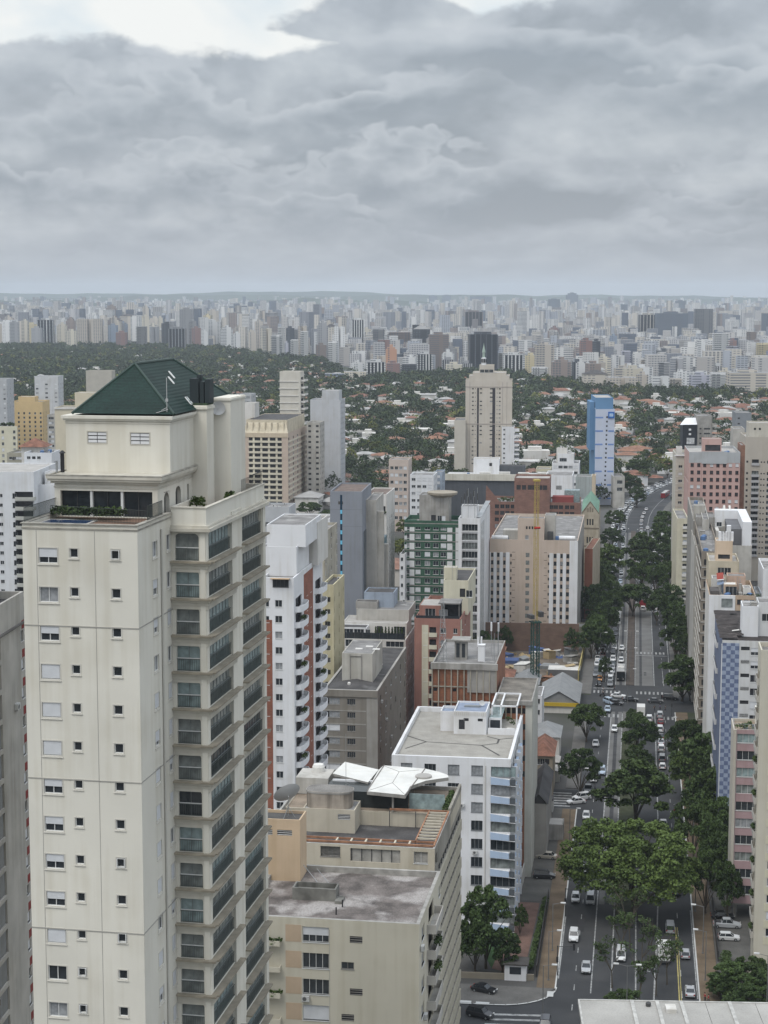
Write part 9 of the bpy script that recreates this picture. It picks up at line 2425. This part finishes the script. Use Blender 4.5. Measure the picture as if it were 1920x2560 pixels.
HAND = '''56 95 810 865 yellow slab pale yellow tower at far left of the tree line
95 133 800 866 white fins white tower with dark upright strips at far left
166 191 827 878 cream slab slim cream tower standing in the trees above the yellow block
193 255 797 870 beige pair wide beige double tower on the tree line left of the green roof
270 303 795 858 brown stepped brown grey stepped tower above the small beige slab
290 317 831 876 red slab low red tower on the tree line left of the roof apex
300 340 790 850 sand attic sandy tower with a dark attic behind the low red tower
340 367 816 876 grey bal grey white banded tower just above the roof apex
365 396 812 858 cream stepped cream tower behind the grey white banded one
404 430 808 860 dark slab dark glazed tower right of the roof apex
423 463 822 882 grey fins grey framed tower right of the roof apex
450 484 773 862 grey slab tallest dark grey twin tower above the green roof ridge
479 502 820 873 red slab slim red tower beside the tallest dark grey one
501 520 828 866 white stepped little white stepped tower right of the slim red one
552 582 818 878 white stepped white stepped tower above the chimney
585 601 833 880 white slab slim white tower right of the chimney
621 634 828 875 cream slab slim cream tower above the lift tower
677 706 838 901 white bal left one of four white towers in a row at left centre
712 721 857 901 lilac slab narrowest of four white towers in a row at left centre
726 746 849 902 white bal third of four white towers in a row at left centre
751 771 828 905 white bal tallest of four white towers in a row at left centre
789 815 862 905 brown slab short brown tower right of the four white towers
814 841 817 890 sand attic sandy tower with dark attic right of the four white towers
825 871 867 910 white attic wide white block with a black attic roof at left centre
880 910 800 888 white fins tall white tower with red brown recesses left of centre
914 946 783 830 white stepped pale twin topped tower left of centre far back
930 963 822 897 grey bal grey balcony tower left of centre
918 962 906 955 white fins low white block with a black grid front left of the spired tower
968 1030 830 894 brown bal wide grey brown banded block left of the spired tower
1032 1075 812 890 dark slant black tower with a slanting top left of the spired tower
1074 1122 836 921 brown slab wide brown tower left of the spired tower
965 992 868 938 orange stepped orange stepped block left of the spired tower
967 1000 908 945 red slab low red block under the orange one
1001 1053 910 936 dark bal low dark banded office block left of the spired tower
1000 1022 882 915 white pair white double block behind the low dark offices
1051 1073 886 934 cream slab cream tower left of the spired tower at the trees
1115 1156 911 944 cream slab small cream palace-like block beside the spired tower
1115 1142 872 930 grey slab pale grey tower behind the small cream block
1174 1243 836 926 dark fins big black tower with white upright fins behind the spire
1163 1206 780 850 brown fins brown framed tower with dark glass left above the spire
1176 1229 741 780 blue slab wide far blue grey slab on the horizon right of centre
1073 1093 739 775 blue slab left of two far dark towers on the horizon
1106 1127 738 775 blue slab right of two far dark towers on the horizon
961 982 760 800 blue slab far dark blue tower left of the two horizon towers
1261 1307 888 940 white fins white block with upright stripes right of the spire
1313 1342 888 946 yellow slab pale yellow tower right of the spire at the trees
1330 1371 918 958 white bal white block with rounded balcony rings at the trees
1340 1385 862 950 beige slab tall beige tower behind the rounded balconies block
1380 1427 900 966 brown stepped grey brown block with balconies above the stepped white block
1432 1462 905 955 dark fins dark narrow striped block left of the red and black tower
1451 1480 851 943 red slab red half of a two coloured tower above the blue hotel
1480 1500 853 943 dark slab dark half of a two coloured tower above the blue hotel
1487 1528 892 944 cream stepped cream stepped block above the blue hotel
1460 1522 936 979 sand attic long sandy block with mansard roof above the blue hotel
1521 1592 944 985 beige pair long beige low block right of the blue hotel top
1553 1576 877 935 lilac bal slim tower of stacked grey balconies right of the blue hotel
1574 1632 918 962 white slab broad white block right of the stacked balconies
1600 1641 787 860 sand fins sandy ribbed half of the biggest far block at right
1641 1719 783 862 blue slab blue grey half of the biggest far block at right
1646 1689 877 941 dark slab dark green black tower under the biggest far block
1631 1673 941 988 white pair white low block among trees at right
1673 1706 946 984 beige bal beige balcony block among trees at right
1730 1776 938 982 lilac slab pale lilac block among trees at right
1776 1826 932 985 white bal white block with long balcony lines at right
1782 1822 834 932 white bal tall white tower of stacked dark balconies at right
1822 1841 851 912 red slab red brown tower beside the tall stacked one at right
1825 1925 932 994 sand slab wide pale sandy block with a window grid at the right edge
1892 1926 857 932 yellow bal cream striped tower at the right edge
1735 1785 772 860 grey bal grey terraced tower right of the biggest far block
1690 1714 752 800 blue slab far dark tower right of the biggest far block
1415 1445 733 785 blue stepped far twin dark tower on the horizon above the blue hotel
1372 1400 748 800 blue slab far blue grey tower left of the twin dark tower
812 860 934 960 blue bal low blue grey block at the trees right of the light grey tower
860 916 929 959 cream pair low cream double block at the trees right of the light grey tower'''
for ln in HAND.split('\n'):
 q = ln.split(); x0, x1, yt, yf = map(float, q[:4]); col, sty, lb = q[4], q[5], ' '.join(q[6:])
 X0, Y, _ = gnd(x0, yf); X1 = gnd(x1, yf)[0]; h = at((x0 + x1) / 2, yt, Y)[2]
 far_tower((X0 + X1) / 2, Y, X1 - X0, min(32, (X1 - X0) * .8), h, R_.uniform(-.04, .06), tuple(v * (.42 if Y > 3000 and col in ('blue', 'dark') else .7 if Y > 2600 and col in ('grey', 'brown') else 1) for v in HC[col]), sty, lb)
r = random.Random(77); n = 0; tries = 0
SECT = ((380, 'behind the green hipped roof'), (700, 'between green roof and light grey tower'), (1000, 'left of the spired tower'), (1330, 'around the spired tower'), (1640, 'above the blue hotel'), (2000, 'above the pink block'))
CW = ['white'] * 7 + ['cream'] * 4 + ['beige'] * 4 + ['grey'] * 4 + ['sand'] * 3 + ['brown', 'brown', 'lilac', 'dark', 'red', 'yellow', 'blue']
while n < 222 and tries < 9000:
 tries += 1
 px = r.uniform(-30, 1950); near = r.random() < .6
 Y0 = CH / math.tan(PITCH + math.atan((yb_px(px) - PY) / FPX)); Y = Y0 * (r.uniform(1.0, 1.22) if near else r.uniform(1.22, 2.0))
 X = (px - PX) / FPX * Y * 1.01
 w, d = r.uniform(11, 23), r.uniform(11, 22)
 if px > 860: h = r.uniform(13, 36) if near else r.uniform(20, 46)
 else: h = r.uniform(34, 68) if near else r.uniform(42, 84)
 if r.random() < .12: w *= 1.7
 if any((X - a) ** 2 + (Y + d / 2 - b) ** 2 < (c + w * .6) ** 2 for a, b, c in FOC): continue
 col = r.choice(CW); sty = r.choice(('slab', 'slab', 'stepped', 'pair', 'fins' if col in ('white', 'grey') else 'slab', 'bal'))
 sec = next(s for lim, s in SECT if px < lim)
 j = r.uniform(.88, 1.1); c = tuple(v * j for v in HC[col])
 far_tower(X, Y, w, d, h, r.uniform(-.3, .3), c, sty, f'{"near" if near else "hazy"} {col} {"low block" if h < 42 else "tower"} of the skyline {sec}', group=f'skyline towers {sec}'); n += 1

def far_city():
 rs = np.random.RandomState(5); V, Q = [], []; k = 0
 N = 11500
 for i in range(N):
  Y = 2300 + 11500 * rs.rand() ** 1.15; X = (rs.uniform(-60, 1980) - PX) / FPX * Y
  px = PX + FPX * X / Y
  if Y < 1.10 * CH / math.tan(PITCH + math.atan((yb_px(px) - PY) / FPX)): continue
  if any(abs(X - q[0]) < q[2] + 14 and abs(Y - q[1]) < q[2] + 14 for q in FOC): continue
  low = rs.rand() < (.45 if px < 860 else .74)
  w, d = rs.uniform(9, 24), rs.uniform(9, 24); h = rs.uniform(8, 30) if low else rs.uniform(28, 74)
  if px > 860 and Y < 4250: h = rs.uniform(8, 44)
  elif rs.rand() < .12: h *= 1.3
  if rs.rand() < .1: w *= 1.8
  a = rs.uniform(-.4, .4); c, s = math.cos(a), math.sin(a)
  b = np.array([(-w / 2, 0), (w / 2, 0), (w / 2, d), (-w / 2, d)]) @ np.array([[c, s], [-s, c]]) + (X, Y)
  V.append(np.concatenate([np.c_[b, np.zeros(4)], np.c_[b, np.full(4, h)]])); Q.append(np.array([(0, 1, 5, 4), (1, 2, 6, 5), (2, 3, 7, 6), (3, 0, 4, 7), (4, 5, 6, 7)]) + k); k += 8
 o = link('distant_city', big_mesh('distant_city', np.concatenate(V), np.concatenate(Q), facade_mat('distant_facade', True))); kind(o, 'stuff')
 o['label'] = 'mass of small pale towers fading to the horizon'; o['category'] = 'city'
far_city()

# ------------------------------------------------------------------ garden quarter: houses among trees
def blocked(x, y, pad=4.0):
 for b in BLDS:
  dx, dy = x - b.o[0], y - b.o[1]; u, v = dx * b.a[0] + dy * b.a[1], dx * b.u[0] + dy * b.u[1]
  if -pad < u < b.W + pad and -pad < v < b.D + pad: return True
 s, t = st_of(x, y); s -= bend(t)
 return -19 < s < 19 and t < 1330
HT = []
def house_template(i):
 r = random.Random(i); w, d, h = r.uniform(12, 22), r.uniform(10, 17), r.uniform(5, 8)
 m = MB(); m.box(-w / 2, -d / 2, 0, w / 2, d / 2, h)
 for k in range(int(w / 3)): x = -w / 2 + 1.2 + k * 3; m.box(x, -d / 2 - .04, h * .5, x + 1.3, -d / 2, h * .5 + 1.4, 1)
 body = m.mesh('house', [(WHITE, OFFW, mat('pale_house', (.56, .52, .46), var=.15))[i % 3], DARKV])
 m = MB()
 if i % 6 == 5: m.box(-w / 2 - .3, -d / 2 - .3, h, w / 2 + .3, d / 2 + .3, h + .5); rm = OFFW
 else:
  m.hip(-w / 2, -d / 2, w / 2, d / 2, h, r.uniform(1.8, 2.8), .7); rm = (TILE_R, mat('orange_tiles', (.30, .16, .105), var=.35, scale=.4, fine=.3), mat('brown_tiles', (.27, .15, .11), var=.3, scale=.4, fine=.3), TILE_R, mat('grey_fibre_roof', (.36, .35, .335), var=.2))[i % 5]
 w2, d2 = w * .5, d * .55
 m2 = MB(); m2.box(w * .2, -d / 2 - d2, 0, w * .2 + w2, -d / 2, h * .6, 0);
 if i % 6 != 5: m.hip(w * .2, -d / 2 - d2, w * .2 + w2, -d / 2 + .5, h * .6, 1.5, .5)
 return body, m.mesh('roof', rm), m2.mesh('side_wing', [WHITE])
HT = [house_template(i) for i in range(10)]
HOUSES = []
r = random.Random(13); n = tries = 0
while n < 225 and tries < 9000:
 tries += 1
 px = r.uniform(-20, 1940); Yb = CH / math.tan(PITCH + math.atan((yb_px(px) - PY) / FPX))
 if px < 640:
  if r.random() < .35: continue
  Y = r.uniform(1500, Yb * .97)
 else: Y = 1000 + (Yb * .97 - 1000) * r.random() ** .8
 X = (px - PX) / FPX * Y
 if blocked(X, Y, 10) or any((X - a) ** 2 + (Y - b) ** 2 < 21 ** 2 for a, b in HOUSES): continue
 i = r.randrange(10); body, roof, wing = HT[i]; rz = r.choice((0, 1.57, 3.14, -.3, .4)) + r.uniform(-.2, .2)
 nm = ('red tiled', 'orange tiled', 'brown tiled', 'terracotta roofed', 'grey roofed', 'white flat roofed')[5 if i % 6 == 5 else i % 5]
 where = 'left of the green roof' if px < 330 else 'right of the green roof' if px < 700 else 'left of the spired tower' if px < 1130 else 'between spired tower and blue hotel' if px < 1490 else 'right of the blue hotel'
 o = link('house', body, None, (X, Y, 0), rz); tag(o, f'low {nm} house among the trees {where}', 'house', f'garden quarter houses {where}')
 link('roof', roof, o); link('side_wing', wing, o) if i % 2 else None
 HOUSES.append((X, Y)); n += 1

def more_houses():
 rs = random.Random(3); m = MB(); k = t = 0
 while k < 430 and t < 20000:
  t += 1; px = rs.uniform(-20, 1940); Yb = CH / math.tan(PITCH + math.atan((yb_px(px) - PY) / FPX)); Y = (1500 if px < 640 else 1080) + (Yb * .98 - 1200) * rs.random() ** .9
  X = (px - PX) / FPX * Y
  if Y > Yb * .98 or blocked(X, Y, 10) or any((X - a) ** 2 + (Y - b) ** 2 < 19 ** 2 for a, b in HOUSES): continue
  w, d, h = rs.uniform(9, 20), rs.uniform(9, 15), rs.uniform(4, 9); c = rs.random()
  m.box(X - w / 2, Y - d / 2, 0, X + w / 2, Y + d / 2, h, 0, bottom=False)
  if c < .7: m.hip(X - w / 2, Y - d / 2, X + w / 2, Y + d / 2, h, rs.uniform(1.6, 2.6), .6, 1 + rs.randrange(3))
  else: m.box(X - w * .3, Y - d * .3, h, X + w * .2, Y + d * .3, h + 2.6, 0, bottom=False)
  HOUSES.append((X, Y)); k += 1
 o = link('far_houses', m.mesh('far_houses', [OFFW, TILE_R, mat('orange_tiles', (.4, .2, .1)), mat('grey_fibre_roof', (.3, .3, .3))])); kind(o, 'stuff'); o['label'] = 'mass of small tiled roofs and white walls among the far trees'; o['category'] = 'houses'
more_houses()

def canopy():
 rs = np.random.RandomState(8); H = np.array(HOUSES); C, S, M = [], [], []
 pos = []
 for Y in np.arange(1010, 3900, 11):
  half = .225 * Y
  for X in np.arange(-half, half, 11):
   px = PX + FPX * X / Y; Yb = CH / math.tan(PITCH + math.atan((yb_px(px) - PY) / FPX))
   if Y > Yb * 1.01 or (px < 640 and Y < 1330): continue
   x, y = X + rs.uniform(-4, 4), Y + rs.uniform(-4, 4)
   dense = math.sin(x * .012 + 1) + math.sin(y * .009 + x * .004) + (1.2 if px < 420 else 0)
   if rs.rand() > (.9 if px < 420 else .74) + .15 * dense: continue
   if Y < 1450 and blocked(x, y, 3): continue
   s, t = st_of(x, y)
   if abs(s - bend(t)) < 19 and t < 1400: continue
   dh = np.abs(H - (x, y + 6))
   if ((dh[:, 0] < 11) & (dh[:, 1] < 17)).any(): continue
   pos.append((x, y, min(11, 3.0 + rs.gamma(2.0, 1.5)), rs.uniform(5.5, 14)))
 P = np.array(pos); n = len(P)
 for lo, hi, k, sz in ((0, 1500, 190, .75), (1500, 2100, 100, 1.05), (2100, 4200, 55, 1.5)):
  q = P[(P[:, 1] >= lo) & (P[:, 1] < hi)]
  d = rs.normal(size=(len(q), k, 3)); d /= np.linalg.norm(d, axis=2)[..., None]; d[..., 2] = np.abs(d[..., 2])
  rad = rs.uniform(.75, 1.08, (len(q), k, 1)) * (1 + .22 * np.sin(d[..., :1] * 5 + q[:, None, :1]) * np.cos(d[..., 1:2] * 4))
  c = q[:, None, [0, 1, 3]] * [1, 1, .55] + d * rad * np.stack([q[:, 2], q[:, 2], q[:, 3] * .5], 1)[:, None, :]
  C.append(c.reshape(-1, 3)); S.append(np.full(len(q) * k, sz) * rs.uniform(.7, 1.3, len(q) * k))
  kindm = np.where(rs.rand(len(q)) < .07, 2, np.where(rs.rand(len(q)) < .35, 1, 0)); M.append(np.repeat(kindm, k))
 C, S, M = np.concatenate(C), np.concatenate(S), np.concatenate(M)
 v, f = leaf_cards(C, S, rs, .35)
 o = link('far_woods', big_mesh('far_woods', v, f, [leaf_mat('woods_dark', (.010, .017, .007), (.034, .053, .017), .07, .10), leaf_mat('woods_mid', (.017, .029, .009), (.052, .078, .021), .07, .10), leaf_mat('woods_yellow', (.055, .07, .015), (.15, .16, .033), .07, .1)], M))
 kind(o, 'stuff'); o['label'] = 'mass of dark trees covering the garden quarter'; o['category'] = 'trees'
canopy()
r = random.Random(31); n = tries = 0
while n < 95 and tries < 4000:
 tries += 1; Y = r.uniform(440, 1330); px = r.uniform(-10, 1930); X = (px - PX) / FPX * Y
 if blocked(X, Y, 6) or any((X - a) ** 2 + (Y - b) ** 2 < (c + 4) ** 2 for a, b, c in TREES): continue
 if Y < 620 and 640 < px < 1480: continue
 side = 'left of the cream tower' if px < 330 else 'left of the avenue' if px < 1560 else 'right of the avenue'
 plant(X, Y, r.uniform(4, 7), r.uniform(8, 12), r.choice('abdyb'), f'{"near" if Y < 800 else "farther"} green tree growing between buildings {side}', f'trees between buildings {side}'); n += 1
n = tries = 0
while n < 68 and tries < 5000:
 tries += 1; Y = r.uniform(400, 1250); px = r.uniform(-20, 1940); X = (px - PX) / FPX * Y
 if blocked(X, Y, 9) or any((X - a) ** 2 + (Y - b) ** 2 < 22 ** 2 for a, b in HOUSES) or any((X - a) ** 2 + (Y - b) ** 2 < (c + 7) ** 2 for a, b, c in TREES): continue
 i = r.randrange(10); body, roof, wing = HT[i]
 nm = ('red tiled', 'orange tiled', 'brown tiled', 'terracotta roofed', 'grey roofed', 'white flat roofed')[5 if i % 6 == 5 else i % 5]
 side = 'left of the cream tower' if px < 330 else 'left of the avenue' if px < 1560 else 'right of the avenue'
 o = link('house', body, None, (X, Y, 0), r.choice((0, 1.57)) - TH); o.scale = (1.1, 1.2, r.choice((.9, 1.1, 1.4))); tag(o, f'{nm} low house squeezed between taller buildings {side}', 'house', f'low houses between buildings {side}'); link('roof', roof, o); HOUSES.append((X, Y)); n += 1

r = random.Random(44); n = tries = 0; LOT = []
while n < 70 and tries < 4000:
 tries += 1; s, t = r.uniform(-62, -19.5), r.uniform(335, 545); x, y, _ = st(s, t)
 if n % 4 == 0: s, t = r.uniform(20, 46), r.uniform(345, 640); x, y, _ = st(s, t)
 w, d, h = r.uniform(3, 8), r.uniform(3, 7), r.uniform(2.2, 4)
 if blocked(x, y, 3.5) or any(abs(s - a) < (w + c) / 2 and abs(t - b) < (d + e) / 2 for a, b, c, e in LOT) or 410 < t < 430 or 470 < t < 545 or (s > 0 and t < 380): continue
 m = MB(); m.box(-w / 2, -d / 2, 0, w / 2, d / 2, h, 0); k = n % 3
 if k == 0: m.hip(-w / 2, -d / 2, w / 2, d / 2, h, 1.2, .4, 1)
 elif k == 1: m.quad((-w / 2 - .3, -d / 2 - .3, h + .05), (w / 2 + .3, -d / 2 - .3, h + .05), (w / 2 + .3, d / 2 + .3, h + .9), (-w / 2 - .3, d / 2 + .3, h + .9), 1)
 else: m.box(-w / 2 - .1, -d / 2 - .1, h, w / 2 + .1, d / 2 + .1, h + .25, 1); m.box(-w * .2, 0, h + .25, w * .1, d * .3, h + 1.4, 0)
 m.box(-.6, -d / 2 - .03, 0, .6, -d / 2, 2.0, 2)
 nm, rm = r.choice((('grey sheet', METAL), ('dark sheet', ROOFD), ('red tile', TILE_R), ('pale slab', ROOFL), ('rusty', RUST)))
 o = link('shed', m.mesh('shed', [r.choice((CONC, CONC_L, OFFW)), rm, DARKV]), None, (x, y, 0), -TH + r.choice((0, 1.57))); sd = 'left' if s < 0 else 'right'
 tag(o, f'small {nm} roofed shed in the yards {sd} of the avenue', 'shed', f'yard sheds {sd} of the avenue'); LOT.append((s, t, w, d)); n += 1
